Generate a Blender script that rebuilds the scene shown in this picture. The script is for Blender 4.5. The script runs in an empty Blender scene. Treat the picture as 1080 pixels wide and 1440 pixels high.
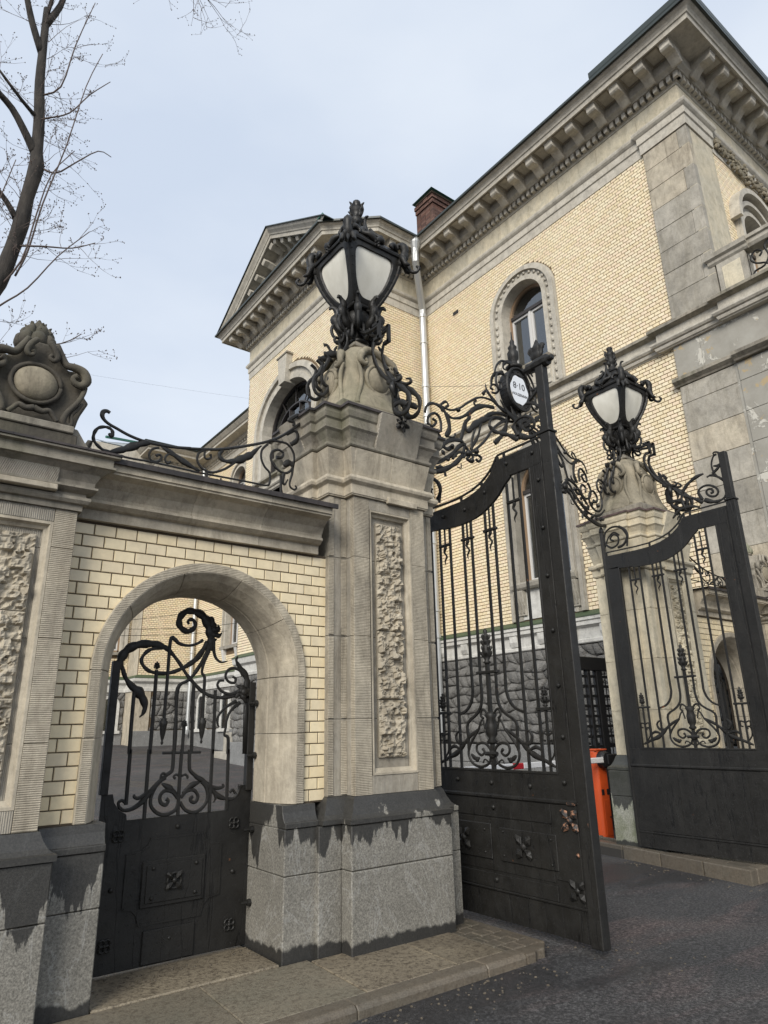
import bpy, bmesh, math, random
from math import sin, cos, pi, radians, sqrt, atan2
from mathutils import Vector, Matrix
random.seed(7)
SC = bpy.context.scene
COL = SC.collection
# ---------------------------------------------------------------- camera, sky, sun, exposure
cam = bpy.data.cameras.new('camera'); camo = bpy.data.objects.new('camera', cam); COL.objects.link(camo)
yaw, pitch, roll = radians(37.17), radians(17.908), radians(-1.206)
fw = Vector((sin(yaw)*cos(pitch), cos(yaw)*cos(pitch), sin(pitch)))
rt = Vector((cos(yaw), -sin(yaw), 0)); up = rt.cross(fw)
r2 = rt*cos(roll)+up*sin(roll); u2 = -rt*sin(roll)+up*cos(roll)
camo.matrix_world = Matrix((r2, u2, -fw)).transposed().to_4x4()
camo.location = (0, 0, 1.65)
cam.sensor_fit = 'VERTICAL'; cam.sensor_height = 24.0; cam.lens = 938.0/1440*24.0
cam.clip_start = 0.05; cam.clip_end = 2000
SC.camera = camo
SUN_EL, SUN_AZ = radians(42), radians(-62)     # azimuth from +Y towards +X
wd = bpy.data.worlds.new('World'); SC.world = wd; wd.use_nodes = True
nt = wd.node_tree; nt.nodes.clear()
def wn(t, **k):
    n = nt.nodes.new(t)
    for a, b in k.items(): setattr(n, a, b)
    return n
wo = wn('ShaderNodeOutputWorld'); bg = wn('ShaderNodeBackground'); sky = wn('ShaderNodeTexSky')
sky.sky_type = 'NISHITA'; sky.sun_disc = False; sky.sun_elevation = SUN_EL; sky.sun_rotation = SUN_AZ
sky.air_density = 1.0; sky.dust_density = 3.0; sky.altitude = 0
tc = wn('ShaderNodeTexCoord'); nz = wn('ShaderNodeTexNoise'); nz.inputs['Scale'].default_value = 1.6; nz.inputs['Detail'].default_value = 5
mp = wn('ShaderNodeMapping'); mp.inputs['Scale'].default_value = (1, 1, 2.4)
nt.links.new(tc.outputs['Generated'], mp.inputs[0]); nt.links.new(mp.outputs[0], nz.inputs['Vector'])
cr = wn('ShaderNodeValToRGB'); cr.color_ramp.elements[0].position = .36; cr.color_ramp.elements[1].position = .66
cr.color_ramp.elements[0].color = (.565, .638, .757, 1); cr.color_ramp.elements[1].color = (.70, .757, .838, 1)
nt.links.new(nz.outputs['Fac'], cr.inputs[0])
sc_ = wn('ShaderNodeVectorMath', operation='SCALE'); sc_.inputs['Scale'].default_value = 5.05
nt.links.new(cr.outputs[0], sc_.inputs[0])
mx = wn('ShaderNodeMix', data_type='RGBA'); mx.inputs[0].default_value = .93
nt.links.new(sky.outputs[0], mx.inputs[6]); nt.links.new(sc_.outputs[0], mx.inputs[7])
nt.links.new(mx.outputs[2], bg.inputs[0]); bg.inputs[1].default_value = .1
nt.links.new(bg.outputs[0], wo.inputs[0])
sl = bpy.data.lights.new('sun', 'SUN'); sl.energy = 1.5; sl.angle = radians(30); sl.color = (1, .955, .88)
slo = bpy.data.objects.new('sun', sl); COL.objects.link(slo)
sd = Vector((sin(SUN_AZ)*cos(SUN_EL), cos(SUN_AZ)*cos(SUN_EL), sin(SUN_EL)))
sd = Vector((-.82, -.60, .62)).normalized()
slo.rotation_euler = sd.to_track_quat('Z', 'Y').to_euler()
sky.sun_elevation = math.asin(sd.z); sky.sun_rotation = atan2(sd.x, sd.y)
slo.location = (0, -10, 30)
SC.view_settings.view_transform = 'Standard'; SC.view_settings.look = 'None'
SC.view_settings.gamma = 1; SC.view_settings.use_curve_mapping = False
SC.view_settings.exposure = 1.22
SC.cycles.max_bounces = 6; SC.cycles.diffuse_bounces = 3; SC.cycles.use_denoising = True

# ---------------------------------------------------------------- materials
class NT:
    def __init__(s, name):
        s.m = bpy.data.materials.new(name); s.m.use_nodes = True; s.t = s.m.node_tree
        s.b = s.t.nodes['Principled BSDF']; s.pos = None
    def n(s, t, **k):
        n = s.t.nodes.new(t)
        for a, b in k.items(): setattr(n, a, b)
        return n
    def l(s, a, b): s.t.links.new(a, b)
    def P(s, scale=(1, 1, 1)):
        g = s.n('ShaderNodeNewGeometry'); m = s.n('ShaderNodeMapping'); m.inputs['Scale'].default_value = scale
        s.l(g.outputs['Position'], m.inputs[0]); return m.outputs[0]
    def noise(s, sc, det=4, stretch=(1, 1, 1), rough=.6, dist=0):
        n = s.n('ShaderNodeTexNoise'); n.inputs['Scale'].default_value = sc; n.inputs['Detail'].default_value = det
        n.inputs['Roughness'].default_value = rough; n.inputs['Distortion'].default_value = dist
        s.l(s.P(stretch), n.inputs['Vector']); return n.outputs['Fac']
    def ramp(s, f, *st):
        r = s.n('ShaderNodeValToRGB'); e = r.color_ramp.elements
        while len(e) < len(st): e.new(.5)
        for i, (p, c) in enumerate(st):
            e[i].position = p; e[i].color = (c, c, c, 1) if isinstance(c, (int, float)) else (*c, 1)
        s.l(f, r.inputs[0]); return r.outputs[0]
    def mix(s, f, a, b, mode='MIX'):
        x = s.n('ShaderNodeMix', data_type='RGBA', blend_type=mode)
        for i, v in ((0, f), (6, a), (7, b)):
            if hasattr(v, 'node'): s.l(v, x.inputs[i])
            else: x.inputs[i].default_value = v if i == 0 else (*v, 1)
        return x.outputs[2]
    def math(s, op, a, b=None):
        x = s.n('ShaderNodeMath', operation=op)
        for i, v in enumerate((a, b)):
            if v is None: continue
            if hasattr(v, 'node'): s.l(v, x.inputs[i])
            else: x.inputs[i].default_value = v
        return x.outputs[0]
    def color(s, c):
        if hasattr(c, 'node'): s.l(c, s.b.inputs['Base Color'])
        else: s.b.inputs['Base Color'].default_value = (*c, 1)
    def rough(s, r):
        if hasattr(r, 'node'): s.l(r, s.b.inputs['Roughness'])
        else: s.b.inputs['Roughness'].default_value = r
    def bump(s, h, dist=.01, st=.6, prev=None):
        b = s.n('ShaderNodeBump'); b.inputs['Distance'].default_value = dist; b.inputs['Strength'].default_value = st
        s.l(h, b.inputs['Height'])
        if prev: s.l(prev, b.inputs['Normal'])
        s.l(b.outputs[0], s.b.inputs['Normal']); return b.outputs[0]
    def sep(s, i):
        x = s.n('ShaderNodeSeparateXYZ'); s.l(s.P(), x.inputs[0]); return x.outputs[i]
    def rnd(s):
        o = s.n('ShaderNodeObjectInfo').outputs['Random']; g = s.n('ShaderNodeNewGeometry').outputs['Random Per Island']
        return s.math('FRACT', s.math('ADD', o, g))

def stone(name, a, b, dark, tool=None, tsc=75, dirt=.68, island=.12, green=0):
    k = NT(name)
    c = k.mix(k.ramp(k.noise(1.7, 6, dist=.6), (.32, 0), (.68, 1)), a, b)
    r = k.rnd(); v = k.ramp(r, (0, 1-island), (1, 1+island*.6))
    c = k.mix(1.0, c, v, 'MULTIPLY')
    s1 = k.ramp(k.noise(3.1, 7, (1, 1, .22), .7, .8), (.45, 0), (.72, 1))
    c = k.mix(k.math('MULTIPLY', s1, dirt), c, dark)
    s2 = k.ramp(k.noise(26, 4), (.35, .92), (.62, 1.03)); c = k.mix(1.0, c, s2, 'MULTIPLY')
    s5 = k.ramp(k.noise(6.5, 6, (1, 1, .8), .7, .5), (.34, .80), (.5, 1), (.66, 1.12)); c = k.mix(1.0, c, s5, 'MULTIPLY')
    s3 = k.ramp(k.noise(9, 5, (1, 1, .12), .75), (.55, 0), (.75, 1)); c = k.mix(k.math('MULTIPLY', s3, dirt*.75), c, tuple(x*.55 for x in dark))
    if green:
        s4 = k.ramp(k.noise(1.1, 5, (1, 1, .6), .7), (.5, 0), (.66, 1)); c = k.mix(k.math('MULTIPLY', s4, green), c, (.10, .105, .05))
    k.color(c); k.rough(.88)
    h = k.math('ADD', k.noise(30, 6, rough=.7), k.math('MULTIPLY', k.noise(4, 4), .8))
    pv = k.bump(h, .012, .45)
    if tool:
        w = k.n('ShaderNodeTexWave'); w.wave_type = 'BANDS'; w.bands_direction = 'Z' if tool == 'h' else 'X'
        w.inputs['Scale'].default_value = tsc/6.283*2; w.inputs['Distortion'].default_value = 1.6; w.inputs['Detail'].default_value = 2; w.inputs['Detail Scale'].default_value = 1.5
        if tool == 'h': k.l(k.P((.15, .15, 1)), w.inputs['Vector'])
        else:
            sx = k.math('ADD', k.sep(0), k.sep(1)); cmb = k.n('ShaderNodeCombineXYZ'); k.l(sx, cmb.inputs[0]); k.l(k.math('MULTIPLY', k.sep(2), .12), cmb.inputs[2]); k.l(cmb.outputs[0], w.inputs['Vector'])
        k.bump(w.outputs[0], .005, .6, pv)
        c2 = k.mix(k.ramp(w.outputs[0], (0, .26), (.4, 0)), c, tuple(x*.5 for x in dark)); k.color(c2)
    return k.m
S1, S2, SD = (.50, .44, .335), (.375, .335, .265), (.15, .125, .09)
M = {}
M['stone'] = stone('sandstone', S1, S2, SD)
M['stone_h'] = stone('sandstone_tooled_level', S1, S2, SD, 'h', 80)
M['stone_v'] = stone('sandstone_tooled_upright', S2, (.36, .335, .285), SD, 'v', 80)
M['stone_mid'] = stone('sandstone_aged', (.33, .285, .205), (.20, .178, .13), (.07, .06, .042), dirt=.8, green=.35)
M['stone_black'] = stone('black_crusted_sandstone', (.125, .108, .08), (.065, .058, .046), (.022, .02, .016), dirt=.9, green=.3)
M['stone_dark'] = stone('sandstone_weathered', (.33, .295, .235), (.24, .22, .18), (.075, .065, .05), dirt=.85, green=.45)
M['stone_grey'] = stone('grey_stone', (.41, .38, .32), (.29, .27, .23), (.17, .15, .11), dirt=.6, island=.24)
M['stone_band'] = stone('cornice_stone', (.50, .465, .39), (.44, .41, .35), (.24, .21, .16), dirt=.38)
M['stone_cream'] = stone('cream_stone', (.58, .51, .37), (.50, .46, .36), (.27, .24, .17), dirt=.45)
M['stone_white'] = stone('pale_plaster', (.62, .61, .57), (.54, .53, .49), (.3, .28, .24), dirt=.3)
M['stone_moss'] = stone('mossy_stone', (.36, .35, .27), (.22, .23, .14), (.06, .065, .04), dirt=.95, green=.75)
M['soffit'] = stone('soffit_stone', (.33, .29, .23), (.27, .24, .19), (.12, .10, .08), dirt=.5)

def granite(name, wet=True, base=(.152, .144, .124), green=0):
    k = NT(name)
    sp = k.ramp(k.noise(85, 3, rough=.8), (.34, .55), (.5, 1.0), (.68, 1.6))
    c = k.mix(1.0, k.mix(k.ramp(k.noise(2.2, 4), (.3, 0), (.7, 1)), base, tuple(x*1.3 for x in base)), sp, 'MULTIPLY')
    vein = k.ramp(k.noise(3.2, 5, (1, .6, .35), .6, 1.6), (.485, 0), (.5, 1), (.515, 0))
    c = k.mix(k.math('MULTIPLY', vein, .32), c, (.42, .42, .40))
    ve2 = k.ramp(k.noise(16, 5, (1, 1, .3), .8, .8), (.6, 0), (.72, 1)); c = k.mix(k.math('MULTIPLY', ve2, .28), c, (.48, .47, .44))
    if green:
        gm = k.ramp(k.noise(2.4, 6, rough=.7), (.38, 0), (.60, 1)); c = k.mix(k.math('MULTIPLY', gm, green), c, (.085, .10, .035))
    if wet:
        # rain-wet tongues hanging from the moulding and damp foot
        n1 = k.noise(7, 6, (1, 1, .16), .62, .25); n2 = k.noise(1.9, 3, (1, 1, .1))
        z = k.sep(2)
        e = k.math('ADD', k.math('MULTIPLY', k.math('SUBTRACT', n1, .5), .75), k.math('MULTIPLY', k.math('SUBTRACT', n2, .5), 1.5))
        top = k.math('GREATER_THAN', k.math('ADD', z, e), .87)
        top = k.ramp(k.math('ADD', z, e), (.825, 0), (.84, 1))
        low = k.ramp(k.math('ADD', z, k.math('MULTIPLY', k.noise(7, 4, (1, 1, .3)), .16)), (.265, 1), (.285, 0))
        cap = k.ramp(z, (1.0, 1), (1.03, 0))
        wetm = k.math('MAXIMUM', k.math('MULTIPLY', top, k.math('ADD', k.math('MULTIPLY', cap, .48), .46)), low)
        c = k.mix(k.math('MULTIPLY', wetm, .9), c, (.014, .014, .014))
        k.rough(k.ramp(wetm, (0, .72), (1, .42)))
    else: k.rough(.7)
    k.color(c); k.bump(k.noise(160, 3), .003, .35)
    return k.m
M['granite'] = granite('grey_granite')
M['granite_moss'] = granite('mossy_granite', True, (.26, .26, .22), .8)
M['granite_dry'] = granite('grey_granite_dry', False, (.16, .16, .155))

def brickm(name, a, b, c3, rough=.32):
    k = NT(name); r = k.rnd()
    c = k.ramp(r, (0, a), (.45, b), (.8, c3), (1, a))
    v = k.ramp(k.noise(14, 4), (.3, .88), (.7, 1.05)); c = k.mix(1.0, c, v, 'MULTIPLY')
    d = k.ramp(k.noise(.55, 5, (1, 1, .5), .7), (.5, 0), (.8, 1)); c = k.mix(k.math('MULTIPLY', d, .16), c, (.36, .28, .17))
    k.color(c); k.rough(rough); k.bump(k.noise(60, 3), .002, .25); return k.m
M['brick'] = brickm('yellow_glazed_brick', (.76, .635, .41), (.82, .72, .51), (.79, .64, .46))
M['brick_near'] = brickm('cream_glazed_brick', (.73, .605, .385), (.77, .655, .435), (.69, .585, .40), .3)
k = NT('brown_mortar'); k.color(k.mix(k.noise(9), (.13, .095, .06), (.07, .055, .04))); k.rough(.95); k.bump(k.noise(120), .002, .4); M['mortar'] = k.m
k = NT('pale_brown_mortar'); k.color(k.mix(k.noise(5), (.17, .115, .06), (.10, .07, .04))); k.rough(.95); M['mortar2'] = k.m
k = NT('black_iron_paint'); k.b.inputs['Specular IOR Level'].default_value = .36
c = k.mix(k.ramp(k.noise(3, 5), (.3, 0), (.7, 1)), (.0095, .009, .008), (.018, .017, .015))
pit = k.ramp(k.noise(34, 5, rough=.75), (.60, 0), (.64, 1)); c = k.mix(k.math('MULTIPLY', pit, .7), c, (.006, .006, .006))
rs = k.ramp(k.math('MULTIPLY', k.noise(2.4, 6, rough=.7), k.noise(13, 4)), (.425, 0), (.46, 1)); c = k.mix(k.math('MULTIPLY', rs, .75), c, (.20, .075, .025))
cr1 = k.ramp(k.noise(5.5, 4, (1, 1, .10), .5, .25), (.490, 0), (.5, 1), (.510, 0)); c = k.mix(k.math('MULTIPLY', cr1, .85), c, (.003, .003, .003))
du = k.ramp(k.noise(7, 6, (1, 1, .25), .75), (.52, 0), (.75, 1)); c = k.mix(k.math('MULTIPLY', du, .3), c, (.042, .041, .037))
k.color(c); k.rough(k.ramp(k.noise(11, 5), (.3, .38), (.7, .68))); k.bump(k.math('SUBTRACT', k.math('SUBTRACT', k.noise(22, 5), k.math('MULTIPLY', pit, .5)), k.math('MULTIPLY', cr1, .6)), .004, .6); M['iron'] = k.m
k = NT('worn_copper_colour_paint'); c = k.mix(k.ramp(k.noise(30, 5), (.38, 0), (.50, 1)), (.33, .17, .10), (.02, .02, .02)); k.color(c); k.rough(.55); k.b.inputs['Metallic'].default_value = .3; M['worn'] = k.m
k = NT('frosted_lamp_glass'); k.color(k.mix(k.ramp(k.noise(5, 4, (1, 1, .5)), (.35, 0), (.7, 1)), (.60, .575, .49), (.74, .715, .63))); k.rough(.25)
k.b.inputs['Subsurface Weight'].default_value = 0; M['lampglass'] = k.m
k = NT('window_glass'); gl = k.n('ShaderNodeBsdfGlossy'); gl.inputs['Roughness'].default_value = .03; gl.inputs['Color'].default_value = (.9, .93, .95, 1); tp = k.n('ShaderNodeBsdfTransparent'); tp.inputs['Color'].default_value = (.82, .86, .86, 1)
fr_ = k.n('ShaderNodeFresnel'); fr_.inputs['IOR'].default_value = 2.5; ms = k.n('ShaderNodeMixShader'); k.l(fr_.outputs[0], ms.inputs[0]); k.l(tp.outputs[0], ms.inputs[1]); k.l(gl.outputs[0], ms.inputs[2]); k.l(ms.outputs[0], k.t.nodes['Material Output'].inputs[0])
wv = k.noise(1.6, 2); bp = k.n('ShaderNodeBump'); bp.inputs['Distance'].default_value = .02; bp.inputs['Strength'].default_value = .15; k.l(wv, bp.inputs['Height']); k.l(bp.outputs[0], gl.inputs['Normal']); M['glass'] = k.m
k = NT('curtain_cloth'); w = k.n('ShaderNodeTexWave'); w.inputs['Scale'].default_value = 3; w.inputs['Distortion'].default_value = 3; k.l(k.P((1, 1, .08)), w.inputs['Vector']); k.color(k.mix(w.outputs[0], (.52, .51, .46), (.74, .73, .69))); k.rough(.9); M['curtain'] = k.m
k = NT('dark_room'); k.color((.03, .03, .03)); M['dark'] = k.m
k = NT('brown_window_frame'); k.color(k.mix(k.noise(9, 4, (1, 1, .2)), (.20, .13, .08), (.30, .21, .13))); k.rough(.5); M['wframe'] = k.m
k = NT('dark_window_frame'); k.color((.035, .03, .028)); k.rough(.4); M['wframe_dark'] = k.m
k = NT('white_window_frame'); k.color((.55, .54, .52)); k.rough(.5); M['wframe_white'] = k.m
k = NT('asphalt')
sp = k.ramp(k.noise(48, 6, rough=.85), (.40, .3), (.5, .9), (.60, 2.9))
c = k.mix(k.ramp(k.noise(.8, 5, dist=.5), (.35, 0), (.65, 1)), (.034, .034, .035), (.055, .052, .051)); c = k.mix(1.0, c, sp, 'MULTIPLY')
rd = k.ramp(k.noise(1.3, 4, (.45, 1.6, 1), .6, .7), (.50, 0), (.66, 1)); c = k.mix(k.math('MULTIPLY', rd, .6), c, k.mix(1.0, (.085, .06, .056), sp, 'MULTIPLY'))
wt = k.ramp(k.noise(.62, 4, (.7, 1.4, 1)), (.50, 0), (.60, 1)); c = k.mix(k.math('MULTIPLY', wt, .6), c, (.017, .016, .017))
ck = k.ramp(k.noise(1.1, 5, rough=.55, dist=.8), (.4965, 0), (.5, 1), (.5035, 0)); c = k.mix(k.math('MULTIPLY', ck, .7), c, (.008, .008, .008))
wsp = k.ramp(k.noise(55, 1), (.79, 0), (.8, 1)); c = k.mix(wsp, c, (.4, .39, .36))
k.color(c); k.rough(k.ramp(wt, (0, .85), (1, .5))); k.bump(k.noise(60, 6, rough=.85), .014, 1.0); M['asphalt'] = k.m
def slab(name, a, b, c3, spots):
    k = NT(name); c = k.mix(k.ramp(k.noise(2.5, 5), (.3, 0), (.7, 1)), a, b)
    c = k.mix(1.0, c, k.ramp(k.rnd(), (0, .85), (1, 1.12)), 'MULTIPLY')
    s = k.ramp(k.noise(24, 7, rough=.8, dist=.3), (.49, 0), (.58, 1)); c = k.mix(k.math('MULTIPLY', s, spots), c, c3)
    s = k.ramp(k.noise(90, 3), (.35, .8), (.65, 1.15)); c = k.mix(1.0, c, s, 'MULTIPLY')
    k.color(c); k.rough(.55); k.bump(k.noise(40, 5), .006, .5); return k.m
M['slab'] = slab('pavement_stone', (.185, .158, .115), (.145, .132, .098), (.06, .046, .032), .55)
M['slab_rough'] = slab('rough_pavement_stone', (.22, .185, .13), (.15, .125, .09), (.05, .038, .026), .75)
M['sett'] = slab('brown_sett', (.13, .105, .08), (.09, .08, .06), (.035, .03, .022), .5)
M['kerb'] = slab('kerb_stone', (.135, .11, .08), (.10, .088, .068), (.06, .045, .03), .4)
k = NT('dirt_joint'); k.color((.035, .032, .028)); k.rough(.95); M['joint'] = k.m
k = NT('brown_black_coping'); k.color(k.mix(k.ramp(k.noise(6, 4), (.4, 0), (.6, 1)), (.022, .019, .018), (.05, .04, .037))); k.rough(.6); M['coping'] = k.m
k = NT('purple_brown_coping'); k.color(k.mix(k.ramp(k.noise(6, 4), (.4, 0), (.6, 1)), (.07, .045, .043), (.13, .09, .08))); k.rough(.6); M['coping2'] = k.m
k = NT('peeling_plaster'); c = k.mix(k.ramp(k.noise(1.6, 6, rough=.7), (.3, 0), (.7, 1)), (.34, .325, .285), (.24, .225, .19)); e = k.ramp(k.noise(2.1, 7, rough=.72, dist=.4), (.57, 0), (.60, 1)); c = k.mix(e, c, (.50, .48, .42)); e2 = k.ramp(k.noise(3.3, 6, rough=.7), (.60, 0), (.62, 1)); c = k.mix(k.math('MULTIPLY', e2, .8), c, (.40, .30, .16)); k.color(c); k.rough(.9); k.bump(e, .01, .6); M['peeling'] = k.m
k = NT('dark_roof_metal'); k.color(k.mix(k.noise(2), (.02, .024, .023), (.035, .05, .045))); k.rough(.45); M['roof'] = k.m
k = NT('green_copper'); k.color(k.mix(k.noise(3), (.025, .10, .07), (.05, .17, .12))); k.rough(.6); M['copper'] = k.m
k = NT('green_paint_flashing'); k.color(k.mix(k.noise(4), (.045, .07, .035), (.07, .095, .05))); k.rough(.6); M['greenpaint'] = k.m
k = NT('galvanised_metal'); k.color(k.mix(k.noise(4, 3, (1, 1, .3)), (.42, .43, .43), (.58, .59, .58))); k.rough(.42); k.b.inputs['Metallic'].default_value = .55; M['zinc'] = k.m
k = NT('red_chimney_brick'); c = k.ramp(k.rnd(), (0, (.12, .055, .038)), (.5, (.07, .038, .03)), (1, (.17, .095, .07))); k.color(c); k.rough(.9); k.bump(k.noise(40), .004, .5); M['redbrick'] = k.m
k = NT('rock_faced_stone'); c = k.mix(k.ramp(k.noise(3, 4), (.3, 0), (.7, 1)), (.27, .262, .245), (.16, .155, .145)); c = k.mix(1.0, c, k.ramp(k.rnd(), (0, .7), (1, 1.25)), 'MULTIPLY'); k.color(c); k.rough(.9); k.bump(k.noise(7, 9, rough=.72), .16, 1.0); M['rock'] = k.m
k = NT('bark'); c = k.mix(k.ramp(k.noise(14, 5, (1, 1, .3)), (.35, 0), (.65, 1)), (.02, .018, .016), (.05, .043, .036)); k.color(c); k.rough(.95); k.bump(k.noise(20, 5, (1, 1, .25)), .02, .8); M['bark'] = k.m
k = NT('twig_bark'); k.color((.10, .075, .065)); k.rough(.9); M['twig'] = k.m
k = NT('orange_paint'); k.color(k.mix(k.noise(3), (.62, .085, .015), (.5, .07, .015))); k.rough(.4); M['orange'] = k.m
k = NT('white_paint'); k.color((.72, .72, .72)); k.rough(.35); M['white'] = k.m
k = NT('red_paint'); k.color((.45, .02, .03)); k.rough(.35); M['red'] = k.m
k = NT('black_plastic'); k.color((.012, .012, .013)); k.rough(.45); M['black'] = k.m
k = NT('enamel_plate'); k.color(k.mix(k.noise(20), (.66, .69, .72), (.75, .77, .79))); k.rough(.25); M['enamel'] = k.m
k = NT('sign_ink'); k.color((.05, .05, .055)); M['ink'] = k.m

# ---------------------------------------------------------------- mesh helpers
class MB:
    def __init__(s, T=None): s.v = []; s.f = []; s.T = T
    def quad(s, a, b, c, d):
        n = len(s.v); s.v += [a, b, c, d]; s.f.append((n, n+1, n+2, n+3))
    def box(s, x0, x1, y0, y1, z0, z1):
        n = len(s.v)
        s.v += [(x0, y0, z0), (x1, y0, z0), (x1, y1, z0), (x0, y1, z0), (x0, y0, z1), (x1, y0, z1), (x1, y1, z1), (x0, y1, z1)]
        s.f += [tuple(n+i for i in q) for q in ((0, 3, 2, 1), (4, 5, 6, 7), (0, 1, 5, 4), (1, 2, 6, 5), (2, 3, 7, 6), (3, 0, 4, 7))]
        return s
    def prism(s, pts, ax, a, b):
        """extrude a 2D polygon along axis ax (0,1,2) from a to b"""
        n = len(s.v); k = len(pts)
        def P(p, t): return (t, p[0], p[1]) if ax == 0 else (p[0], t, p[1]) if ax == 1 else (p[0], p[1], t)
        s.v += [P(p, a) for p in pts]+[P(p, b) for p in pts]
        s.f.append(tuple(range(n, n+k))); s.f.append(tuple(range(n+2*k-1, n+k-1, -1)))
        for i in range(k): j = (i+1) % k; s.f.append((n+i, n+k+i, n+k+j, n+j))
        return s
    def strip(s, outer, inner, ax, a, b):
        """ring between two polylines of equal length, extruded"""
        for i in range(len(outer)-1): s.prism([outer[i], outer[i+1], inner[i+1], inner[i]], ax, a, b)
        return s
    def tube(s, pts, r, n=6, sub=0, flat=1, ser=0, caps=True):
        pts = [Vector(p) for p in pts]; rr = list(r) if isinstance(r, (list, tuple)) else [r]*len(pts)
        if len(rr) < len(pts): rr += [rr[-1]]*(len(pts)-len(rr))
        if sub and len(pts) > 2:
            q = []; qr = []
            for i in range(len(pts)-1):
                p0 = pts[max(i-1, 0)]; p1 = pts[i]; p2 = pts[i+1]; p3 = pts[min(i+2, len(pts)-1)]
                for j in range(sub):
                    t = j/sub
                    q.append(.5*((2*p1)+(p2-p0)*t+(2*p0-5*p1+4*p2-p3)*t*t+(3*p1-p0-3*p2+p3)*t**3)); qr.append(rr[i]*(1-t)+rr[i+1]*t)
            q.append(pts[-1]); qr.append(rr[-1]); pts, rr = q, qr
        base = len(s.v); side = None
        for i, p in enumerate(pts):
            d = (pts[min(i+1, len(pts)-1)]-pts[max(i-1, 0)])
            if d.length < 1e-9: d = Vector((0, 0, 1))
            d.normalize()
            if side is None:
                ref = s.axis if getattr(s, 'axis', None) is not None else (Vector((0, 0, 1)) if abs(d.z) < .9 else Vector((1, 0, 0)))
                side = ref
            side = (side-d*side.dot(d)); side = side.normalized() if side.length > 1e-6 else d.orthogonal().normalized()
            w = d.cross(side); R = rr[i]
            if ser: R *= .85+.34*abs(sin(i*.62))
            for j in range(n):
                a = 2*pi*(j+.5)/n
                s.v.append(tuple(p+side*(cos(a)*R*flat)+w*(sin(a)*R)))
        m = len(pts)
        for i in range(m-1):
            for j in range(n):
                k = (j+1) % n; s.f.append((base+i*n+j, base+i*n+k, base+(i+1)*n+k, base+(i+1)*n+j))
        if caps: s.f.append(tuple(base+j for j in range(n-1, -1, -1))); s.f.append(tuple(base+(m-1)*n+j for j in range(n)))
        return s
    def lathe(s, c, prof, n=12, ax=2, sq=False):
        b = len(s.v); ph = pi/4 if sq else 0
        for (r, z) in prof:
            for j in range(n):
                a = 2*pi*j/n+ph; p = (r*cos(a), r*sin(a))
                if ax == 2: q = (c[0]+p[0], c[1]+p[1], c[2]+z)
                elif ax == 1: q = (c[0]+p[0], c[1]+z, c[2]+p[1])
                else: q = (c[0]+z, c[1]+p[0], c[2]+p[1])
                s.v.append(q)
        for i in range(len(prof)-1):
            for j in range(n):
                k = (j+1) % n; s.f.append((b+i*n+j, b+i*n+k, b+(i+1)*n+k, b+(i+1)*n+j))
        s.f.append(tuple(b+j for j in range(n-1, -1, -1))); s.f.append(tuple(b+(len(prof)-1)*n+j for j in range(n)))
        return s
    def ball(s, c, r, n=10, m=6, sc=(1, 1, 1)):
        b = len(s.v)
        for i in range(m+1):
            t = pi*i/m
            for j in range(n):
                a = 2*pi*j/n; s.v.append((c[0]+r*sc[0]*sin(t)*cos(a), c[1]+r*sc[1]*sin(t)*sin(a), c[2]+r*sc[2]*cos(t)))
        for i in range(m):
            for j in range(n):
                k = (j+1) % n; s.f.append((b+i*n+j, b+i*n+k, b+(i+1)*n+k, b+(i+1)*n+j))
        return s
    def sweep(s, path, prof, closed=False, caps=True):
        """prof = [(outward offset, z)...]; outward is to the right of travel along path"""
        n = len(path); P = [Vector((p[0], p[1])) for p in path]; offs = []
        for i in range(n):
            if closed: a = P[i]-P[i-1]; b = P[(i+1) % n]-P[i]
            else:
                a = P[i]-P[i-1] if i else P[1]-P[0]; b = P[i+1]-P[i] if i < n-1 else P[-1]-P[-2]
            na = Vector((a.y, -a.x)).normalized(); nb = Vector((b.y, -b.x)).normalized()
            m = na+nb; m /= max(m.length_squared/2, .25); offs.append(m)
        base = len(s.v); k = len(prof)
        for i in range(n):
            for (o, z) in prof: q = P[i]+offs[i]*o; s.v.append((q.x, q.y, z))
        for i in range(n if closed else n-1):
            j = (i+1) % n
            for q in range(k-1): s.f.append((base+i*k+q, base+j*k+q, base+j*k+q+1, base+i*k+q+1))
        if not closed and caps:
            s.f.append(tuple(base+q for q in range(k))); s.f.append(tuple(base+(n-1)*k+q for q in range(k-1, -1, -1)))
        return s
    def obj(s, name, mat, parent=None, bevel=0, smooth=False, kind=None, label=None, rec=True, link=True):
        v = [s.T(p) for p in s.v] if s.T else s.v
        off = Vector((0, 0, 0))
        if parent is not None:
            q = parent
            while q is not None: off = off+q.location; q = q.parent
        if off.length: v = [(a[0]-off.x, a[1]-off.y, a[2]-off.z) for a in v]
        me = bpy.data.meshes.new(name); me.from_pydata(v, [], s.f)
        if rec:
            b = bmesh.new(); b.from_mesh(me); bmesh.ops.recalc_face_normals(b, faces=b.faces); b.to_mesh(me); b.free()
        if smooth:
            for p in me.polygons: p.use_smooth = True
        me.materials.append(M[mat])
        o = bpy.data.objects.new(name, me); COL.objects.link(o)
        if parent is not None: o.parent = parent
        if bevel:
            bv = o.modifiers.new('bevel', 'BEVEL'); bv.width = bevel; bv.segments = 1 if bevel < .01 else 2; bv.limit_method = 'ANGLE'; bv.angle_limit = radians(35)
        if kind: o['kind'] = kind
        if label: o['label'] = label
        return o
def thing(name, label, cat, loc=(0, 0, 0), group=None):
    o = bpy.data.objects.new(name, None); COL.objects.link(o); o.location = loc; o.empty_display_size = .2
    o['label'] = label; o['category'] = cat
    group = group or GROUPS.get(name)
    if group: o['group'] = group
    return o
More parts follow.
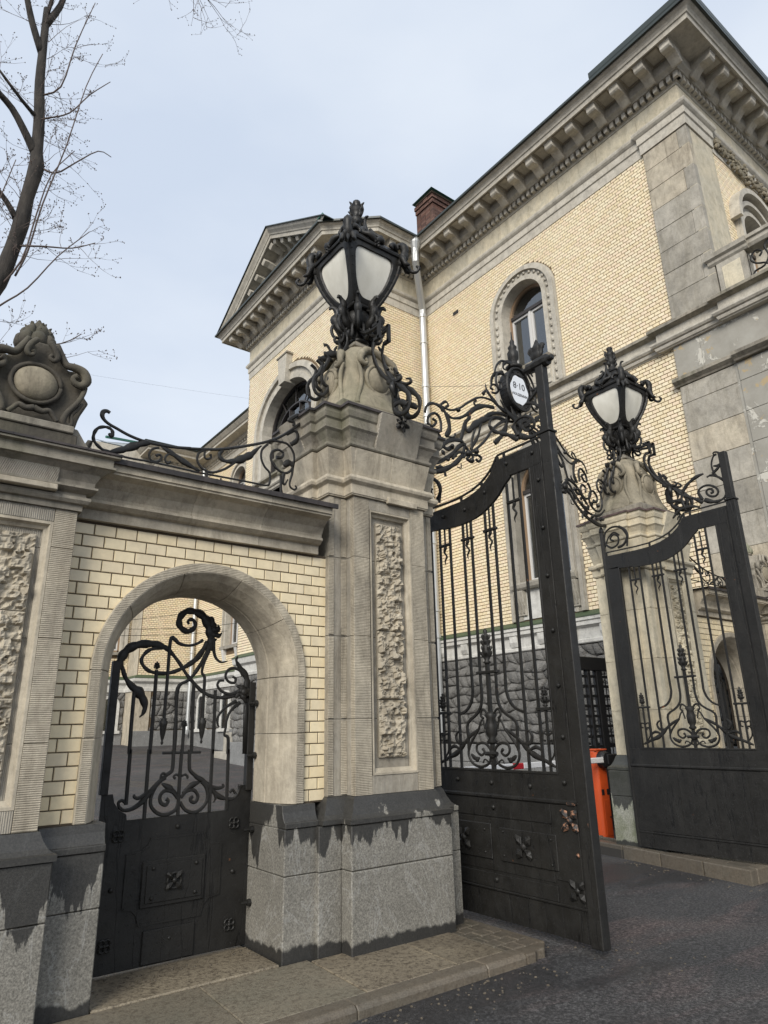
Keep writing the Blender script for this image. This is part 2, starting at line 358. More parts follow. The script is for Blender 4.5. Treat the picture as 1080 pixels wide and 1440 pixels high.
def node(name, parent, loc=(0, 0, 0)):
    o = bpy.data.objects.new(name, None); COL.objects.link(o); o.parent = parent; o.location = Vector(loc)-parent.location; o.empty_display_size = .2; return o
GROUPS = {'gate_pier': 'gate piers carrying lanterns', 'wall_pillar': 'end pillars of the boundary wall', 'stone_cartouche': 'stone cartouches on piers and pillars', 'boundary_wall': 'arched wall sections beside the gateway', 'pedestrian_gate': 'small gates in the arches', 'iron_cresting': 'iron cresting on the wall tops', 'gate_leaf': 'leaves of the big carriage gate', 'gate_lantern': 'lanterns on the gate piers', 'bare_tree': 'leafless trees', 'overhead_cable': 'overhead cables'}
def tag(o, label, cat, group=None):
    o['label'] = label; o['category'] = cat; group = group or GROUPS.get(o.name.split('.')[0])
    if group: o['group'] = group
    return o
def arc(cx, cz, r, a0, a1, n=24): return [(cx+r*cos(a0+(a1-a0)*i/n), cz+r*sin(a0+(a1-a0)*i/n)) for i in range(n+1)]
DX, DY, DZ = 12.45, .35, .08
def MIR(p): return (DX-p[0], p[1]+DY, p[2]+DZ)     # the right half of the gateway mirrors the left
def scroll(parent, T, axis, v, pts, r, mat='iron', name=None):
    """wrought bar bent in a plane; wide ones are leaf shaped blades"""
    mb = MB(T); mx_ = max(r) if isinstance(r, (list, tuple)) else r
    leaf = mx_ >= .021
    mb.axis = Vector([1 if i == axis else 0 for i in range(3)])
    P3 = [(v, a, b) if axis == 0 else (a, v, b) for a, b in pts]
    mb.tube(P3, r, 6, 0 if len(pts) < 3 else 4, flat=.42 if leaf else .9, ser=1 if leaf else 0)
    return mb.obj(name or ('acanthus_leaf' if leaf else 'scroll' if len(pts) > 4 else 'bar'), mat, parent, smooth=leaf)
# ---------------------------------------------------------------- ground
def gz(x, y):
    return max(0.0, min(1.0, (y-6.4)/24))*1.2+.05*max(0.0, min(1.0, (7.0-x)/2.5))*max(0.0, min(1.0, (7-y)/2))
mb = MB(); xs = [-250, -60, -20]+[-8+i*1.25 for i in range(26)]+[40, 90, 250]; ys = [-150, -40, -10, -4, 0, 2, 4, 6.4]+[8+i*2 for i in range(12)]+[45, 80, 300]
nx = len(xs)
for y in ys:
    for x in xs: mb.v.append((x, y, gz(x, y)))
for j in range(len(ys)-1):
    for i in range(nx-1): mb.f.append((j*nx+i, j*nx+i+1, (j+1)*nx+i+1, (j+1)*nx+i))
mb.obj('road', 'asphalt', kind='structure')
pv = MB().box(-9, 4.25, 3.90, 5.6, -.2, .085).obj('pavement', 'joint', kind='structure')
def slabpiece(x0, x1, y0, y1, z, mat, name, par=pv, th=.06, bev=.006, dx=0):
    g = .003; mb = MB(); mb.prism([(x0+g, y0+g), (x1-g, y0+g), (x1-g+dx, y1-g), (x0+g+dx, y1-g)], 2, z-th, z)
    return mb.obj(name, mat, par, bevel=bev)
for x0, x1, m in ((-1.3, -.2, 'slab'), (-.2, .9, 'slab'), (.9, 1.96, 'slab'), (1.96, 2.75, 'slab'), (2.75, 3.5, 'slab_rough'), (3.5, 3.94, 'slab_rough')):
    slabpiece(x0, x1, 3.895, 4.66 if x1 < 2.8 else 4.62, .12+random.uniform(-.002, .002), m, 'paving_slab', dx=.0 if x0 < 0 else .03)
for x0, x1 in ((-1.3, 1.33), (1.34, 2.57)): slabpiece(x0, x1, 4.665, 5.2, .126, 'slab_rough', 'paving_slab', bev=.008)
slabpiece(1.34, 2.57, 5.2, 5.6, .118, 'kerb', 'paving_slab', bev=.008)
for i, y in enumerate([3.9+j*.125 for j in range(9)]):
    for x0, x1 in (((3.975, 4.10), (4.10, 4.23), (4.23, 4.33)) if i % 2 else ((3.975, 4.04), (4.04, 4.17), (4.17, 4.32))):
        if y > 4.45 and x0 < 4.1 and i % 2 == 0: pass
        slabpiece(x0+random.uniform(-.003, .003), x1, y, y+.125, .113+random.uniform(-.004, .003), 'sett', 'paving_sett', bev=.008)
x = -1.4
for L in (1.0, 1.05, .95, .98, 1.06, 1.12):
    mb = MB(); x1 = min(x+L, 4.02); mb.prism([(3.752, -.2), (3.752, .098), (3.775, .121), (3.893, .121), (3.893, -.2)], 0, x+.003, x1-.003)
    mb.obj('kerb_stone', 'kerb', pv, bevel=.006); x = x1
mb = MB(); ch = [(4.025, 3.755), (4.11, 3.752), (4.19, 3.79), (4.24, 3.765), (4.31, 3.81), (4.345, 3.90), (4.33, 4.02), (4.33, 4.75), (4.25, 4.75), (4.25, 3.893), (4.025, 3.893)]
# broken kerb corner: an irregular worn block
mb.prism([(4.025, 3.755), (4.11, 3.752), (4.17, 3.79), (4.235, 3.775), (4.30, 3.83), (4.325, 3.893), (4.025, 3.893)], 2, -.2, .112)
mb.obj('kerb_stone', 'kerb', pv, bevel=.012, label='broken corner kerb stone')
MB().box(4.33, 4.40, 3.91, 5.4, -.2, .10).obj('kerb_stone', 'kerb', pv, bevel=.012)
mb = MB(); mb.ball((4.16, 3.70, .0), .07, 7, 5, (1.5, .5, .35)); mb.ball((4.33, 3.78, .0), .05, 6, 5, (1, .8, .6)); tag(mb.obj('stone_fragment', 'kerb', None), 'broken piece of kerb stone lying against the chipped pavement corner', 'stone fragment')
# right hand pavement
pr_ = MB().prism([(7.80, 4.02), (12.0, 4.02), (12.0, 5.1), (8.5, 5.2), (8.5, 6.9), (8.25, 6.9)], 2, -.2, .10).obj('pavement', 'joint', kind='structure')
kp = [(7.72, 3.96), (7.83, 4.55), (7.95, 5.15), (8.07, 5.75), (8.19, 6.35), (8.30, 6.95)]
for a, b in zip(kp, kp[1:]):
    mb = MB(); mb.prism([(a[0], a[1]+.004), (a[0]+.13, a[1]+.004), (b[0]+.13, b[1]-.004), (b[0], b[1]-.004)], 2, -.2, .15); mb.obj('kerb_stone', 'kerb', pr_, bevel=.012)
for i in range(5):
    MB().box(7.86+i*.9, 7.86+i*.9+.89, 3.96, 4.09, -.2, .15).obj('kerb_stone', 'kerb', pr_, bevel=.012)
for j in range(11):
    y = 4.10+j*.26; x0 = 7.72+(y-3.96)*.194+.15
    for i in range(4 if j < 4 else 2):
        xa, xb = x0+i*.24, x0+i*.24+.235
        if xb > (8.15 if 4.75 < y else 9): xb = max(xa+.05, min(xb, 8.32))
        MB().box(xa, xb, y, y+.252, 0, .14+random.uniform(-.004, .004)).obj('paving_sett', 'sett', pr_, bevel=.008)

# ---------------------------------------------------------------- brick faces
CAMP = Vector((0, 0, 1.65))
def brick_mesh(ax, L, H, D=.012, ch=.0035):
    """one brick face piece, proud by D, of a wall that faces -axis; L along the wall, H up"""
    v = []; c = ch
    for (u, w, d) in ((0, 0, 0), (L, 0, 0), (L, H, 0), (0, H, 0), (c, c, -D), (L-c, c, -D), (L-c, H-c, -D), (c, H-c, -D)):
        v.append((d, u, w) if ax == 0 else (u, d, w))
    f = [(4, 5, 6, 7), (0, 1, 5, 4), (1, 2, 6, 5), (2, 3, 7, 6), (3, 0, 4, 7)]
    if ax == 0: f = [q[::-1] for q in f]
    return v, f
def bricks(parent, mat, ax, fix, u0, u1, z0, z1, blocked, course=.0833, ln=.146, joint=.0062, D=.008, indiv=300, seed=1, ch=.0035, fixed_mesh={}):
    rnd = random.Random(seed); items = []
    j = 0; z = z0
    while z < z1-.02:
        zt = min(z+course, z1); u = u0-(ln/2 if j % 2 else 0)
        while u < u1:
            a, b = max(u, u0), min(u+ln, u1); segs = [(a+joint/2, b-joint/2)]
            for (p, q) in blocked(z, zt):
                ns = []
                for (s, t) in segs:
                    if q <= s or p >= t: ns.append((s, t))
                    else:
                        if p-s > 0: ns.append((s, p))
                        if t-q > 0: ns.append((q, t))
                segs = ns
            for (s, t) in segs:
                if t-s > .022: items.append((s, t, z+joint/2, zt-joint/2))
            u += ln
        z = zt; j += 1
    def dist(it): P = Vector((fix, it[0], it[2])) if ax == 0 else Vector((it[0], fix, it[2])); return (P-CAMP).length
    items.sort(key=dist)
    off = Vector((0, 0, 0)); q = parent
    while q is not None: off = off+q.location; q = q.parent
    near, far = items[:indiv], items[indiv:]
    for (s, t, a, b) in near:
        L, H = round(t-s, 3), round(b-a, 3); key = (mat, ax, L, H, D)
        if key not in fixed_mesh:
            v, f = brick_mesh(ax, L, H, D, ch); me = bpy.data.meshes.new('brick'); me.from_pydata(v, [], f); me.materials.append(M[mat]); fixed_mesh[key] = me
        o = bpy.data.objects.new('brick', fixed_mesh[key]); COL.objects.link(o); o.parent = parent
        pr = rnd.uniform(-.0015, .0015)
        o.location = Vector((fix+pr, s, a) if ax == 0 else (s, fix+pr, a))-off
    if far:
        mb = MB()
        for (s, t, a, b) in far:
            v, f = brick_mesh(ax, t-s, b-a, D, ch); n = len(mb.v); pr = rnd.uniform(-.0015, .0015)
            mb.v += [((fix+pr+p[0], s+p[1], a+p[2]) if ax == 0 else (s+p[0], fix+pr+p[1], a+p[2])) for p in v]
            mb.f += [tuple(n+i for i in q2) for q2 in f]
        mb.obj('brickwork', mat, parent, kind='stuff', rec=False)

# ---------------------------------------------------------------- wall between pillar and pier, with the small arch
XC, ZS, RO, RI = 1.955, 2.05, .81, .625
def arch_wall(T, label, near=True):
    t = thing('boundary_wall', label, 'wall', T((XC, 5.0, .12)) if T else (XC, 5.0, .12))
    m = lambda: MB(T)
    # granite plinths each side of the opening
    for x0, x1 in ((.95, 1.335), (2.58, 2.86)):
        m().box(x0, x1, 4.665, 5.34, .0, .652).obj('granite_block', 'granite', t, bevel=.006)
        m().box(x0, x1, 4.665, 5.34, .656, .962).obj('granite_block', 'granite', t, bevel=.006)
        # moulded top course: lip, then a hollow running back to the wall face
        a, b = x0+.0, x1
        pr = [(4.655, .965), (4.655, 1.0), (4.672, 1.006), (4.69, 1.03), (4.705, 1.07), (4.712, 1.118), (5.34, 1.118), (5.34, .965)]
        m().prism(pr, 0, a, b).obj('plinth_moulding', 'granite', t, bevel=.003)
    # core behind the bricks
    co = m()
    co.box(.95, XC-RO+.05, 4.757, 5.30, 1.119, 3.06); co.box(XC+RO-.05, 2.98, 4.757, 5.30, 1.119, 3.06)
    ou = arc(XC, ZS, .74, pi, 0, 24); tp = [(XC+.7601*cos(pi-pi*i/24), 3.06) for i in range(25)]
    co.strip(tp, ou, 1, 4.757, 5.30)
    co.obj('wall_core', 'mortar', t)
    def blocked(z0, z1):
        zm = z0 if z0 > ZS else ZS-.001
        if z1 < ZS: return [(XC-RO+.02, XC+RO-.02)]
        zz = max(0, z1-ZS)+.01
        return [(XC-sqrt(RO*RO-zz*zz)+.004, XC+sqrt(RO*RO-zz*zz)-.004)] if zz < RO else []
    if T is None:
        bricks(t, 'brick_near', 1, 4.755, .93, 2.985, 1.125, 3.052, blocked, D=.006)
    else:
        def bl2(z0, z1): return [(DX-b, DX-a) for a, b in blocked(z0-DZ, z1-DZ)]
        bricks(t, 'brick_near', 1, 4.755+DY, DX-2.985, DX-.93, 1.125+DZ, 3.052+DZ, bl2, D=.006, seed=5)
    # arch ring of voussoirs: tooled outer band and a splay running into the reveal
    sec = [(RO, 4.72), (.738, 4.72), (.73, 4.73), (.69, 4.79), (.65, 4.88), (.63, 4.97), (.63, 5.0), (RI, 5.005), (RI, 5.20), (RO, 5.20)]
    NV = 5
    for i in range(NV):
        a0 = pi*i/NV+.003; a1 = pi*(i+1)/NV-.003; mb = m(); k = 10; n = len(sec); b0 = 0
        for j in range(k+1):
            a = a0+(a1-a0)*j/k
            mb.v += [(XC+r*cos(a), y, ZS+r*sin(a)) for r, y in sec]
        for j in range(k):
            for q in range(n): q2 = (q+1) % n; mb.f.append((j*n+q, j*n+q2, (j+1)*n+q2, (j+1)*n+q))
        mb.f.append(tuple(range(n))); mb.f.append(tuple(k*n+q for q in range(n-1, -1, -1)))
        mb.obj('voussoir', 'stone', t, bevel=.002)
    for sgn in (-1, 1):
        for z0, z1 in ((1.12, 1.62), (1.623, 2.047)):
            mb = m(); pts = [(XC+sgn*r, y) for r, y in sec]; mb.prism(pts, 2, z0, z1); mb.obj('jamb_stone', 'stone', t, bevel=.003)
            mb = m(); x = sorted((XC+sgn*.745, XC+sgn*.803)); mb.box(x[0], x[1], 4.7165, 4.73, z0+.006, z1-.006); mb.obj('tooled_band', 'stone_h', t)
    mb = m()
    mb.strip(arc(XC, ZS, .803, 0, pi, 40), arc(XC, ZS, .745, 0, pi, 40), 1, 4.7165, 4.73); mb.obj('tooled_band', 'stone_h', t)
    # cornice in three stones
    prof = [(0, 3.055), (.045, 3.055), (.045, 3.125), (.08, 3.135), (.115, 3.16), (.115, 3.18), (.095, 3.187), (.098, 3.21), (.13, 3.265), (.19, 3.315), (.255, 3.335), (.255, 3.35), (.268, 3.353), (.268, 3.405), (.28, 3.41), (.28, 3.42), (-.5, 3.42), (-.5, 3.055)]
    for x0, x1 in ((.95, 1.72), (1.722, 2.30), (2.302, 2.86)):
        mb = m(); mb.sweep([(x0, 4.75), (x1, 4.75)], prof+[prof[0]]); mb.obj('cornice_stone', 'stone', t)
    mb = m(); mb.box(1.0, 2.9, 4.455, 5.30, 3.424, 3.438); mb.box(1.0, 2.9, 4.452, 4.47, 3.40, 3.438)
    x = 1.05
    while x < 2.85: mb.box(x, x+.006, 4.450, 4.47, 3.40, 3.4395); x += .11
    mb.obj('metal_coping', 'coping', t)
    return t
arch_wall(None, 'cream glazed brick wall with a stone arch round the open ironwork gate, left of the lantern pier')
arch_wall(MIR, 'cream brick wall with a stone arch seen behind the right hand gate leaf')

# ---------------------------------------------------------------- rock-faced panels
def rough_face(mb, x0, x1, z0, z1, y, amp, res=.012, seed=0, T=None):
    """broken stone face towards -y, real relief"""
    from mathutils import noise
    nx = max(3, int((x1-x0)/res)); nz = max(3, int((z1-z0)/res)); b = len(mb.v)
    for j in range(nz+1):
        for i in range(nx+1):
            u, w = i/nx, j/nz; x = x0+(x1-x0)*u; z = z0+(z1-z0)*w
            p = Vector((x*13+seed*3.1, z*13, seed)); n1 = noise.ridged_multi_fractal(p, .9, 2.1, 4, 1.0, 2.0)*.35; n2 = noise.noise(Vector((x*34, z*34, seed+9.)))
            n3 = noise.cell(Vector((x*26+n2, z*20, seed)))
            e = min(u*nx, (1-u)*nx, w*nz, (1-w)*nz); edge = min(1, e/1.0)
            d = amp*(.18+edge*(.45*n1+.22*n2+.33*n3))
            mb.v.append((x+(n2*.004 if 0 < i < nx else 0), y-max(0, d), z))
    for j in range(nz):
        for i in range(nx):
            a = b+j*(nx+1)+i; mb.f.append((a, a+1, a+nx+2, a+nx+1))
    # edges back to the panel
    def side(ids):
        for a, c in zip(ids, ids[1:]):
            pa, pc = mb.v[a], mb.v[c]; n = len(mb.v); mb.v += [(pa[0], y+.02, pa[2]), (pc[0], y+.02, pc[2])]; mb.f.append((a, c, n+1, n))
    side([b+i for i in range(nx+1)]); side([b+nz*(nx+1)+i for i in range(nx+1)])
    side([b+j*(nx+1) for j in range(nz+1)]); side([b+j*(nx+1)+nx for j in range(nz+1)])

def rect(x0, x1, y0, y1): return [(x0, y0), (x1, y0), (x1, y1), (x0, y1)]
# ---------------------------------------------------------------- end pillars with a cartouche on top
def pillar(T, label, lab2):
    X0, X1, Y0, Y1 = .20, .925, 4.60, 5.30; t = thing('wall_pillar', label, 'pillar', T((.56, 4.95, .12)) if T else (.56, 4.95, .12)); m = lambda: MB(T)
    m().prism(rect(X0-.09, X1+.085, Y0-.085, Y1+.08), 2, 0, .652).obj('granite_block', 'granite', t, bevel=.006)
    m().prism(rect(X0-.09, X1+.085, Y0-.085, Y1+.08), 2, .656, .962).obj('granite_block', 'granite', t, bevel=.006)
    R = rect(X0, X1, Y0, Y1)
    m().sweep(R, [(0, .965), (.10, .965), (.10, 1.0), (.08, 1.006), (.055, 1.03), (.03, 1.07), (.012, 1.118), (-.1, 1.118)], True).obj('plinth_moulding', 'granite', t)
    for z0, z1 in ((1.12, 1.60), (1.603, 2.22), (2.223, 2.80), (2.803, 3.06)):
        m().prism(rect(X0+.001, X1-.001, Y0+.06, Y1), 2, z0, z1).obj('shaft_stone', 'stone_v', t, bevel=.002)
        for a, b in ((X0, .335), (.79, X1)): m().box(a, b, Y0, Y0+.059, z0, z1).obj('shaft_margin', 'stone_h', t, bevel=.003)
    m().box(.337, .788, Y0+.002, Y0+.059, 1.12, 1.24).obj('shaft_margin', 'stone_v', t, bevel=.003)
    m().box(.337, .788, Y0+.002, Y0+.059, 2.97, 3.06).obj('shaft_margin', 'stone_v', t, bevel=.003)
    fr = m(); fr.sweep([(.337, 1.242), (.788, 1.242), (.788, 2.968), (.337, 2.968)], [(0, 0), (-.018, 0), (-.03, .028), (-.05, .04), (-.05, .055)], True)
    fr.v = [(p[0], Y0+p[2], p[1]) for p in fr.v]; fr.obj('panel_moulding', 'stone', t)
    for i, (z0, z1) in enumerate(((1.33, 1.86), (1.865, 2.38), (2.385, 2.88))):
        mb = m(); rough_face(mb, .42, .705, z0, z1, Y0+.055, .075, seed=i+(20 if T else 0)); mb.obj('rough_stone', 'stone', t)
    # cap, breaking forward round a plain centre block
    prof = [(0, 3.061), (.02, 3.061), (.02, 3.10), (.045, 3.105), (.06, 3.125), (.06, 3.145), (.035, 3.15), (.03, 3.175), (.06, 3.185), (.09, 3.20), (.09, 3.215), (.07, 3.22), (.072, 3.25), (.10, 3.30), (.15, 3.335), (.17, 3.34), (.17, 3.355), (.155, 3.36), (.155, 3.41), (.19, 3.418), (.19, 3.432), (-.3, 3.432)]
    m().sweep(R, prof, True).obj('cap_moulding', 'stone_dark', t)
    m().prism(R, 2, 3.062, 3.43).obj('cap_core', 'stone', t)
    mb = m(); mb.prism([(4.53, 3.195), (4.46, 3.395), (4.7, 3.395), (4.7, 3.195)], 0, .36, .765); mb.obj('cap_block', 'stone_v', t, bevel=.004)
    m().box(.36, .765, 4.49, 4.7, 3.155, 3.192).obj('cap_block', 'stone', t, bevel=.004)
    mb = m(); mb.box(X0-.2, X1+.2, Y0-.2, Y1+.2, 3.434, 3.448); x = X0-.19
    while x < X1+.19: mb.box(x, x+.006, Y0-.202, Y0-.19, 3.434, 3.4495); x += .11
    mb.obj('metal_coping', 'coping', t)
    # the stone cartouche standing on it
    cx = .572; u = thing('stone_cartouche', lab2, 'stone ornament', T((cx, 4.95, 3.449)) if T else (cx, 4.95, 3.449))
    m().box(cx-.30, cx+.29, 4.60, 5.25, 3.449, 3.60).obj('base_block', 'stone_black' if T is None else 'stone_dark', u, bevel=.006)
    def both(pts): return pts+[(2*cx-x, z) for x, z in reversed(pts)]
    mb = m(); mb.prism(both([(cx+.30, 3.449), (cx+.425, 3.449), (cx+.415, 3.53), (cx+.36, 3.59), (cx+.30, 3.68)]), 1, 4.68, 5.22); mb.obj('flared_foot', 'stone_dark', u, bevel=.006)
    mb = m(); mb.prism(both([(cx+.25, 3.601), (cx+.275, 3.66), (cx+.29, 3.74), (cx+.31, 3.81), (cx+.345, 3.885), (cx+.315, 3.92), (cx+.30, 3.96), (cx+.318, 4.0), (cx+.315, 4.05), (cx+.285, 4.095), (cx+.24, 4.11), (cx+.19, 4.10), (cx+.15, 4.125), (cx+.11, 4.20), (cx+.09, 4.26)]), 1, 4.66, 5.18); mb.obj('scrolled_body', 'stone_black' if T is None else 'stone_dark', u, bevel=.012)
    mb = m(); mb.box(cx-.262, cx+.262, 4.585, 4.66, 3.602, 3.655); mb.obj('base_block', 'stone_dark', u, bevel=.006)
    mb = m(); mb.ball((cx-.006, 4.635, 3.925), .135, 20, 12, (1.03, .42, .93)); mb.obj('oval_boss', 'stone_mid', u, smooth=True, label='rounded oval boss stained brown')
    mb = m(); e = [(cx-.006+.155*cos(a*2*pi/32), 4.63, 3.925+.142*sin(a*2*pi/32)) for a in range(33)]; mb.axis = Vector((0, 1, 0)); mb.tube(e, .017, 6); mb.obj('boss_rim', 'stone_black' if T is None else 'stone_dark', u, smooth=True)
    for s in (-1, 1):
        def sp(pts, r, nm='volute'):
            mb = m(); mb.axis = Vector((0, 1, 0)); mb.tube([(cx+s*x, y, z) for x, y, z in pts], r, 8, 4); mb.obj(nm, 'stone_black' if T is None else 'stone_dark', u, smooth=True)
        sp([(.09, 4.63, 4.25), (.12, 4.62, 4.18), (.16, 4.61, 4.11), (.22, 4.60, 4.10), (.275, 4.60, 4.08), (.30, 4.60, 4.02), (.27, 4.60, 3.975), (.225, 4.60, 3.985), (.215, 4.60, 4.02), (.24, 4.59, 4.035)], [.02, .024, .026, .03, .034, .034, .028, .022, .02, .024])
        sp([(.04, 4.60, 4.24), (.075, 4.59, 4.19), (.095, 4.585, 4.13), (.075, 4.585, 4.10), (.05, 4.585, 4.12), (.062, 4.58, 4.14)], [.02, .022, .02, .016, .014, .016])
        sp([(.30, 4.63, 3.98), (.29, 4.61, 3.92), (.26, 4.60, 3.84), (.21, 4.60, 3.76), (.185, 4.60, 3.69), (.20, 4.61, 3.66), (.24, 4.61, 3.67), (.235, 4.61, 3.74), (.27, 4.62, 3.80), (.30, 4.64, 3.86)], [.02, .018, .018, .02, .022, .022, .016, .014, .014, .01], 'leaf_scroll')
        sp([(.0, 4.60, 3.73), (.05, 4.595, 3.715), (.09, 4.595, 3.73), (.12, 4.60, 3.70), (.15, 4.60, 3.665)], [.024, .02, .018, .016, .016], 'leaf_scroll')
    # artichoke-like flame: neck ring and overlapping leaves
    mb = m(); mb.lathe((cx-.01, 4.92, 4.2), [(.17, 0), (.165, .04), (.12, .07), (.10, .09), (.125, .10), (.12, .12), (.08, .13)], 14); mb.obj('neck', 'stone_black' if T is None else 'stone_dark', u)
    for ring, (n, rad, z, h, w) in enumerate(((8, .115, 4.30, .13, .055), (7, .09, 4.36, .13, .05), (5, .05, 4.42, .11, .045))):
        for i in range(n):
            a = 2*pi*i/n+ring*.4; c, s_ = cos(a), sin(a); mb = m(); b = Vector((cx-.01, 4.92, z)); o = Vector((c, s_, 0)); mb.axis = o
            mb.tube([b+o*rad*.4, b+o*rad+Vector((0, 0, h*.3)), b+o*rad*1.05+Vector((0, 0, h*.7)), b+o*rad*.85+Vector((0, 0, h)), b+o*rad*1.02+Vector((0, 0, h*1.18))], [w*.6, w, w*.85, w*.45, .004], 6, 3, flat=.5)
            mb.obj('leaf', 'stone_black' if T is None else 'stone_moss', u, smooth=True)
    mb = m(); mb.lathe((cx-.01, 4.92, 4.30), [(.06, 0), (.085, .06), (.07, .13), (.03, .19)], 10); mb.obj('bud', 'stone_black' if T is None else 'stone_moss', u)
pillar(None, 'sandstone pillar with a rock-faced panel on a wet granite plinth at the left edge', 'dark weathered stone cartouche with oval boss and flame bud on the left pillar')
pillar(MIR, 'grey stone pillar behind the right hand gate leaf at the right edge', 'mossy stone cartouche with oval boss on the far right pillar')

# ---------------------------------------------------------------- gate piers
PX, PY = 3.54, 5.10
HY = .40
def plan(hx, hy, w, p, q, back=True):
    P = [(-hx, -hy), (-w, -hy), (-w, -hy-p), (w, -hy-p), (w, -hy), (hx, -hy), (hx, -.22), (hx+q, -.22), (hx+q, .22), (hx, .22), (hx, hy), (-hx, hy), (-hx, .22), (-hx-q, .22), (-hx-q, -.22), (-hx, -.22)]
    return [(PX+a, PY+b) for a, b in P]
def pier(T, label, lab2, far=False):
    t = thing('gate_pier', label, 'gate pier', T((PX, PY, .12)) if T else (PX, PY, .12)); m = lambda: MB(T)
    gr = 'granite_moss' if far else 'granite'; st = 'stone_cream' if far else 'stone'; sth = 'stone_cream' if far else 'stone_h'; stv = 'stone_cream' if far else 'stone_v'
    
    # granite base course by course, the front block on its own
    for z0, z1 in ((0, .652), (.656, .962)):
        for a, b in ((-.70, -.502), (.502, .70)): m().box(PX+a, PX+b, PY-HY-.08, PY+HY+.06, z0, z1).obj('granite_block', gr, t, bevel=.006)
        m().box(PX-.499, PX+.499, PY-HY-.21, PY+HY+.06, z0, z1).obj('granite_block', gr, t, bevel=.008)
        m().box(PX+.702, PX+.76, PY-.27, PY+HY+.04, z0, z1).obj('granite_block', gr, t, bevel=.006)
    m().sweep(plan(.58, HY, .41, .12, .05), [(0, .965), (.095, .965), (.10, .97), (.10, 1.0), (.085, 1.008), (.06, 1.03), (.035, 1.075), (.012, 1.135), (.0, 1.15), (-.1, 1.15)], True).obj('plinth_moulding', gr, t)
    # shaft courses
    B = plan(.58, HY, .40, .06, .05)
    for z0, z1 in ((1.152, 1.72), (1.723, 2.38), (2.383, 3.05), (3.053, 3.60)):
        m().prism(B, 2, z0, z1).obj('shaft_stone', stv, t, bevel=.003)
        for a, b in ((-.40, -.235), (.235, .40)):
            m().box(PX+a, PX+b, PY-HY-.12, PY-HY-.061, z0, z1).obj('shaft_margin', sth, t, bevel=.003)
        for a, b in ((-.58, -.53), (-.455, -.402), (.402, .455), (.53, .58)):
            m().box(PX+a, PX+b, PY-HY-.008, PY-HY-.001, z0+.01, z1-.01).obj('tooled_band', sth, t)
    m().box(PX-.233, PX+.233, PY-HY-.118, PY-HY-.061, 1.152, 1.29).obj('shaft_margin', stv, t, bevel=.003)
    m().box(PX-.233, PX+.233, PY-HY-.118, PY-HY-.061, 3.50, 3.60).obj('shaft_margin', stv, t, bevel=.003)
    fr = m(); fr.sweep([(PX-.233, 1.292), (PX+.233, 1.292), (PX+.233, 3.498), (PX-.233, 3.498)], [(.0, -.004), (-.016, -.004), (-.028, .022), (-.05, .034), (-.05, .052)], True)
    fr.v = [(p[0], PY-HY-.12+p[2], p[1]) for p in fr.v]; fr.obj('panel_moulding', st, t)
    for i, (z0, z1) in enumerate(((1.42, 1.87), (1.875, 2.44), (2.445, 2.93), (2.935, 3.40))):
        mb = m(); rough_face(mb, PX-.135, PX+.135, z0, z1, PY-HY-.065, .085, seed=i+(11 if T else 3)); mb.obj('rough_stone', st, t)
    # necking, flared frieze and cornice
    C = plan(.58, HY, .41, .12, .05)
    m().sweep(C, [(-.05, 3.602), (.02, 3.602), (.02, 3.612), (.028, 3.615), (.028, 3.70), (.04, 3.71), (.06, 3.725), (.068, 3.75), (.06, 3.775), (.04, 3.785), (-.05, 3.785)], True).obj('necking', st, t, bevel=.002)
    m().box(PX-.05, PX+.29, PY-HY-.165, PY-HY-.13, 3.585, 3.64).obj('guttae_block', st, t, bevel=.004)
    Cf = plan(.58, HY, .41, .12, .05)
    def loft(P0, P1, z0, z1, name):
        pass
    # frieze blocks, each flaring outwards
    def wedge(x0, x1, yb, o0, o1, z0, z1, name='frieze_stone', side=None):
        mb = m(); g = .0015
        if side is None:
            mb.v += [(x0+g-(.0), yb-o0, z0), (x1-g, yb-o0, z0), (x1-g, yb+.1, z0), (x0+g, yb+.1, z0), (x0+g, yb-o1, z1), (x1-g, yb-o1, z1), (x1-g, yb+.1, z1), (x0+g, yb+.1, z1)]
        mb.f += [(0, 3, 2, 1), (4, 5, 6, 7), (0, 1, 5, 4), (1, 2, 6, 5), (2, 3, 7, 6), (3, 0, 4, 7)]
        mb.obj(name, st, t, bevel=.003)
    m().sweep(C, [(-.1, 3.787), (.0, 3.787), (.004, 3.79), (.05, 4.04), (.0, 4.045), (-.1, 4.045)], True).obj('frieze', st, t, bevel=.002)
    for a, b in ((-.405, .0), (.003, .25)): wedge(PX+a, PX+b, PY-HY-.12, .006, .054, 3.79, 4.04)
    m().prism(plan(.56, HY-.02, .39, .11, .04), 2, 3.60, 4.44).obj('cap_core', st, t)
    m().sweep(C, [(.03, 4.046), (.055, 4.05), (.064, 4.062), (.064, 4.085), (.05, 4.09), (.046, 4.095), (.055, 4.13), (.085, 4.19), (.105, 4.21), (.105, 4.225), (.09, 4.23), (.09, 4.30), (.105, 4.315), (.118, 4.36), (.118, 4.395), (.128, 4.40), (.128, 4.415), (-.1, 4.415)], True).obj('cornice', 'stone_cream' if far else 'stone_dark', t)
    for sx in (1,):
        mb = m(); mb.prism([(PY-HY-.175, 4.06), (PY-HY-.30, 4.40), (PY-HY, 4.40), (PY-HY, 4.06)], 0, PX-.20, PX+.29); mb.obj('cornice_block', stv, t, bevel=.005, label='plain tilted block carrying the iron rosette')
    mb = m(); mb.prism([(PX-.66, 4.06), (PX-.82, 4.40), (PX-.5, 4.40), (PX-.5, 4.06)], 1, PY-.14, PY+.14); mb.obj('cornice_block', stv, t, bevel=.005)
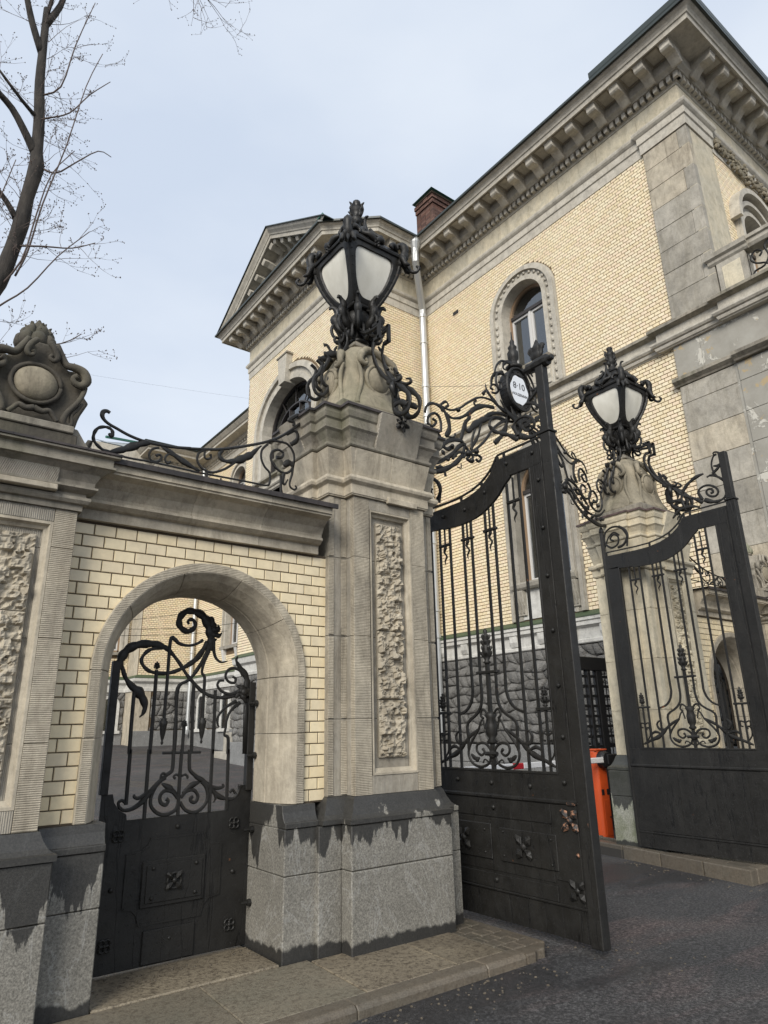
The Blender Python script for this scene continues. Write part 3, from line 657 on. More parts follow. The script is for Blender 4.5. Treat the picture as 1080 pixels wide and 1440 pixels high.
    m().sweep(C, [(-.3, 4.418), (.132, 4.418), (.136, 4.405), (.14, 4.405), (.14, 4.43), (.0, 4.47), (-.3, 4.49)], True).obj('metal_cap', 'coping2' if far else 'coping', t)
    # cartouche block carrying the lantern
    cx, cy = 3.58, 5.13; u = thing('stone_cartouche', lab2, 'stone ornament', T((cx, cy, 4.46)) if T else (cx, cy, 4.46))
    m().prism(rect(cx-.53, cx+.53, cy-.52, cy+.40), 2, 4.44, 4.55).obj('base_block', 'stone_dark', u, bevel=.01)
    lev = [(4.551, .50), (4.60, .475), (4.68, .43), (4.78, .385), (4.90, .35), (5.02, .33), (5.12, .322), (5.20, .305), (5.28, .27), (5.36, .22), (5.42, .16), (5.47, .12)]
    mb = m(); n = 20
    for z, h in lev:
        for j in range(n):
            a = 2*pi*j/n+pi/4; c, s_ = cos(a), sin(a); k = (abs(c)**3.5+abs(s_)**3.5)**(-1/3.5); mb.v.append((cx+c*k*h, cy+s_*k*h, z))
    for i in range(len(lev)-1):
        for j in range(n): k = (j+1) % n; mb.f.append((i*n+j, i*n+k, (i+1)*n+k, (i+1)*n+j))
    mb.f.append(tuple((len(lev)-1)*n+j for j in range(n))); mb.f.append(tuple(range(n-1, -1, -1)))
    mb.obj('tapered_body', 'stone_mid', u, smooth=True)
    for face in range(3):
        def F(x, d, z):     # local face coordinates: x along face, d out of face
            if face == 0: return (cx+x, cy-.35-d, z)
            if face == 1: return (cx-.35-d, cy-x, z)
            return (cx+.35+d, cy+x, z)
        mt = 'stone_mid'
        mb = m(); c0 = F(0, .0, 4.96); sc = (1, .5, 1.12) if face == 0 else (.5, 1, 1.12); mb.ball(c0, .13, 18, 10, sc); mb.obj('oval_boss', mt, u, smooth=True)
        mb = m(); mb.axis = Vector((0, 1, 0)) if face == 0 else Vector((1, 0, 0)); mb.tube([F(.14*cos(i*2*pi/28), .005, 4.96+.157*sin(i*2*pi/28)) for i in range(29)], .022, 6); mb.obj('boss_rim', mt, u, smooth=True)
        for s in (-1, 1):
            def sp(pts, r, nm='volute'):
                mb = m(); mb.axis = Vector((0, 1, 0)) if face == 0 else Vector((1, 0, 0)); mb.tube([F(s*x, d, z) for x, d, z in pts], r, 8, 4); mb.obj(nm, mt, u, smooth=True)
            sp([(0, -.10, 5.35), (.08, -.085, 5.325), (.15, -.04, 5.26), (.20, .0, 5.20), (.215, .01, 5.13), (.17, .012, 5.10), (.135, .01, 5.13), (.16, .01, 5.155)], [.04, .046, .042, .036, .03, .026, .02, .022])
            sp([(.23, -.02, 5.12), (.21, .0, 5.02), (.20, .0, 4.9), (.23, .01, 4.78), (.27, .03, 4.68), (.30, .07, 4.60)], [.014, .022, .022, .022, .026, .028], 'leaf_scroll')
            sp([(.0, .02, 4.765), (.08, .025, 4.755), (.12, .035, 4.72), (.10, .05, 4.68), (.07, .05, 4.70)], [.024, .02, .016, .012, .01], 'leaf_scroll')
    m().lathe((cx, cy, 5.44), [(.20, 0), (.21, .03), (.15, .06), (.12, .08), (.12, .10)], 4, sq=True).obj('lantern_seat', 'stone_dark', u, bevel=.006)
pier(None, 'sandstone gate pier on a rain-stained granite plinth carrying the nearer lantern', 'tapered stone block with oval bosses beneath the nearer lantern')
pier(MIR, 'cream stone gate pier with mossy foot carrying the farther lantern', 'mossy tapered stone block beneath the farther lantern', True)
# ---------------------------------------------------------------- wrought iron: measured bar lines (plane coordinates in metres)
TR={
 'GATE':[
  ([.022,.026,.028,.028,.026,.024,.022,.014,.012,.012,.012,.012,.012,.012,.014,.016],[(1.471,2.098),(1.471,2.151),(1.492,2.21),(1.535,2.261),(1.608,2.292),(1.696,2.3),(1.77,2.289),(1.835,2.259),(1.923,2.168),(1.988,2.082),(2.052,2.016),(2.128,1.951),(2.215,1.913),(2.301,1.906),(2.401,1.921),(2.476,1.95)]),
  ([.012,.012,.012,.012,.012,.012,.012,.012,.014,.02,.018,.02],[(1.794,2.274),(1.721,2.268),(1.662,2.237),(1.629,2.179),(1.654,2.126),(1.714,2.09),(1.815,2.082),(1.894,2.099),(1.983,2.143),(2.062,2.202),(2.112,2.273),(2.151,2.339)]),
  ([.012,.014,.02,.034,.026,.018,.01,.003],[(1.489,2.131),(1.521,2.047),(1.572,1.985),(1.624,1.944),(1.666,1.892),(1.687,1.83),(1.674,1.783),(1.651,1.759)]),
  (.013,[(1.597,1.939),(1.598,1.727),(1.602,1.506)]),
  (.013,[(1.751,2.107),(1.753,1.788),(1.752,1.5)]),
  ([.012,.012,.013,.016,.013,.01,.01,.012],[(1.838,1.735),(1.84,2.023),(1.841,2.332),(1.874,2.346),(1.912,2.316),(1.984,2.303),(2.054,2.319),(2.107,2.354)]),
  ([.013,.013,.013,.01,.012,.014,.016,.02],[(1.935,1.494),(1.931,1.734),(1.927,1.97),(2.003,2.032),(2.047,2.078),(2.101,2.164),(2.15,2.257),(2.165,2.351)]),
  (.013,[(2.071,1.489),(2.062,1.733),(2.055,2.005)]),
  ([.012,.012,.012,.01,.012,.016],[(2.145,1.732),(2.141,1.896),(2.14,2.058),(2.115,2.096),(2.127,2.176),(2.162,2.27)]),
  (.013,[(2.242,1.482),(2.241,1.731),(2.236,1.964)]),
  ([.016,.03,.036,.036,.03,.024,.022,.022,.022,.02,.018,.016,.014,.012,.01,.008],[(2.18,2.27),(2.177,2.352),(2.168,2.422),(2.141,2.491),(2.088,2.552),(2.024,2.576),(1.964,2.577),(1.913,2.538),(1.899,2.479),(1.924,2.434),(1.975,2.415),(2.022,2.441),(2.033,2.483),(2.004,2.513),(1.97,2.496),(1.983,2.473)]),
  ([.016,.013,.011,.008,.004],[(2.197,2.353),(2.205,2.272),(2.227,2.215),(2.273,2.184),(2.329,2.196)]),
  ([.026,.024,.02,.014,.01,.006],[(2.508,1.956),(2.511,2.038),(2.482,2.107),(2.429,2.164),(2.405,2.205),(2.417,2.237)]),
  ([.014,.012,.011,.011,.01,.01,.01,.01,.008],[(2.47,2.084),(2.442,2.124),(2.389,2.14),(2.337,2.123),(2.317,2.074),(2.347,2.032),(2.396,2.024),(2.409,2.056),(2.378,2.072)]),
  ([.014,.012,.01,.01,.01,.008],[(2.456,1.967),(2.375,1.934),(2.299,1.951),(2.253,1.996),(2.266,2.035),(2.306,2.039)]),
  ([.016,.01,.01,.01,.009,.013,.013],[(2.455,1.87),(2.376,1.802),(2.346,1.73),(2.342,1.674),(2.333,1.62),(2.366,1.597),(2.37,1.477)]),
  ([.014,.01,.009,.008,.004],[(2.422,1.881),(2.325,1.824),(2.271,1.758),(2.27,1.708),(2.288,1.678)]),
  (.026,[(2.508,2.049),(2.525,1.472)]),
  (.009,[(1.846,1.502),(2.146,1.498)]),
  (.012,[(1.998,1.701),(1.997,1.491)]),
  (.013,[(1.608,1.536),(1.612,1.163)]),
  (.013,[(1.746,1.532),(1.749,1.059)]),
  (.013,[(1.93,1.525),(1.932,1.394),(1.917,1.364),(1.883,1.345)]),
  (.013,[(1.994,1.523),(1.992,1.272),(1.997,1.063)]),
  (.013,[(2.055,1.521),(2.062,1.393),(2.084,1.355),(2.121,1.327)]),
  (.013,[(2.241,1.515),(2.241,1.068)]),
  (.013,[(2.374,1.511),(2.381,1.072)]),
  ([.012,.016,.018,.018,.014,.011,.01,.01,.01,.01],[(1.886,1.342),(1.829,1.292),(1.774,1.233),(1.726,1.177),(1.666,1.137),(1.605,1.127),(1.567,1.152),(1.559,1.182),(1.583,1.194),(1.609,1.173)]),
  (.009,[(1.887,1.324),(1.852,1.313),(1.85,1.347),(1.867,1.359),(1.897,1.339)]),
  (.012,[(1.986,1.18),(1.945,1.226),(1.885,1.238),(1.853,1.202),(1.863,1.157),(1.9,1.141),(1.916,1.167),(1.899,1.183)]),
  (.012,[(1.996,1.154),(1.974,1.1),(1.907,1.075),(1.841,1.091),(1.791,1.144),(1.788,1.204),(1.815,1.268),(1.844,1.303)]),
  (.012,[(2.011,1.18),(2.053,1.225),(2.111,1.227),(2.144,1.184),(2.128,1.144),(2.095,1.15),(2.086,1.173),(2.105,1.182)]),
  (.012,[(2.007,1.153),(2.051,1.096),(2.122,1.072),(2.189,1.103),(2.221,1.163),(2.207,1.238),(2.166,1.284)]),
  ([.012,.016,.018,.016,.012,.012,.012,.02],[(2.104,1.33),(2.177,1.29),(2.24,1.236),(2.304,1.176),(2.379,1.146),(2.441,1.145),(2.479,1.188),(2.493,1.243)]),
  (.01,[(2.449,1.181),(2.425,1.211),(2.404,1.191)]),
  ([.006,.02,.008],[(1.857,1.29),(1.926,1.25),(1.972,1.21)]),
  ([.006,.02,.008],[(2.154,1.283),(2.085,1.261),(2.022,1.21)]),
  ([.012,.012,.01,.006],[(2.227,1.252),(2.295,1.23),(2.347,1.239),(2.336,1.259)]),
  ([.012,.012,.01,.006],[(1.745,1.227),(1.697,1.201),(1.664,1.213),(1.668,1.228)]),
  ([.012,.01,.004],[(2.279,1.191),(2.287,1.159),(2.271,1.128)]),
  (.008,[(2.005,1.333),(2.033,1.342),(2.055,1.325),(2.047,1.315)]),
  (.008,[(1.988,1.334),(1.964,1.346),(1.945,1.332),(1.961,1.317)]),
 ],
 'CREST':[
  ([.014,.016,.018,.018,.014,.013,.013,.013,.013,.013,.013,.013,.013],[(1.133,3.992),(1.109,4.001),(1.084,3.989),(1.079,3.954),(1.099,3.922),(1.139,3.897),(1.195,3.877),(1.277,3.848),(1.36,3.83),(1.442,3.822),(1.542,3.824),(1.653,3.833),(1.783,3.855)]),
  (.013,[(1.776,3.851),(1.91,3.877),(2.02,3.903),(2.16,3.952),(2.315,4.015),(2.455,4.079),(2.578,4.151),(2.694,4.249),(2.791,4.344),(2.868,4.425)]),
  ([.022,.016,.012,.012,.012,.012,.012,.012,.012,.012,.012],[(1.147,3.801),(1.168,3.824),(1.163,3.849),(1.142,3.866),(1.103,3.867),(1.06,3.844),(1.038,3.799),(1.038,3.747),(1.066,3.711),(1.115,3.68),(1.165,3.677)]),
  ([.012,.026,.03,.026,.01],[(1.162,3.674),(1.251,3.713),(1.326,3.76),(1.41,3.81),(1.475,3.826)]),
  (.009,[(1.186,3.665),(1.311,3.659),(1.456,3.665),(1.623,3.665),(1.797,3.662)]),
  ([.009,.009,.009,.009,.009,.011,.011,.011,.011,.011,.011],[(1.799,3.66),(1.942,3.662),(2.175,3.668),(2.37,3.671),(2.47,3.672),(2.505,3.699),(2.503,3.795),(2.453,3.843),(2.417,3.914),(2.422,3.996),(2.476,4.064)]),
  ([.008,.022,.024,.01],[(1.543,3.815),(1.631,3.777),(1.748,3.72),(1.871,3.674)]),
  ([.01,.01,.01,.01,.01,.01,.01,.014],[(1.528,3.798),(1.479,3.775),(1.456,3.727),(1.476,3.678),(1.529,3.681),(1.555,3.723),(1.534,3.741),(1.511,3.724)]),
  (.01,[(1.646,3.758),(1.607,3.763),(1.582,3.72),(1.6,3.684),(1.63,3.702)]),
  (.011,[(2.186,3.832),(2.104,3.754),(2.013,3.698),(1.95,3.684),(1.885,3.707),(1.845,3.763),(1.854,3.83),(1.901,3.87)]),
  ([.01,.01,.01,.01,.014],[(1.904,3.861),(1.906,3.805),(1.934,3.795),(1.962,3.818),(1.951,3.842)]),
  ([.012,.018,.018,.016,.03,.034,.028,.016,.006],[(2.066,3.912),(2.033,3.865),(2.055,3.821),(2.115,3.814),(2.195,3.843),(2.261,3.883),(2.319,3.926),(2.357,3.97),(2.415,4.034)]),
  ([.012,.012,.012,.012,.012,.012,.012,.012,.012,.012,.012,.012,.012,.012,.014,.02],[(2.495,4.105),(2.579,4.116),(2.665,4.114),(2.72,4.068),(2.744,4.001),(2.733,3.906),(2.694,3.846),(2.641,3.825),(2.588,3.841),(2.534,3.881),(2.508,3.946),(2.525,4.005),(2.582,4.034),(2.63,4.015),(2.616,3.969),(2.563,3.959)]),
  ([.012,.012,.011,.01,.01,.01,.008],[(2.739,3.958),(2.726,3.833),(2.705,3.758),(2.71,3.709),(2.751,3.689),(2.774,3.712),(2.759,3.731)]),
  (.013,[(2.613,3.794),(2.621,3.617)]),
  (.01,[(1.243,3.65),(1.25,3.613)]),
  (.012,[(1.932,3.68),(1.933,3.63)]),
  (.008,[(2.058,3.651),(2.057,3.618)]),
  ([.01,.014,.014,.018,.024],[(2.662,4.199),(2.726,4.256),(2.771,4.246),(2.767,4.173),(2.708,4.117)]),
  ([.01,.016,.02,.02,.018,.008],[(2.725,4.308),(2.73,4.349),(2.68,4.349),(2.723,4.395),(2.778,4.432),(2.812,4.411)]),
  ([.014,.014,.005],[(2.788,4.467),(2.833,4.502),(2.821,4.531)]),
  ([.02,.03,.02],[(2.639,3.895),(2.691,3.937),(2.735,3.916)]),
  ([.02,.016,.01,.006],[(2.641,3.815),(2.633,3.743),(2.655,3.718),(2.685,3.774)]),
 ],
 'FRONT':[
  (.014,[(5.07,5.761),(4.937,5.586),(4.788,5.532),(4.675,5.527)]),
  (.016,[(4.651,5.545),(4.643,5.396),(4.746,5.398),(4.776,5.291),(4.743,5.154),(4.66,4.995),(4.544,4.86),(4.423,4.78)]),
  ([.03,.05,.045,.015],[(4.48,4.797),(4.517,4.7),(4.505,4.583),(4.475,4.504)]),
  (.018,[(4.552,4.833),(4.46,4.779),(4.321,4.667),(4.222,4.537),(4.237,4.423),(4.334,4.402),(4.438,4.468),(4.444,4.533),(4.345,4.529),(4.261,4.469)]),
  (.012,[(4.528,4.952),(4.582,5.031),(4.548,4.936),(4.477,4.825),(4.389,4.735)]),
  ([.014,.014,.012,.01,.006],[(4.477,4.813),(4.387,4.772),(4.333,4.772),(4.349,4.811),(4.403,4.836)]),
 ],
 'SIDE':[
  (.013,[(3.425,5.89),(3.48,5.792),(3.549,5.712),(3.565,5.626),(3.52,5.506),(3.399,5.368)]),
  (.013,[(3.331,5.723),(3.398,5.644),(3.439,5.568),(3.426,5.46),(3.372,5.359)]),
  ([.02,.026,.026,.016],[(3.399,5.362),(3.307,5.311),(3.229,5.291),(3.153,5.272)]),
  (.015,[(3.165,5.27),(3.204,5.221),(3.149,5.099),(3.121,5.011),(3.138,4.942),(3.189,4.912),(3.271,4.927),(3.315,4.986),(3.302,5.053),(3.244,5.052),(3.207,4.995),(3.232,4.963),(3.27,4.997)]),
  (.014,[(3.066,5.169),(3.123,5.127),(3.105,5.042),(3.047,4.964),(3.028,4.887),(3.06,4.804),(3.128,4.792),(3.183,4.85),(3.201,4.915)]),
  ([.02,.016,.012,.016],[(3.268,5.305),(3.229,5.329),(3.19,5.378),(3.151,5.371)]),
  ([.02,.014,.01,.005],[(3.333,5.364),(3.346,5.419),(3.319,5.474),(3.267,5.445)]),
 ],
 'OVER':[
  ([.02,.024,.022,.018,.014,.012,.012],[(4.861,4.845),(4.927,4.952),(4.905,5.099),(4.819,5.197),(4.683,5.216),(4.59,5.154),(4.558,5.062)]),
  (.013,[(4.79,4.886),(4.797,4.993),(4.765,5.075),(4.694,5.093),(4.609,5.024),(4.596,4.939),(4.666,4.921),(4.724,4.988),(4.672,5.016)]),
  ([.016,.014,.012,.012,.012],[(4.834,5.148),(4.811,5.226),(4.89,5.298),(4.929,5.26),(4.885,5.224)]),
  (.011,[(4.829,5.215),(4.959,5.206),(5.117,5.279),(5.263,5.396),(5.412,5.497),(5.539,5.543),(5.686,5.545),(5.789,5.517)]),
  ([.014,.012,.012,.018,.026,.02,.016],[(4.881,5.153),(4.971,5.109),(5.107,5.147),(5.251,5.241),(5.401,5.364),(5.55,5.431),(5.719,5.455)]),
  (.018,[(5.097,4.841),(5.175,5.076),(5.192,5.105),(5.259,5.184),(5.278,5.226)]),
  ([.02,.02,.02,.03,.03,.02,.014,.014],[(5.191,5.092),(5.186,5.031),(5.245,5.01),(5.337,5.107),(5.48,5.214),(5.596,5.271),(5.731,5.314),(5.898,5.321)]),
  (.013,[(5.349,5.062),(5.29,4.913),(5.273,4.801),(5.284,4.744)]),
  ([.024,.02,.024,.018],[(5.995,5.439),(5.815,5.492),(5.722,5.555),(5.601,5.662)]),
  ([.024,.018,.008],[(5.997,5.452),(5.903,5.53),(5.844,5.604)]),
  (.012,[(5.7,5.666),(5.767,5.673),(5.823,5.73),(5.796,5.787),(5.72,5.783),(5.681,5.725),(5.721,5.711)]),
  ([.012,.016,.02,.024],[(5.692,5.755),(5.722,5.883),(5.796,5.96),(5.939,6.02)]),
  ([.014,.02],[(5.585,5.657),(5.53,5.588)]),
  ([.02,.016,.005],[(5.647,5.624),(5.603,5.675),(5.593,5.75)]),
  (.01,[(5.407,5.463),(5.364,5.425),(5.385,5.393),(5.434,5.414)]),
  ([.014,.014,.014,.014,.014,.014,.014,.014,.014],[(5.928,5.291),(5.812,5.145),(5.678,5.11),(5.611,5.168),(5.626,5.247),(5.698,5.318),(5.833,5.342),(5.906,5.324),(5.923,5.251)]),
  ([.03,.024,.02,.018,.028],[(5.995,5.439),(5.932,5.331),(5.88,5.163),(5.769,5.046),(5.679,4.962)]),
  (.018,[(4.626,4.516),(4.768,4.527),(4.919,4.614),(5.059,4.759),(5.14,4.824),(5.047,4.847),(4.894,4.793),(4.816,4.714),(4.887,4.687),(4.965,4.751)]),
  (.014,[(4.665,4.576),(4.777,4.676),(4.855,4.754),(4.97,4.82),(5.123,4.843)]),
  (.014,[(5.139,4.809),(5.23,4.74),(5.284,4.692),(5.239,4.621),(5.183,4.638),(5.225,4.678)]),
  (.013,[(5.285,4.707),(5.365,4.726),(5.422,4.701),(5.377,4.645),(5.33,4.665)]),
  (.014,[(4.954,4.585),(5.035,4.678),(5.131,4.701),(5.147,4.66),(5.088,4.631)]),
  ([.014,.012,.012],[(4.691,4.423),(4.798,4.433),(4.828,4.339)]),
  (.006,[(5.021,4.497),(5.077,4.495),(5.082,4.555)]),
  (.009,[(4.88,4.849),(4.973,4.858),(5.013,4.899),(5.005,4.919)]),
 ],
 'LEAF':[
  ([.03,.024,.016,.014,.014,.014,.014,.014,.01],[(3.844,4.262),(3.758,4.21),(3.67,4.196),(3.59,4.222),(3.553,4.3),(3.557,4.405),(3.614,4.49),(3.708,4.549),(3.767,4.54)]),
  ([.02,.02,.015,.015,.015,.015,.015,.015,.015,.015,.015,.015,.015,.015],[(3.867,4.27),(3.904,4.362),(3.887,4.413),(3.825,4.437),(3.756,4.429),(3.682,4.38),(3.656,4.313),(3.695,4.271),(3.761,4.283),(3.802,4.332),(3.791,4.375),(3.74,4.374),(3.717,4.327),(3.751,4.322)]),
  ([.03,.02,.02,.014,.01,.008],[(3.871,4.233),(3.958,4.304),(4.049,4.358),(4.131,4.409),(4.187,4.481),(4.228,4.517)]),
  ([.02,.02,.014,.012,.012,.012,.01,.008],[(3.689,4.565),(3.616,4.608),(3.572,4.655),(3.549,4.727),(3.555,4.797),(3.6,4.831),(3.634,4.826),(3.624,4.791)]),
  ([.02,.018,.01],[(3.572,4.655),(3.611,4.647),(3.658,4.66)]),
  (.02,[(5.109,4.226),(5.012,4.14),(4.996,4.04),(5.07,3.952),(5.162,3.931)]),
 ],
}
def rosette(parent, T, c, ax, r, mat='iron', d=1, n=4, name='rosette'):
    """four pointed leaves round a stud; ax = normal axis, d = side it faces"""
    mb = MB(T)
    for i in range(n):
        a = pi/4+2*pi*i/n; u, w = cos(a), sin(a)
        def P(k, s, h):
            p, q = u*k-w*s, w*k+u*s
            return (c[0]+d*h, c[1]+p, c[2]+q) if ax == 0 else (c[0]+p, c[1]+d*h, c[2]+q)
        b = len(mb.v); mb.v += [P(r*.15, 0, .012), P(r*.6, r*.36, .006), P(r*1.05, r*.12, .012), P(r*1.05, -r*.12, .012), P(r*.6, -r*.36, .006), P(r*.65, 0, .03)]
        mb.f += [(b, b+1, b+5), (b+1, b+2, b+5), (b+2, b+3, b+5), (b+3, b+4, b+5), (b+4, b, b+5)]
    o = mb.obj(name, mat, parent)
    mb = MB(T); mb.ball(c, r*.3, 10, 6, (.9, 1, 1)); mb.obj('stud', mat, o, smooth=True)
    return o
def rivet(parent, T, c, r=.014, mat='iron'):
    mb = MB(T); mb.ball(c, r, 8, 5); return mb.obj('rivet', mat, parent, smooth=True)
def cone_finial(parent, T, c, h, r, name='finial'):
    mb = MB(T); mb.lathe(c, [(r*.5, 0), (r*.9, h*.05), (r*.45, h*.1), (r*.9, h*.2), (r*1.0, h*.35), (r*.8, h*.6), (r*.5, h*.8), (r*.35, h*.86), (r*.5, h*.93), (.002, h)], 8)
    o = mb.obj(name, 'iron', parent, smooth=True); mb = MB(T)
    for k in range(4):
        for j in range(5):
            a = 2*pi*(j+.5*(k % 2))/5; R = r*(1.0-.1*k); z = c[2]+h*(.22+.16*k)
            mb.tube([(c[0]+cos(a)*R*.7, c[1]+sin(a)*R*.7, z), (c[0]+cos(a)*R*1.2, c[1]+sin(a)*R*1.2, z+h*.09), (c[0]+cos(a)*R*1.35, c[1]+sin(a)*R*1.35, z+h*.13)], [r*.4, r*.35, .002], 5)
    mb.obj('scales', 'iron', o); return o

# small gate in the arch
def small_gate(T, label):
    t = thing('pedestrian_gate', label, 'gate', T((2.0, 5.24, .12)) if T else (2.0, 5.24, .12)); m = lambda: MB(T)
    for r, p in TR['GATE']: scroll(t, T, 1, 5.24, p, [x*1.12 for x in r] if isinstance(r, list) else r*1.12)
    cx_, cz_ = 2.165, 2.43
    for k in range(6):
        a = -1.2+k*.5; L = .05+.02*(k % 2); x0, z0 = cx_+.012*cos(a), cz_-.02+.012*sin(a)+.02*(k % 3)
        scroll(t, T, 1, 5.235-.004*(k % 3), [(x0, z0), (x0+L*.5*cos(a), z0+L*.5*sin(a)), (x0+L*cos(a+.35), z0+L*sin(a+.35)), (x0+L*1.25*cos(a+.7), z0+L*1.25*sin(a+.7))], [.012, .022, .017, .003])
    rx_, rz_ = TR['GATE'][0][1][-1]
    for k in range(9):
        a = 1.6+k*.62; L = .06+.025*(k % 2); scroll(t, T, 1, 5.225-.004*(k % 3), [(rx_, rz_), (rx_+L*.5*cos(a), rz_+L*.5*sin(a)), (rx_+L*cos(a+.3), rz_+L*sin(a+.3))], [.014, .026, .004])
    mb = m(); mb.ball((rx_, 5.215, rz_), .03, 10, 6, (1, .7, 1)); mb.obj('boss', 'iron', t, smooth=True)
    m().prism([(1.44, .13), (2.585, .13), (2.585, 1.24), (2.50, 1.24), (2.485, 1.19), (2.45, 1.145), (2.38, 1.12), (2.372, 1.068), (1.627, 1.062), (1.62, 1.10), (1.57, 1.13), (1.53, 1.18), (1.515, 1.24), (1.44, 1.24)], 1, 5.236, 5.262).obj('door_plate', 'iron', t, bevel=.002)
    m().box(1.42, 1.475, 5.215, 5.265, 1.24, 2.16).obj('stile', 'iron', t, bevel=.003); m().box(2.525, 2.58, 5.21, 5.265, 1.20, 2.03).obj('stile', 'iron', t, bevel=.003)
    # raised frame with notched corners, inner panel
    fr = [(1.63, .469), (1.69, .41), (1.80, .361), (1.80, .36), (2.20, .389), (2.25, .45), (2.336, .455), (2.373, .518), (2.361, .83), (2.30, .85), (2.25, .87), (2.20, .923), (1.813, .918), (1.79, .863), (1.70, .85), (1.653, .84)]
    fr = [(1.65, .50), (1.71, .49), (1.75, .45), (1.765, .385), (2.21, .385), (2.225, .45), (2.265, .49), (2.345, .50), (2.345, .84), (2.27, .85), (2.225, .88), (2.21, .925), (1.81, .925), (1.795, .88), (1.75, .85), (1.65, .84)]
    mb = m(); mb.axis = Vector((0, 1, 0)); mb.tube([(x, 5.234, z) for x, z in fr+[fr[0]]], .010, 4); mb.obj('frame_moulding', 'iron', t)
    m().prism(fr, 1, 5.230, 5.2365).obj('panel', 'iron', t)
    p = m().box(1.76, 2.225, 5.216, 5.231, .487, .783).obj('panel', 'iron', t, bevel=.005)
    m().box(1.79, 2.20, 5.208, 5.217, .515, .757).obj('inner_plate', 'iron', p, bevel=.003)
    rosette(t, T, (1.99, 5.204, .64), 1, .075, d=-1, n=4)
    mb = m(); mb.axis = Vector((0, 1, 0)); mb.tube([(1.99+.05*cos(a*pi/8), 5.2, .64+.05*sin(a*pi/8)) for a in range(17)], .009, 5); mb.obj('rosette_ring', 'iron', t)
    m().box(1.80, 2.17, 5.220, 5.2365, .14, .345).obj('panel', 'iron', t, bevel=.004)
    for x, z in ((1.835, .735), (2.15, .735), (1.835, .545), (2.15, .545)): rivet(t, T, (x, 5.206, z))
    for x, z in ((2.0, .99), (1.99, .275), (1.56, .63), (2.45, .637)): rivet(t, T, (x, 5.232, z), .018)
    for x, z in ((1.575, .966), (2.444, .972), (2.44, .284), (1.55, .30)):
        for k in range(4):
            a = pi/4+k*pi/2
            mb = m(); mb.axis = Vector((0, 1, 0)); mb.tube([(x+.024*cos(a)+.02*cos(b*pi/4), 5.226, z+.024*sin(a)+.02*sin(b*pi/4)) for b in range(9)], .007, 5); o = mb.obj('petal', 'iron', t)
        rivet(t, T, (x, 5.226, z), .014)
    for z in (.42, .92, 1.46, 1.86): m().lathe((2.50, 5.17, z), [(.012, 0), (.012, .05), (.024, .052), (.026, .075), (.012, .085)], 8, ax=0).obj('hinge_pin', 'iron', t)
    for x, zt in ((1.751, 2.10), (1.998, 1.67)): cone_finial(t, T, (x, 5.24, zt+.01), .06, .018)
    for x, z0, z1 in ((1.836, 1.56, 1.75), (2.144, 1.56, 1.75)):
        mb = m(); h = z1-z0; mb.lathe((x, 5.24, z0), [(.004, 0), (.012, h*.08), (.006, h*.14), (.012, h*.24), (.02, h*.4), (.03, h*.75), (.034, h*.88), (.02, h*.93), (.03, h)], 8); mb.obj('tassel', 'iron', t, smooth=True)
    return t
small_gate(None, 'black ironwork pedestrian gate with acanthus scrolls standing in the stone arch')
small_gate(MIR, 'dark scrolled pedestrian gate in the farther arch, glimpsed through the right hand gate leaf')

# cresting on the wall tops
def cresting(T, label):
    t = thing('iron_cresting', label, 'ironwork', T((2.0, 4.95, 3.44)) if T else (2.0, 4.95, 3.44))
    for r, p in TR['CREST']: scroll(t, T, 1, 4.95, p, r)
cresting(None, 'black scrolling iron cresting running along the wall top towards the nearer pier')
cresting(MIR, 'iron cresting on the wall behind the right hand gate leaf')

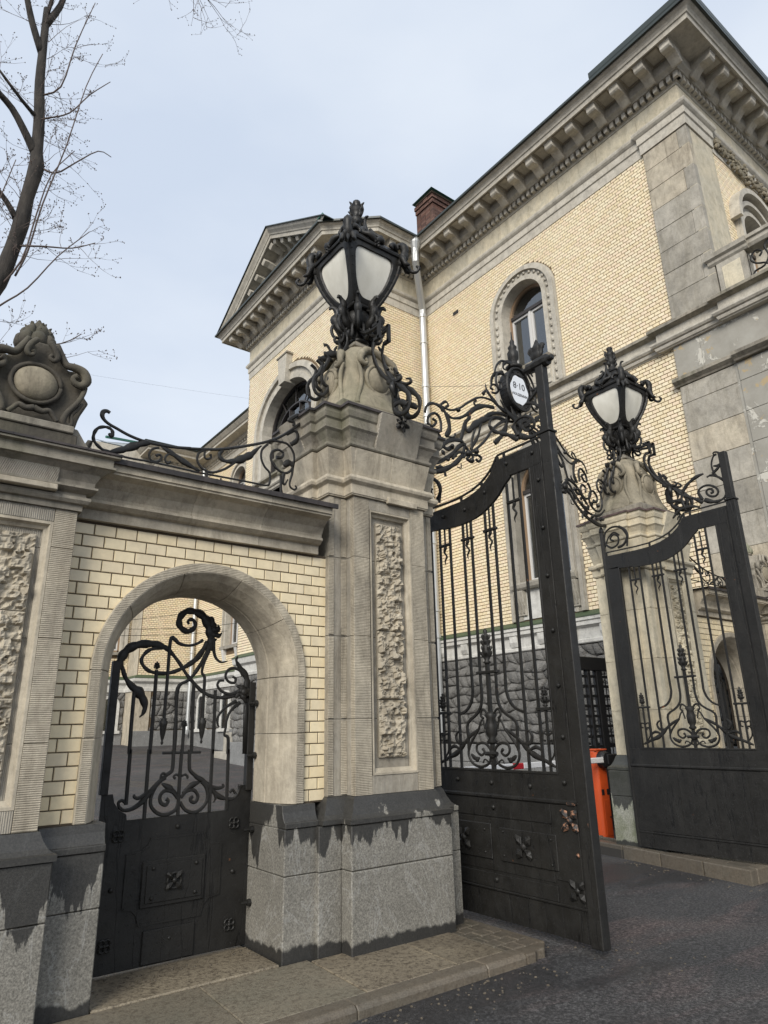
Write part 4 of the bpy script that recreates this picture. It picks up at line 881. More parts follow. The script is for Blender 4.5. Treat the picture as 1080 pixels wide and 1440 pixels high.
# big gate leaves: a = distance along the leaf, d = across it, z up
def leaf(T, label, plain, name='gate_leaf'):
    t = thing(name, label, 'gate', T((0, 4.47, .1))); m = lambda: MB(T); C0 = 4.47
    up_ = [(5.38, 3.885), (4.885, 3.872), (4.70, 3.876), (4.526, 3.902), (4.40, 3.94), (4.317, 3.985), (4.24, 4.04), (4.193, 4.095), (4.165, 4.135), (4.14, 4.15), (4.08, 4.152), (3.58, 4.152)]
    lo_ = [(5.38, 3.655), (4.966, 3.618), (4.71, 3.606), (4.60, 3.610), (4.495, 3.621), (4.38, 3.65), (4.284, 3.694), (4.22, 3.73), (4.165, 3.768), (4.10, 3.83), (4.03, 3.885), (3.58, 3.905)]
    lo_[-1] = (3.58, 3.905); lo_[-2] = (4.00, 3.905)
    up2 = [(a, z-.055) for a, z in up_]
    mb = m()
    mb.strip(up2, lo_, 0, -.018, .018); mb.obj('top_rail', 'iron', t)
    mb = m(); mb.axis = Vector((1, 0, 0)); mb.tube([(-.002, a, z-.06) for a, z in up_], .024, 4); mb.obj('rail_moulding', 'iron', t)
    mb = m(); mb.axis = Vector((1, 0, 0)); mb.tube([(0, a, z+.012) for a, z in up_], .012, 4); mb.obj('rail_bar', 'iron', t)
    for i in range(0, 12, 1):
        a, z = up_[i]
        if i % 2 == 0: m().box(-.008, .008, a-.03, a-.005, z-.05, z+.01).obj('spacer', 'iron', t)
    mb = m(); mb.axis = Vector((1, 0, 0)); mb.tube([(-.004, a, z) for a, z in lo_[1:-1]], .02, 4); mb.obj('rail_moulding', 'iron', t)
    m().box(-.018, .018, 3.575, 3.755, .11, 3.905).obj('stile', 'iron', t, bevel=.003)
    m().box(-.024, .024, 3.742, 3.762, 1.27, 3.90).obj('stile_moulding', 'iron', t, bevel=.003)
    m().box(-.024, .022, 3.60, 3.615, .35, 4.09).obj('stile_moulding', 'iron', t, bevel=.003)
    m().box(-.018, .018, 5.19, 5.38, .11, 3.66).obj('stile', 'iron', t, bevel=.003)
    m().box(-.024, .024, 5.178, 5.198, 1.27, 3.64).obj('stile_moulding', 'iron', t, bevel=.003)
    m().lathe((0, 5.40, .0), [(.03, .12), (.03, 3.9)], 10).obj('hinge_post', 'iron', t)
    hp = 4.84 if not plain else 4.80
    m().box(-.045, .05, 3.465, 3.574, .10, 4.16).obj('meeting_post', 'iron', t, bevel=.006)
    m().box(-.055, .06, 3.455, 3.584, 4.162, 4.185).obj('post_collar', 'iron', t, bevel=.004)
    m().box(-.038, .042, 3.475, 3.565, 4.187, hp).obj('upper_post', 'iron', t, bevel=.006)
    # window bottom and lower part
    m().box(-.02, .02, 3.575, 5.38, 1.075, 1.27).obj('lock_rail', 'iron', t, bevel=.003)
    m().box(-.026, .026, 3.75, 5.20, 1.262, 1.282).obj('rail_moulding', 'iron', t, bevel=.003)
    m().box(-.012, .012, 3.575, 5.38, .11, 1.075).obj('lower_plate', 'iron', t)
    mb = m(); mb.tube([(-.012, 3.585, 1.062), (-.012, 5.38, 1.062)], .02, 8); mb.obj('rail_bead', 'iron', t)
    if not plain:
        m().box(-.02, -.012, 3.86, 5.38, .895, 1.04).obj('panel', 'iron', t, bevel=.003)
        m().box(-.02, -.012, 3.60, 3.855, .50, 1.04).obj('panel', 'iron', t, bevel=.003)
        m().box(-.017, -.012, 3.875, 5.30, .475, .885).obj('panel', 'iron', t, bevel=.003)
        p1 = m().box(-.03, -.017, 3.82, 4.43, .56, .82).obj('panel', 'iron', t, bevel=.006)
        m().box(-.034, -.03, 3.99, 4.05, .565, .815).obj('upright_strip', 'iron', p1); m().box(-.034, -.03, 3.895, 3.93, .565, .815).obj('upright_strip', 'iron', p1)
        m().box(-.03, -.017, 4.53, 5.12, .56, .84).obj('panel', 'iron', t, bevel=.006)
        m().box(-.024, -.012, 3.85, 5.38, .345, .455).obj('panel', 'iron', t, bevel=.003)
        m().box(-.026, -.012, 3.575, 5.38, .325, .343).obj('rail_bead', 'iron', t, bevel=.004)
        for a in (3.615, 3.655): m().box(-.016, -.012, a, a+.008, .12, .32).obj('seam_strip', 'iron', t)
        rosette(t, T, (-.036, 4.157, .698), 0, .11, d=-1); rosette(t, T, (-.036, 4.865, .704), 0, .11, d=-1); rosette(t, T, (-.026, 3.657, .453), 0, .09, d=-1)
        rosette(t, T, (-.026, 3.668, .936), 0, .10, 'worn', d=-1, name='worn_rosette')
        for a, z in ((4.92, 1.185), (4.487, 1.173), (4.044, 1.165), (3.688, 1.208), (4.484, .975), (4.497, .41)): rivet(t, T, (-.024, a, z), .021)
        rivet(t, T, (-.022, 3.625, .695), .017, 'worn')
        for a, z in ((4.603, .79), (4.606, .61), (4.382, .79), (4.386, .607), (3.87, .78), (3.875, .60)): rivet(t, T, (-.032, a, z), .01)
        for a, z in ((3.66, 1.55), (3.655, 1.95), (3.655, 2.4), (3.655, 2.87), (3.655, 3.3), (3.655, 3.75), (3.70, 4.03), (4.02, 4.03), (4.33, 3.83), (4.62, 3.73), (4.95, 3.74)): rivet(t, T, (-.022, a, z), .02)
        for a, b, z0, z1 in ((3.60, 3.68, 1.047, 1.064), (3.485, 3.492, .90, .97)):
            mb = m(); mb.box(-.0465 if a < 3.56 else -.0345, -.03, a, b, z0, z1); mb.obj('worn_patch', 'worn', t)
    else:
        m().box(-.02, -.012, 3.60, 5.38, .30, 1.03).obj('panel', 'iron', t, bevel=.003)
        m().box(-.024, -.012, 3.60, 5.38, .275, .293).obj('rail_bead', 'iron', t, bevel=.003)
        for a in (3.9, 4.3, 4.75): m().box(-.023, -.02, a, a+.005, .30, 1.03).obj('seam_strip', 'iron', t)
    # bars
    def bar(pts, nm='bar', r=.0145): mb = m(); mb.axis = Vector((1, 0, 0)); mb.tube([(0, a, z) for a, z in pts], r, 4, 3 if len(pts) > 2 else 0); mb.obj(nm, 'iron', t)
    for s in (-1, 1):
        bar([(C0+s*.567, 3.62 if s > 0 else 3.9), (C0+s*.567, 1.28)]); bar([(C0+s*.413, 3.62 if s > 0 else 3.84), (C0+s*.413, 1.28)])
        zt = 3.615 if s > 0 else 3.72; zt2 = 3.61 if s > 0 else 3.66
        bar([(C0+s*.215, zt), (C0+s*.215, 2.2), (C0+s*.215, 1.93), (C0+s*.29, 1.80), (C0+s*.405, 1.755)])
        bar([(C0+s*.10, zt2), (C0+s*.10, 2.2), (C0+s*.10, 1.88), (C0+s*.165, 1.76), (C0+s*.30, 1.675), (C0+s*.305, 1.56), (C0+s*.305, 1.44)])
    for s in (-1, 1):
        for cc, zc, zr in ((.49, 3.435 if s > 0 else 3.645, 3.62 if s > 0 else 3.88), (.1575, 3.43 if s > 0 else 3.445, 3.61 if s > 0 else 3.70)):
            a = C0+s*cc; bar([(a, zr), (a, zc)], r=.01); m().box(-.018, .018, a-.085, a+.085, zc-.012, zc+.012).obj('collar', 'iron', t, bevel=.003)
            mb = m(); mb.axis = Vector((1, 0, 0)); mb.tube([(0, a, zc), (0, a, zc-.03), (0, a+.018, zc-.07), (0, a-.016, zc-.12), (0, a+.012, zc-.165), (0, a+.004, zc-.21)], [.014, .018, .012, .011, .009, .003], 6, 3); mb.obj('flame_point', 'iron', t)
    mb = m(); mb.tube([(0, C0, 1.28), (0, C0, 2.19)], .022, 4); mb.obj('centre_post', 'iron', t)
    m().box(-.022, .022, C0-.135, C0+.135, 2.105, 2.13).obj('collar', 'iron', t, bevel=.004)
    cone_finial(t, T, (0, C0, 2.19), .33, .042)
    for s in (-1, 1):
        a = C0+s*.64; mb = m(); mb.tube([(0, a, 1.28), (0, a, 1.78)], .013, 4); mb.obj('post', 'iron', t); m().box(-.018, .018, a-.10, a+.095, 1.76, 1.785).obj('collar', 'iron', t, bevel=.003); cone_finial(t, T, (0, a, 1.79), .17, .026)
        for pts, r in (([(a, 1.36), (a-.05, 1.42), (a-.055, 1.5), (a-.02, 1.52), (a-.02, 1.49)], .009), ([(a, 1.56), (a+.05, 1.58), (a+.055, 1.53), (a+.03, 1.52)], .009), ([(a, 1.56), (a-.05, 1.58), (a-.055, 1.53), (a-.03, 1.52)], .009)): scroll(t, T, 0, 0, pts, r)
        def S(pts, r, nm=None): scroll(t, T, 0, 0, [(C0+s*x, z) for x, z in pts], r, name=nm)
        S([(.0, 1.40), (.05, 1.47), (.115, 1.50), (.19, 1.485), (.20, 1.43), (.15, 1.395), (.105, 1.42), (.125, 1.45)], [.014, .014, .013, .013, .012, .012, .012, .016])
        S([(.02, 1.41), (.055, 1.33), (.16, 1.295), (.265, 1.325), (.312, 1.404), (.28, 1.487), (.16, 1.62)], .013)
        S([(.16, 1.62), (.30, 1.545), (.40, 1.46), (.47, 1.41), (.60, 1.36), (.69, 1.32)], [.012, .016, .022, .024, .016, .01])
        S([(.03, 1.68), (.05, 1.76), (.10, 1.79), (.125, 1.74), (.095, 1.71)], [.012, .012, .012, .012, .014])
        S([(.08, 1.62), (.10, 1.70), (.13, 1.68), (.16, 1.62)], .01)
        S([(.28, 1.40), (.235, 1.37), (.20, 1.36), (.17, 1.375)], [.01, .02, .022, .008])
        S([(.36, 1.50), (.44, 1.50), (.47, 1.56), (.43, 1.60), (.40, 1.57)], [.012, .018, .014, .01, .012])
        S([(.42, 1.44), (.50, 1.47), (.56, 1.44), (.55, 1.39)], [.01, .018, .012, .008])
        S([(.0, 1.30), (.10, 1.36), (.0, 1.42)][:2]+[(.13, 1.33)], .008)
    mb = m(); mb.lathe((0, C0, 1.49), [(.02, 0), (.05, .02), (.03, .05), (.05, .08), (.055, .16), (.04, .22), (.06, .25), (.025, .28)], 8); mb.obj('acanthus_knot', 'iron', t, smooth=True)
    mb = m(); mb.lathe((0, C0, 1.37), [(.02, 0), (.04, .02), (.04, .05), (.02, .07)], 8); mb.obj('knot', 'iron', t, smooth=True)
    mb = m(); mb.tube([(-.02, C0-.07, 1.41), (-.02, C0+.07, 1.41)], .02, 6); mb.obj('knot', 'iron', t)
    for r, p in TR['LEAF']: scroll(t, T, 0, 0, p, r)
    m().lathe((0, 5.40, 3.9), [(.03, 0), (.03, .30), (.04, .31), (.025, .36), (.002, .40)], 10).obj('hinge_pin', 'iron', t)
    scroll(t, T, 0, 0, [(5.02, 3.92), (5.00, 4.06), (5.08, 4.20), (5.22, 4.24), (5.34, 4.18), (5.36, 4.04), (5.27, 3.95), (5.16, 3.98), (5.14, 4.08), (5.21, 4.13), (5.27, 4.08), (5.22, 4.04)], .015)
    scroll(t, T, 0, 0, [(5.38, 3.95), (5.30, 4.10), (5.20, 4.16), (5.12, 4.10)], .012)
    if plain:
        scroll(t, T, 0, 0, [(4.30, 4.13), (4.18, 4.22), (4.02, 4.22), (3.92, 4.18)], [.012, .022, .02, .01])
        scroll(t, T, 0, 0, [(4.10, 4.18), (4.14, 4.36), (4.06, 4.50), (3.92, 4.58), (3.80, 4.60)], [.014, .018, .022, .024, .014])
    if not plain:
        mb = m(); mb.lathe((0, 3.37, 4.885), [(.02, 0), (.03, .01), (.03, .05), (.055, .06), (.06, .09), (.055, .13), (.06, .18), (.045, .24), (.055, .29), (.03, .30), (.025, .35)], 10, ax=1); mb.obj('cross_roller', 'iron', t)
        for k, (w, tilt) in enumerate(((.06, 0), (.045, -.06), (.045, .06))):
            mb = m(); mb.axis = Vector((1, 0, 0)); mb.tube([(0, 3.545, 4.93), (0, 3.55+tilt*.6, 5.0), (0, 3.55+tilt, 5.07), (0, 3.545+tilt*.9, 5.15-abs(tilt))], [w*.5, w, w*.9, .004], 6, 4, flat=.4, ser=1); mb.obj('acanthus_leaf', 'iron', t, smooth=True)
    else:
        scroll(t, T, 0, 0, [(3.58, 4.45), (3.66, 4.55), (3.68, 4.68), (3.64, 4.78), (3.60, 4.80)], [.012, .014, .012, .012, .018])
    return t
leaf(lambda p: (4.55+p[0], p[1], p[2]), 'tall black iron gate leaf with worn copper-coloured rosette swung open beside the nearer pier', False)
leaf(lambda p: (8.10+p[0], p[1]+.10, p[2]+.06), 'tall black iron gate leaf with plain lower sheet swung open before the farther pier', True)

# overthrow carrying the house number between the piers
def OT(p):
    x, y, z = p; return (x, y+max(0, x-6.2)*.11, z)
OC = 6.19
t = thing('iron_overthrow', 'black wrought iron overthrow of scrolls spanning between the two piers above the open gates', 'ironwork', (OC, 5.25, 4.4))
def k_(p): return p
for r, p in TR['OVER']:
    q = [(x*1.0096, (z-1.65)*1.0096+1.65) for x, z in p]; r = [a*1.35 for a in r] if isinstance(r, list) else r*1.35
    scroll(t, OT, 1, 5.25, q, r)
    scroll(t, OT, 1, 5.25, [(2*OC+.05-x, z) for x, z in q], r)
for sx in (0, 1):
    X_ = (lambda x: x) if not sx else (lambda x: 2*OC+.05-x)
    def SC(pts, r, nm=None): r = [a*1.3 for a in r] if isinstance(r, list) else r*1.3; scroll(t, OT, 1, 5.25, [(X_(x), z) for x, z in pts], r, name=nm)
    # dense bracket below: a crescent with nested spirals and little leaves
    SC([(4.14, 4.42), (4.30, 4.36), (4.55, 4.36), (4.80, 4.42), (5.02, 4.55), (5.16, 4.70), (5.22, 4.86)], [.012, .02, .024, .024, .022, .018, .014])
    SC([(4.22, 4.62), (4.40, 4.50), (4.62, 4.47), (4.82, 4.53), (4.98, 4.66)], [.01, .014, .014, .012, .01])
    SC([(4.30, 4.90), (4.27, 4.72), (4.36, 4.58), (4.52, 4.56), (4.63, 4.66), (4.60, 4.80), (4.48, 4.85), (4.40, 4.77), (4.44, 4.69), (4.52, 4.71)], .013)
    SC([(4.62, 4.95), (4.56, 4.84), (4.62, 4.72), (4.76, 4.69), (4.84, 4.78), (4.79, 4.88), (4.70, 4.86), (4.71, 4.79)], .013)
    SC([(4.10, 4.95), (4.16, 5.06), (4.28, 5.08), (4.36, 5.0), (4.34, 4.90), (4.26, 4.88), (4.23, 4.94), (4.27, 4.98)], .013)
    for i, (x, z) in enumerate(((4.36, 4.44), (4.5, 4.42), (4.64, 4.43), (4.78, 4.48), (4.9, 4.57), (4.7, 4.58), (4.56, 4.66), (5.03, 4.66), (4.44, 4.63), (4.86, 4.68), (4.98, 4.76))):
        a = i*1.9; SC([(x, z), (x+.035*cos(a), z+.035*sin(a)), (x+.05*cos(a+.7), z+.05*sin(a+.7))], [.022, .018, .004])
        if i % 2 == 0: mb = MB(OT); mb.ball((X_(x), 5.22, z), .024, 8, 5); mb.obj('bud', 'iron', t, smooth=True)
    for x, z, rr in ((5.26, 4.74, .045), (5.40, 4.80, .035), (5.31, 4.66, .035)):
        mb = MB(OT); mb.ball((X_(x), 5.25, z), rr, 10, 6); mb.obj('bud', 'iron', t, smooth=True)
    # long stems from bracket to centre
    SC([(5.30, 4.80), (5.45, 5.02), (5.52, 5.22), (5.66, 5.36), (5.86, 5.44), (6.05, 5.42)], [.016, .014, .016, .02, .018, .014])
    SC([(5.34, 4.78), (5.56, 4.98), (5.72, 5.18), (5.92, 5.34), (6.10, 5.38)], [.014, .014, .014, .016, .014])
    mb = MB(OT); mb.ball((X_(5.14), 5.25, 5.28), .03, 8, 5); mb.obj('bud', 'iron', t, smooth=True)
# centre: leafy cup, oval frame and crown spike
for k in range(5):
    a = -1.1+k*.55; scroll(t, OT, 1, 5.20, [(OC, 5.30), (OC+.10*sin(a), 5.38), (OC+.22*sin(a), 5.40+.10*cos(a)), (OC+.30*sin(a), 5.45+.14*cos(a))], [.02, .05, .035, .004])
mb = MB(OT); mb.lathe((OC, 5.25, 5.16), [(.02, 0), (.05, .03), (.03, .07), (.06, .12), (.09, .18), (.05, .22)], 10); mb.obj('cup', 'iron', t, smooth=True)
mb = MB(OT); oo = [(OC+.245*cos(a), 5.835+.305*sin(a)) for a in [i*2*pi/36 for i in range(37)]]; ii = [(OC+.175*cos(a), 5.825+.225*sin(a)) for a in [i*2*pi/36 for i in range(37)]]
mb.strip(oo, ii, 1, 5.16, 5.30); mb.obj('oval_frame', 'iron', t, bevel=.004)
mb = MB(OT); mb.axis = Vector((0, 1, 0)); mb.tube([(x, 5.15, z) for x, z in oo], .018, 6); mb.obj('frame_bead', 'iron', t)
for i in range(12):
    a = i*2*pi/12; mb = MB(OT); mb.ball((OC+.21*cos(a), 5.155, 5.83+.265*sin(a)), .011, 6, 4); mb.obj('rivet', 'iron', t)
mb = MB(OT); mb.lathe((OC, 5.22, 6.16), [(.10, 0), (.12, .03), (.06, .06), (.05, .12), (.075, .16), (.08, .24), (.05, .30), (.065, .33), (.03, .38), (.035, .42), (.012, .46), (.006, .58)], 10); mb.obj('crown_spike', 'iron', t, smooth=True)
for s in (-1, 1):
    for pts, r in (([(.05, 6.18), (.14, 6.22), (.22, 6.17), (.24, 6.10), (.19, 6.08)], [.03, .03, .024, .016, .012]), ([(.27, 6.0), (.36, 5.98), (.40, 5.86), (.36, 5.76), (.30, 5.78), (.31, 5.86), (.35, 5.85)], .016), ([(.10, 6.2), (.25, 6.2), (.36, 6.1), (.41, 5.98)], [.014, .018, .016, .012])):
        scroll(t, OT, 1, 5.2, [(OC+s*x, z) for x, z in pts], r)
sg = thing('house_number_sign', 'white enamel house number plate 8-10 with wavy edge in the oval iron frame', 'sign', (OC, 5.17, 5.6))
mb = MB(); n = 48; pts = []
for i in range(n):
    a = 2*pi*i/n; k = 1+.055*cos(6*a+.5); pts.append((OC+.163*k*cos(a), 5.825+.212*k*sin(a)))
mb.prism(pts, 1, 5.165, 5.175); mb.obj('plate', 'enamel', sg, bevel=.002)
def text(s, x, y, z, size, parent, name):
    cu = bpy.data.curves.new(name, 'FONT'); cu.body = s; cu.size = size; cu.align_x = 'CENTER'; cu.align_y = 'CENTER'; cu.extrude = .001; cu.offset = .0008
    o = bpy.data.objects.new(name, cu); COL.objects.link(o); dg = bpy.context.evaluated_depsgraph_get(); me = bpy.data.meshes.new_from_object(o.evaluated_get(dg)); bpy.data.objects.remove(o)
    me.materials.clear(); me.materials.append(M['ink'])
    k = bpy.data.objects.new(name, me); COL.objects.link(k); k.parent = parent; k.location = Vector((x, y, z))-parent.location; k.rotation_euler = (pi/2, 0, 0); return k
text('8\u00b710', OC-.005, 5.1635, 5.88, .13, sg, 'number_lettering')
text('\u0410\u041a\u0410\u0414\u0415\u041c\u0418\u0418', OC, 5.1635, 5.755, .05, sg, 'street_lettering')

# ---------------------------------------------------------------- lanterns
def lantern(T, label):
    cx, cy = 3.585, 5.13; t = thing('gate_lantern', label, 'lantern', T((cx, cy, 5.54))); m = lambda: MB(T)
    Z0, Z1 = 5.98, 6.60
    def w(v): return .135+.20*(1-(1-v)**1.75)
    def fp(side, u, v, off=0):
        W = w(v)+off; z = Z0+(Z1-Z0)*v; a = u*W
        return ((cx+a, cy-W, z), (cx+W, cy+a, z), (cx-a, cy+W, z), (cx-W, cy-a, z))[side]
    N = 40
    for sd_ in range(4):
        mb = m(); inn = []; out = []
        for i in range(N):
            a = 2*pi*i/N; c, s_ = cos(a), sin(a); ex = .62 if s_ < 0 else .36
            inn.append((.76*math.copysign(abs(c)**ex, c), .50+.42*math.copysign(abs(s_)**(.8 if s_ < 0 else .4), s_)-(.03 if s_ > .3 else 0)*(1-abs(c))))
            k = max(abs(c), abs(s_)); out.append((c/k, .5+.5*s_/k))
        for i in range(N):
            j = (i+1) % N; b = len(mb.v)
            for (u, v), o in ((inn[i], .014), (inn[j], .014), (out[j], .014), (out[i], .014), (inn[i], -.012), (inn[j], -.012)): mb.v.append(fp(sd_, u, v, o))
            mb.f += [(b, b+1, b+2, b+3), (b+4, b+5, b+1, b)]
        mb.obj('pane_frame', 'iron', t)
        mb = m(); K = 10
        for j in range(K+1):
            for i in range(K+1): mb.v.append(fp(sd_, -.86+1.72*i/K, .03+.94*j/K, -.008))
        for j in range(K):
            for i in range(K): a = j*(K+1)+i; mb.f.append((a, a+1, a+K+2, a+K+1))
        mb.obj('glass_pane', 'lampglass', t, smooth=True)
        for k in range(8):
            for u in (-.88, .88): pass
        mb = m()
        for k in range(7):
            for u in (-.88, .88): q = fp(sd_, u, .1+.8*k/6, .016); mb.ball(q, .008, 5, 3)
        mb.obj('studs', 'iron', t)
    for sx, sy in ((-1, -1), (1, -1), (1, 1), (-1, 1)):
        mb = m(); mb.tube([(cx+sx*(w(v)+.012), cy+sy*(w(v)+.012), Z0+(Z1-Z0)*v) for v in [i/8 for i in range(9)]], .022, 5); mb.obj('corner_bar', 'iron', t)
        # corner ornament: upright acanthus and a drooping curl
        def D(h, z): return (cx+sx*h*.707, cy+sy*h*.707, z)
        mb = m(); mb.axis = Vector((sy, -sx, 0)).normalized(); mb.tube([D(.47, 6.50), D(.52, 6.60), D(.54, 6.70), D(.51, 6.78), D(.46, 6.77), D(.47, 6.72)], [.03, .05, .048, .034, .024, .016], 6, 3, ser=1); mb.obj('corner_acanthus', 'iron', t, smooth=True)
        mb = m(); mb.axis = Vector((sy, -sx, 0)).normalized(); mb.tube([D(.50, 6.56), D(.56, 6.50), D(.60, 6.42), D(.66, 6.40), D(.69, 6.45), D(.66, 6.48)], [.035, .026, .02, .016, .018, .012], 6, 3, ser=1); mb.obj('corner_curl', 'iron', t, smooth=True)
        for e in (-1, 1):
            mb = m(); mb.axis = Vector((sy, -sx, 0)).normalized(); g = lambda h, z, w_: (cx+sx*h*.707+e*sy*w_*.707, cy+sy*h*.707-e*sx*w_*.707, z)
            mb.tube([g(.48, 6.62, .01), g(.52, 6.56, .05), g(.55, 6.47, .07), g(.60, 6.46, .06)], [.02, .032, .026, .006], 6, 3, ser=1); mb.obj('corner_leaf', 'iron', t, smooth=True)
            mb = m(); mb.axis = Vector((sy, -sx, 0)).normalized(); mb.tube([g(.45, 6.70, .01), g(.42, 6.74, .06), g(.40, 6.70, .11), g(.42, 6.66, .10)], [.02, .03, .024, .01], 6, 3, ser=1); mb.obj('corner_leaf', 'iron', t, smooth=True)
    m().lathe((cx, cy, 5.93), [(.10, 0), (.20, .01), (.215, .03), (.20, .06)], 4, sq=True).obj('bottom_frame', 'iron', t, bevel=.004)
    s2 = sqrt(2)
    m().lathe((cx, cy, 6.585), [(.33*s2, 0), (.365*s2, .005), (.375*s2, .03), (.36*s2, .05), (.345*s2, .055), (.34*s2, .075)], 4, sq=True).obj('top_frame', 'iron', t, bevel=.003)
    m().lathe((cx, cy, 6.655), [(.34*s2, 0), (.315*s2, .05), (.27*s2, .10), (.215*s2, .15), (.17*s2, .21), (.14*s2, .28), (.155*s2, .285), (.155*s2, .31), (.09*s2, .33), (.06*s2, .40)], 4, sq=True).obj('ogee_roof', 'iron', t, bevel=.003)
    m().lathe((cx, cy, 7.0), [(.09, 0), (.10, .03), (.06, .06), (.05, .14), (.085, .17), (.07, .20), (.05, .24), (.075, .29), (.085, .33), (.05, .36), (.03, .39), (.05, .415), (.045, .45), (.005, .475)], 10).obj('crown_finial', 'iron', t, smooth=True)
    for k in range(9):
        a = k*pi*2/3+.5*(k//3); c, s_ = cos(a), sin(a); mb = m(); mb.axis = Vector((-s_, c, 0)); q = lambda h, z, k=k: (cx+c*h, cy+s_*h, z+.10*(k//3))
        mb.tube([q(.03, 7.08), q(.07, 7.13), q(.065, 7.18), q(.10, 7.21)], [.014, .024, .018, .004], 5, 3, ser=1); mb.obj('crown_leaf', 'iron', t, smooth=True)
    for k in range(4):
        a = k*pi/2; c, s_ = cos(a), sin(a); q = lambda h, z, e=0: (cx+c*h-s_*e, cy+s_*h+c*e, z)
        for e in (-1, 1):
            mb = m(); mb.axis = Vector((c, s_, 0)); mb.tube([q(.36, 6.66, .0), q(.35, 6.72, e*.07), q(.31, 6.74, e*.13), q(.28, 6.82, e*.12), q(.24, 6.86, e*.07), q(.20, 6.95, e*.04)], [.028, .032, .03, .028, .024, .016], 6, 3, ser=1); mb.obj('roof_scroll', 'iron', t, smooth=True)
        mb = m(); mb.axis = Vector((-s_, c, 0)); mb.tube([q(.30, 6.66), q(.26, 6.80), q(.20, 6.90), q(.16, 7.02), q(.18, 7.10), q(.22, 7.09)], [.02, .026, .024, .02, .016, .012], 6, 3, ser=1); mb.obj('roof_rib', 'iron', t, smooth=True)
        rosette(t, T, (cx+c*.375, cy+s_*.375, 6.61), 0 if abs(c) > .5 else 1, .045, d=1 if c+s_ > 0 else -1)
    # stem: bulb wrapped in leaves, and scrolls spreading to the stone
    m().lathe((cx, cy, 5.54), [(.11, 0), (.12, .03), (.06, .06), (.05, .12), (.09, .17), (.13, .24), (.15, .31), (.13, .36), (.11, .40)], 12).obj('stem', 'iron', t, smooth=True)
    rn = random.Random(4)
    for k in range(8):
        a = k*pi/4+.2; c, s_ = cos(a), sin(a); q = lambda h, z, e=0: (cx+c*h-s_*e, cy+s_*h+c*e, z)
        mb = m(); mb.axis = Vector((-s_, c, 0)); mb.tube([q(.10, 5.68), q(.20, 5.76), q(.24, 5.87), q(.21, 5.95), q(.27, 6.02), q(.31, 5.99)], [.03, .05, .05, .038, .026, .008], 6, 4, flat=.8, ser=1); mb.obj('acanthus_leaf', 'iron', t, smooth=True)
        mb = m(); mb.axis = Vector((-s_, c, 0)); mb.tube([q(.14, 5.92), q(.22, 5.86), q(.28, 5.76), q(.26, 5.66), q(.19, 5.64), q(.17, 5.70), q(.21, 5.73)], [.014, .018, .018, .018, .016, .014, .018], 6, 4); mb.obj('scroll', 'iron', t, smooth=True)
        a += .39; c, s_ = cos(a), sin(a); q = lambda h, z, e=0: (cx+c*h-s_*e, cy+s_*h+c*e, z)
        mb = m(); mb.axis = Vector((-s_, c, 0)); mb.tube([q(.07, 5.80), q(.15, 5.70), q(.16, 5.60), q(.22, 5.52), q(.27, 5.55), q(.24, 5.60)], [.016, .024, .02, .018, .016, .01], 6, 4, ser=1); mb.obj('acanthus_leaf', 'iron', t, smooth=True)
    # side arms (towards the wall and towards the gateway), doubled
    for s in (-1, 1):
        for yy in (cy-.05, cy+.06):
            for i, (r, p) in enumerate(TR['SIDE']):
                if yy > cy and i > 4: continue
                scroll(t, T, 1, yy, [((x-.02 if s < 0 else 2*cx-(x-.02)), z) for x, z in p], [q*1.35 for q in r] if isinstance(r, list) else r*1.35)
    # arm to the street side, doubled, ending in an acanthus drop and a rosette
    for xx in (3.52, 3.64):
        for i, (r, p) in enumerate(TR['FRONT']):
            if i == 2: continue
            if i == 1:
                for (ya, za, yb, zb) in ((4.66, 5.37, 4.66, 5.57), (4.645, 5.56, 4.76, 5.56), (4.645, 5.39, 4.74, 5.39)):
                    mb = MB(T); mb.tube([(xx, ya, za), (xx, yb, zb)], .023, 4); mb.obj('square_link', 'iron', t)
                p = p[2:]
            scroll(t, T, 0, xx, [(y+.0, z) for y, z in p], [q*1.4 for q in r] if isinstance(r, list) else r*1.4)
    r, p = TR['FRONT'][2]; scroll(t, T, 0, 3.58, p, r)
    rosette(t, T, (3.585, 4.43, 4.36), 1, .09, d=-1, n=6); rosette(t, T, (3.585, 4.415, 4.36), 1, .06, d=-1, n=5)
    for s in (-1, 1):
        mb = m(); mb.axis = Vector((1, 0, 0)); mb.tube([(3.58+s*.06, 4.45, 4.78), (3.58+s*.10, 4.42, 4.70), (3.58+s*.07, 4.42, 4.60)], [.02, .03, .008], 6, 3, ser=1); mb.obj('acanthus_leaf', 'iron', t, smooth=True)
ident = lambda p: p
lantern(ident, 'large black iron lantern with frosted panes on the nearer gate pier')
SL = 1.02
lantern(lambda p: (8.93-(p[0]-3.585), 5.48+(p[1]-5.13), p[2]+.14), 'black iron lantern with frosted panes on the farther gate pier')
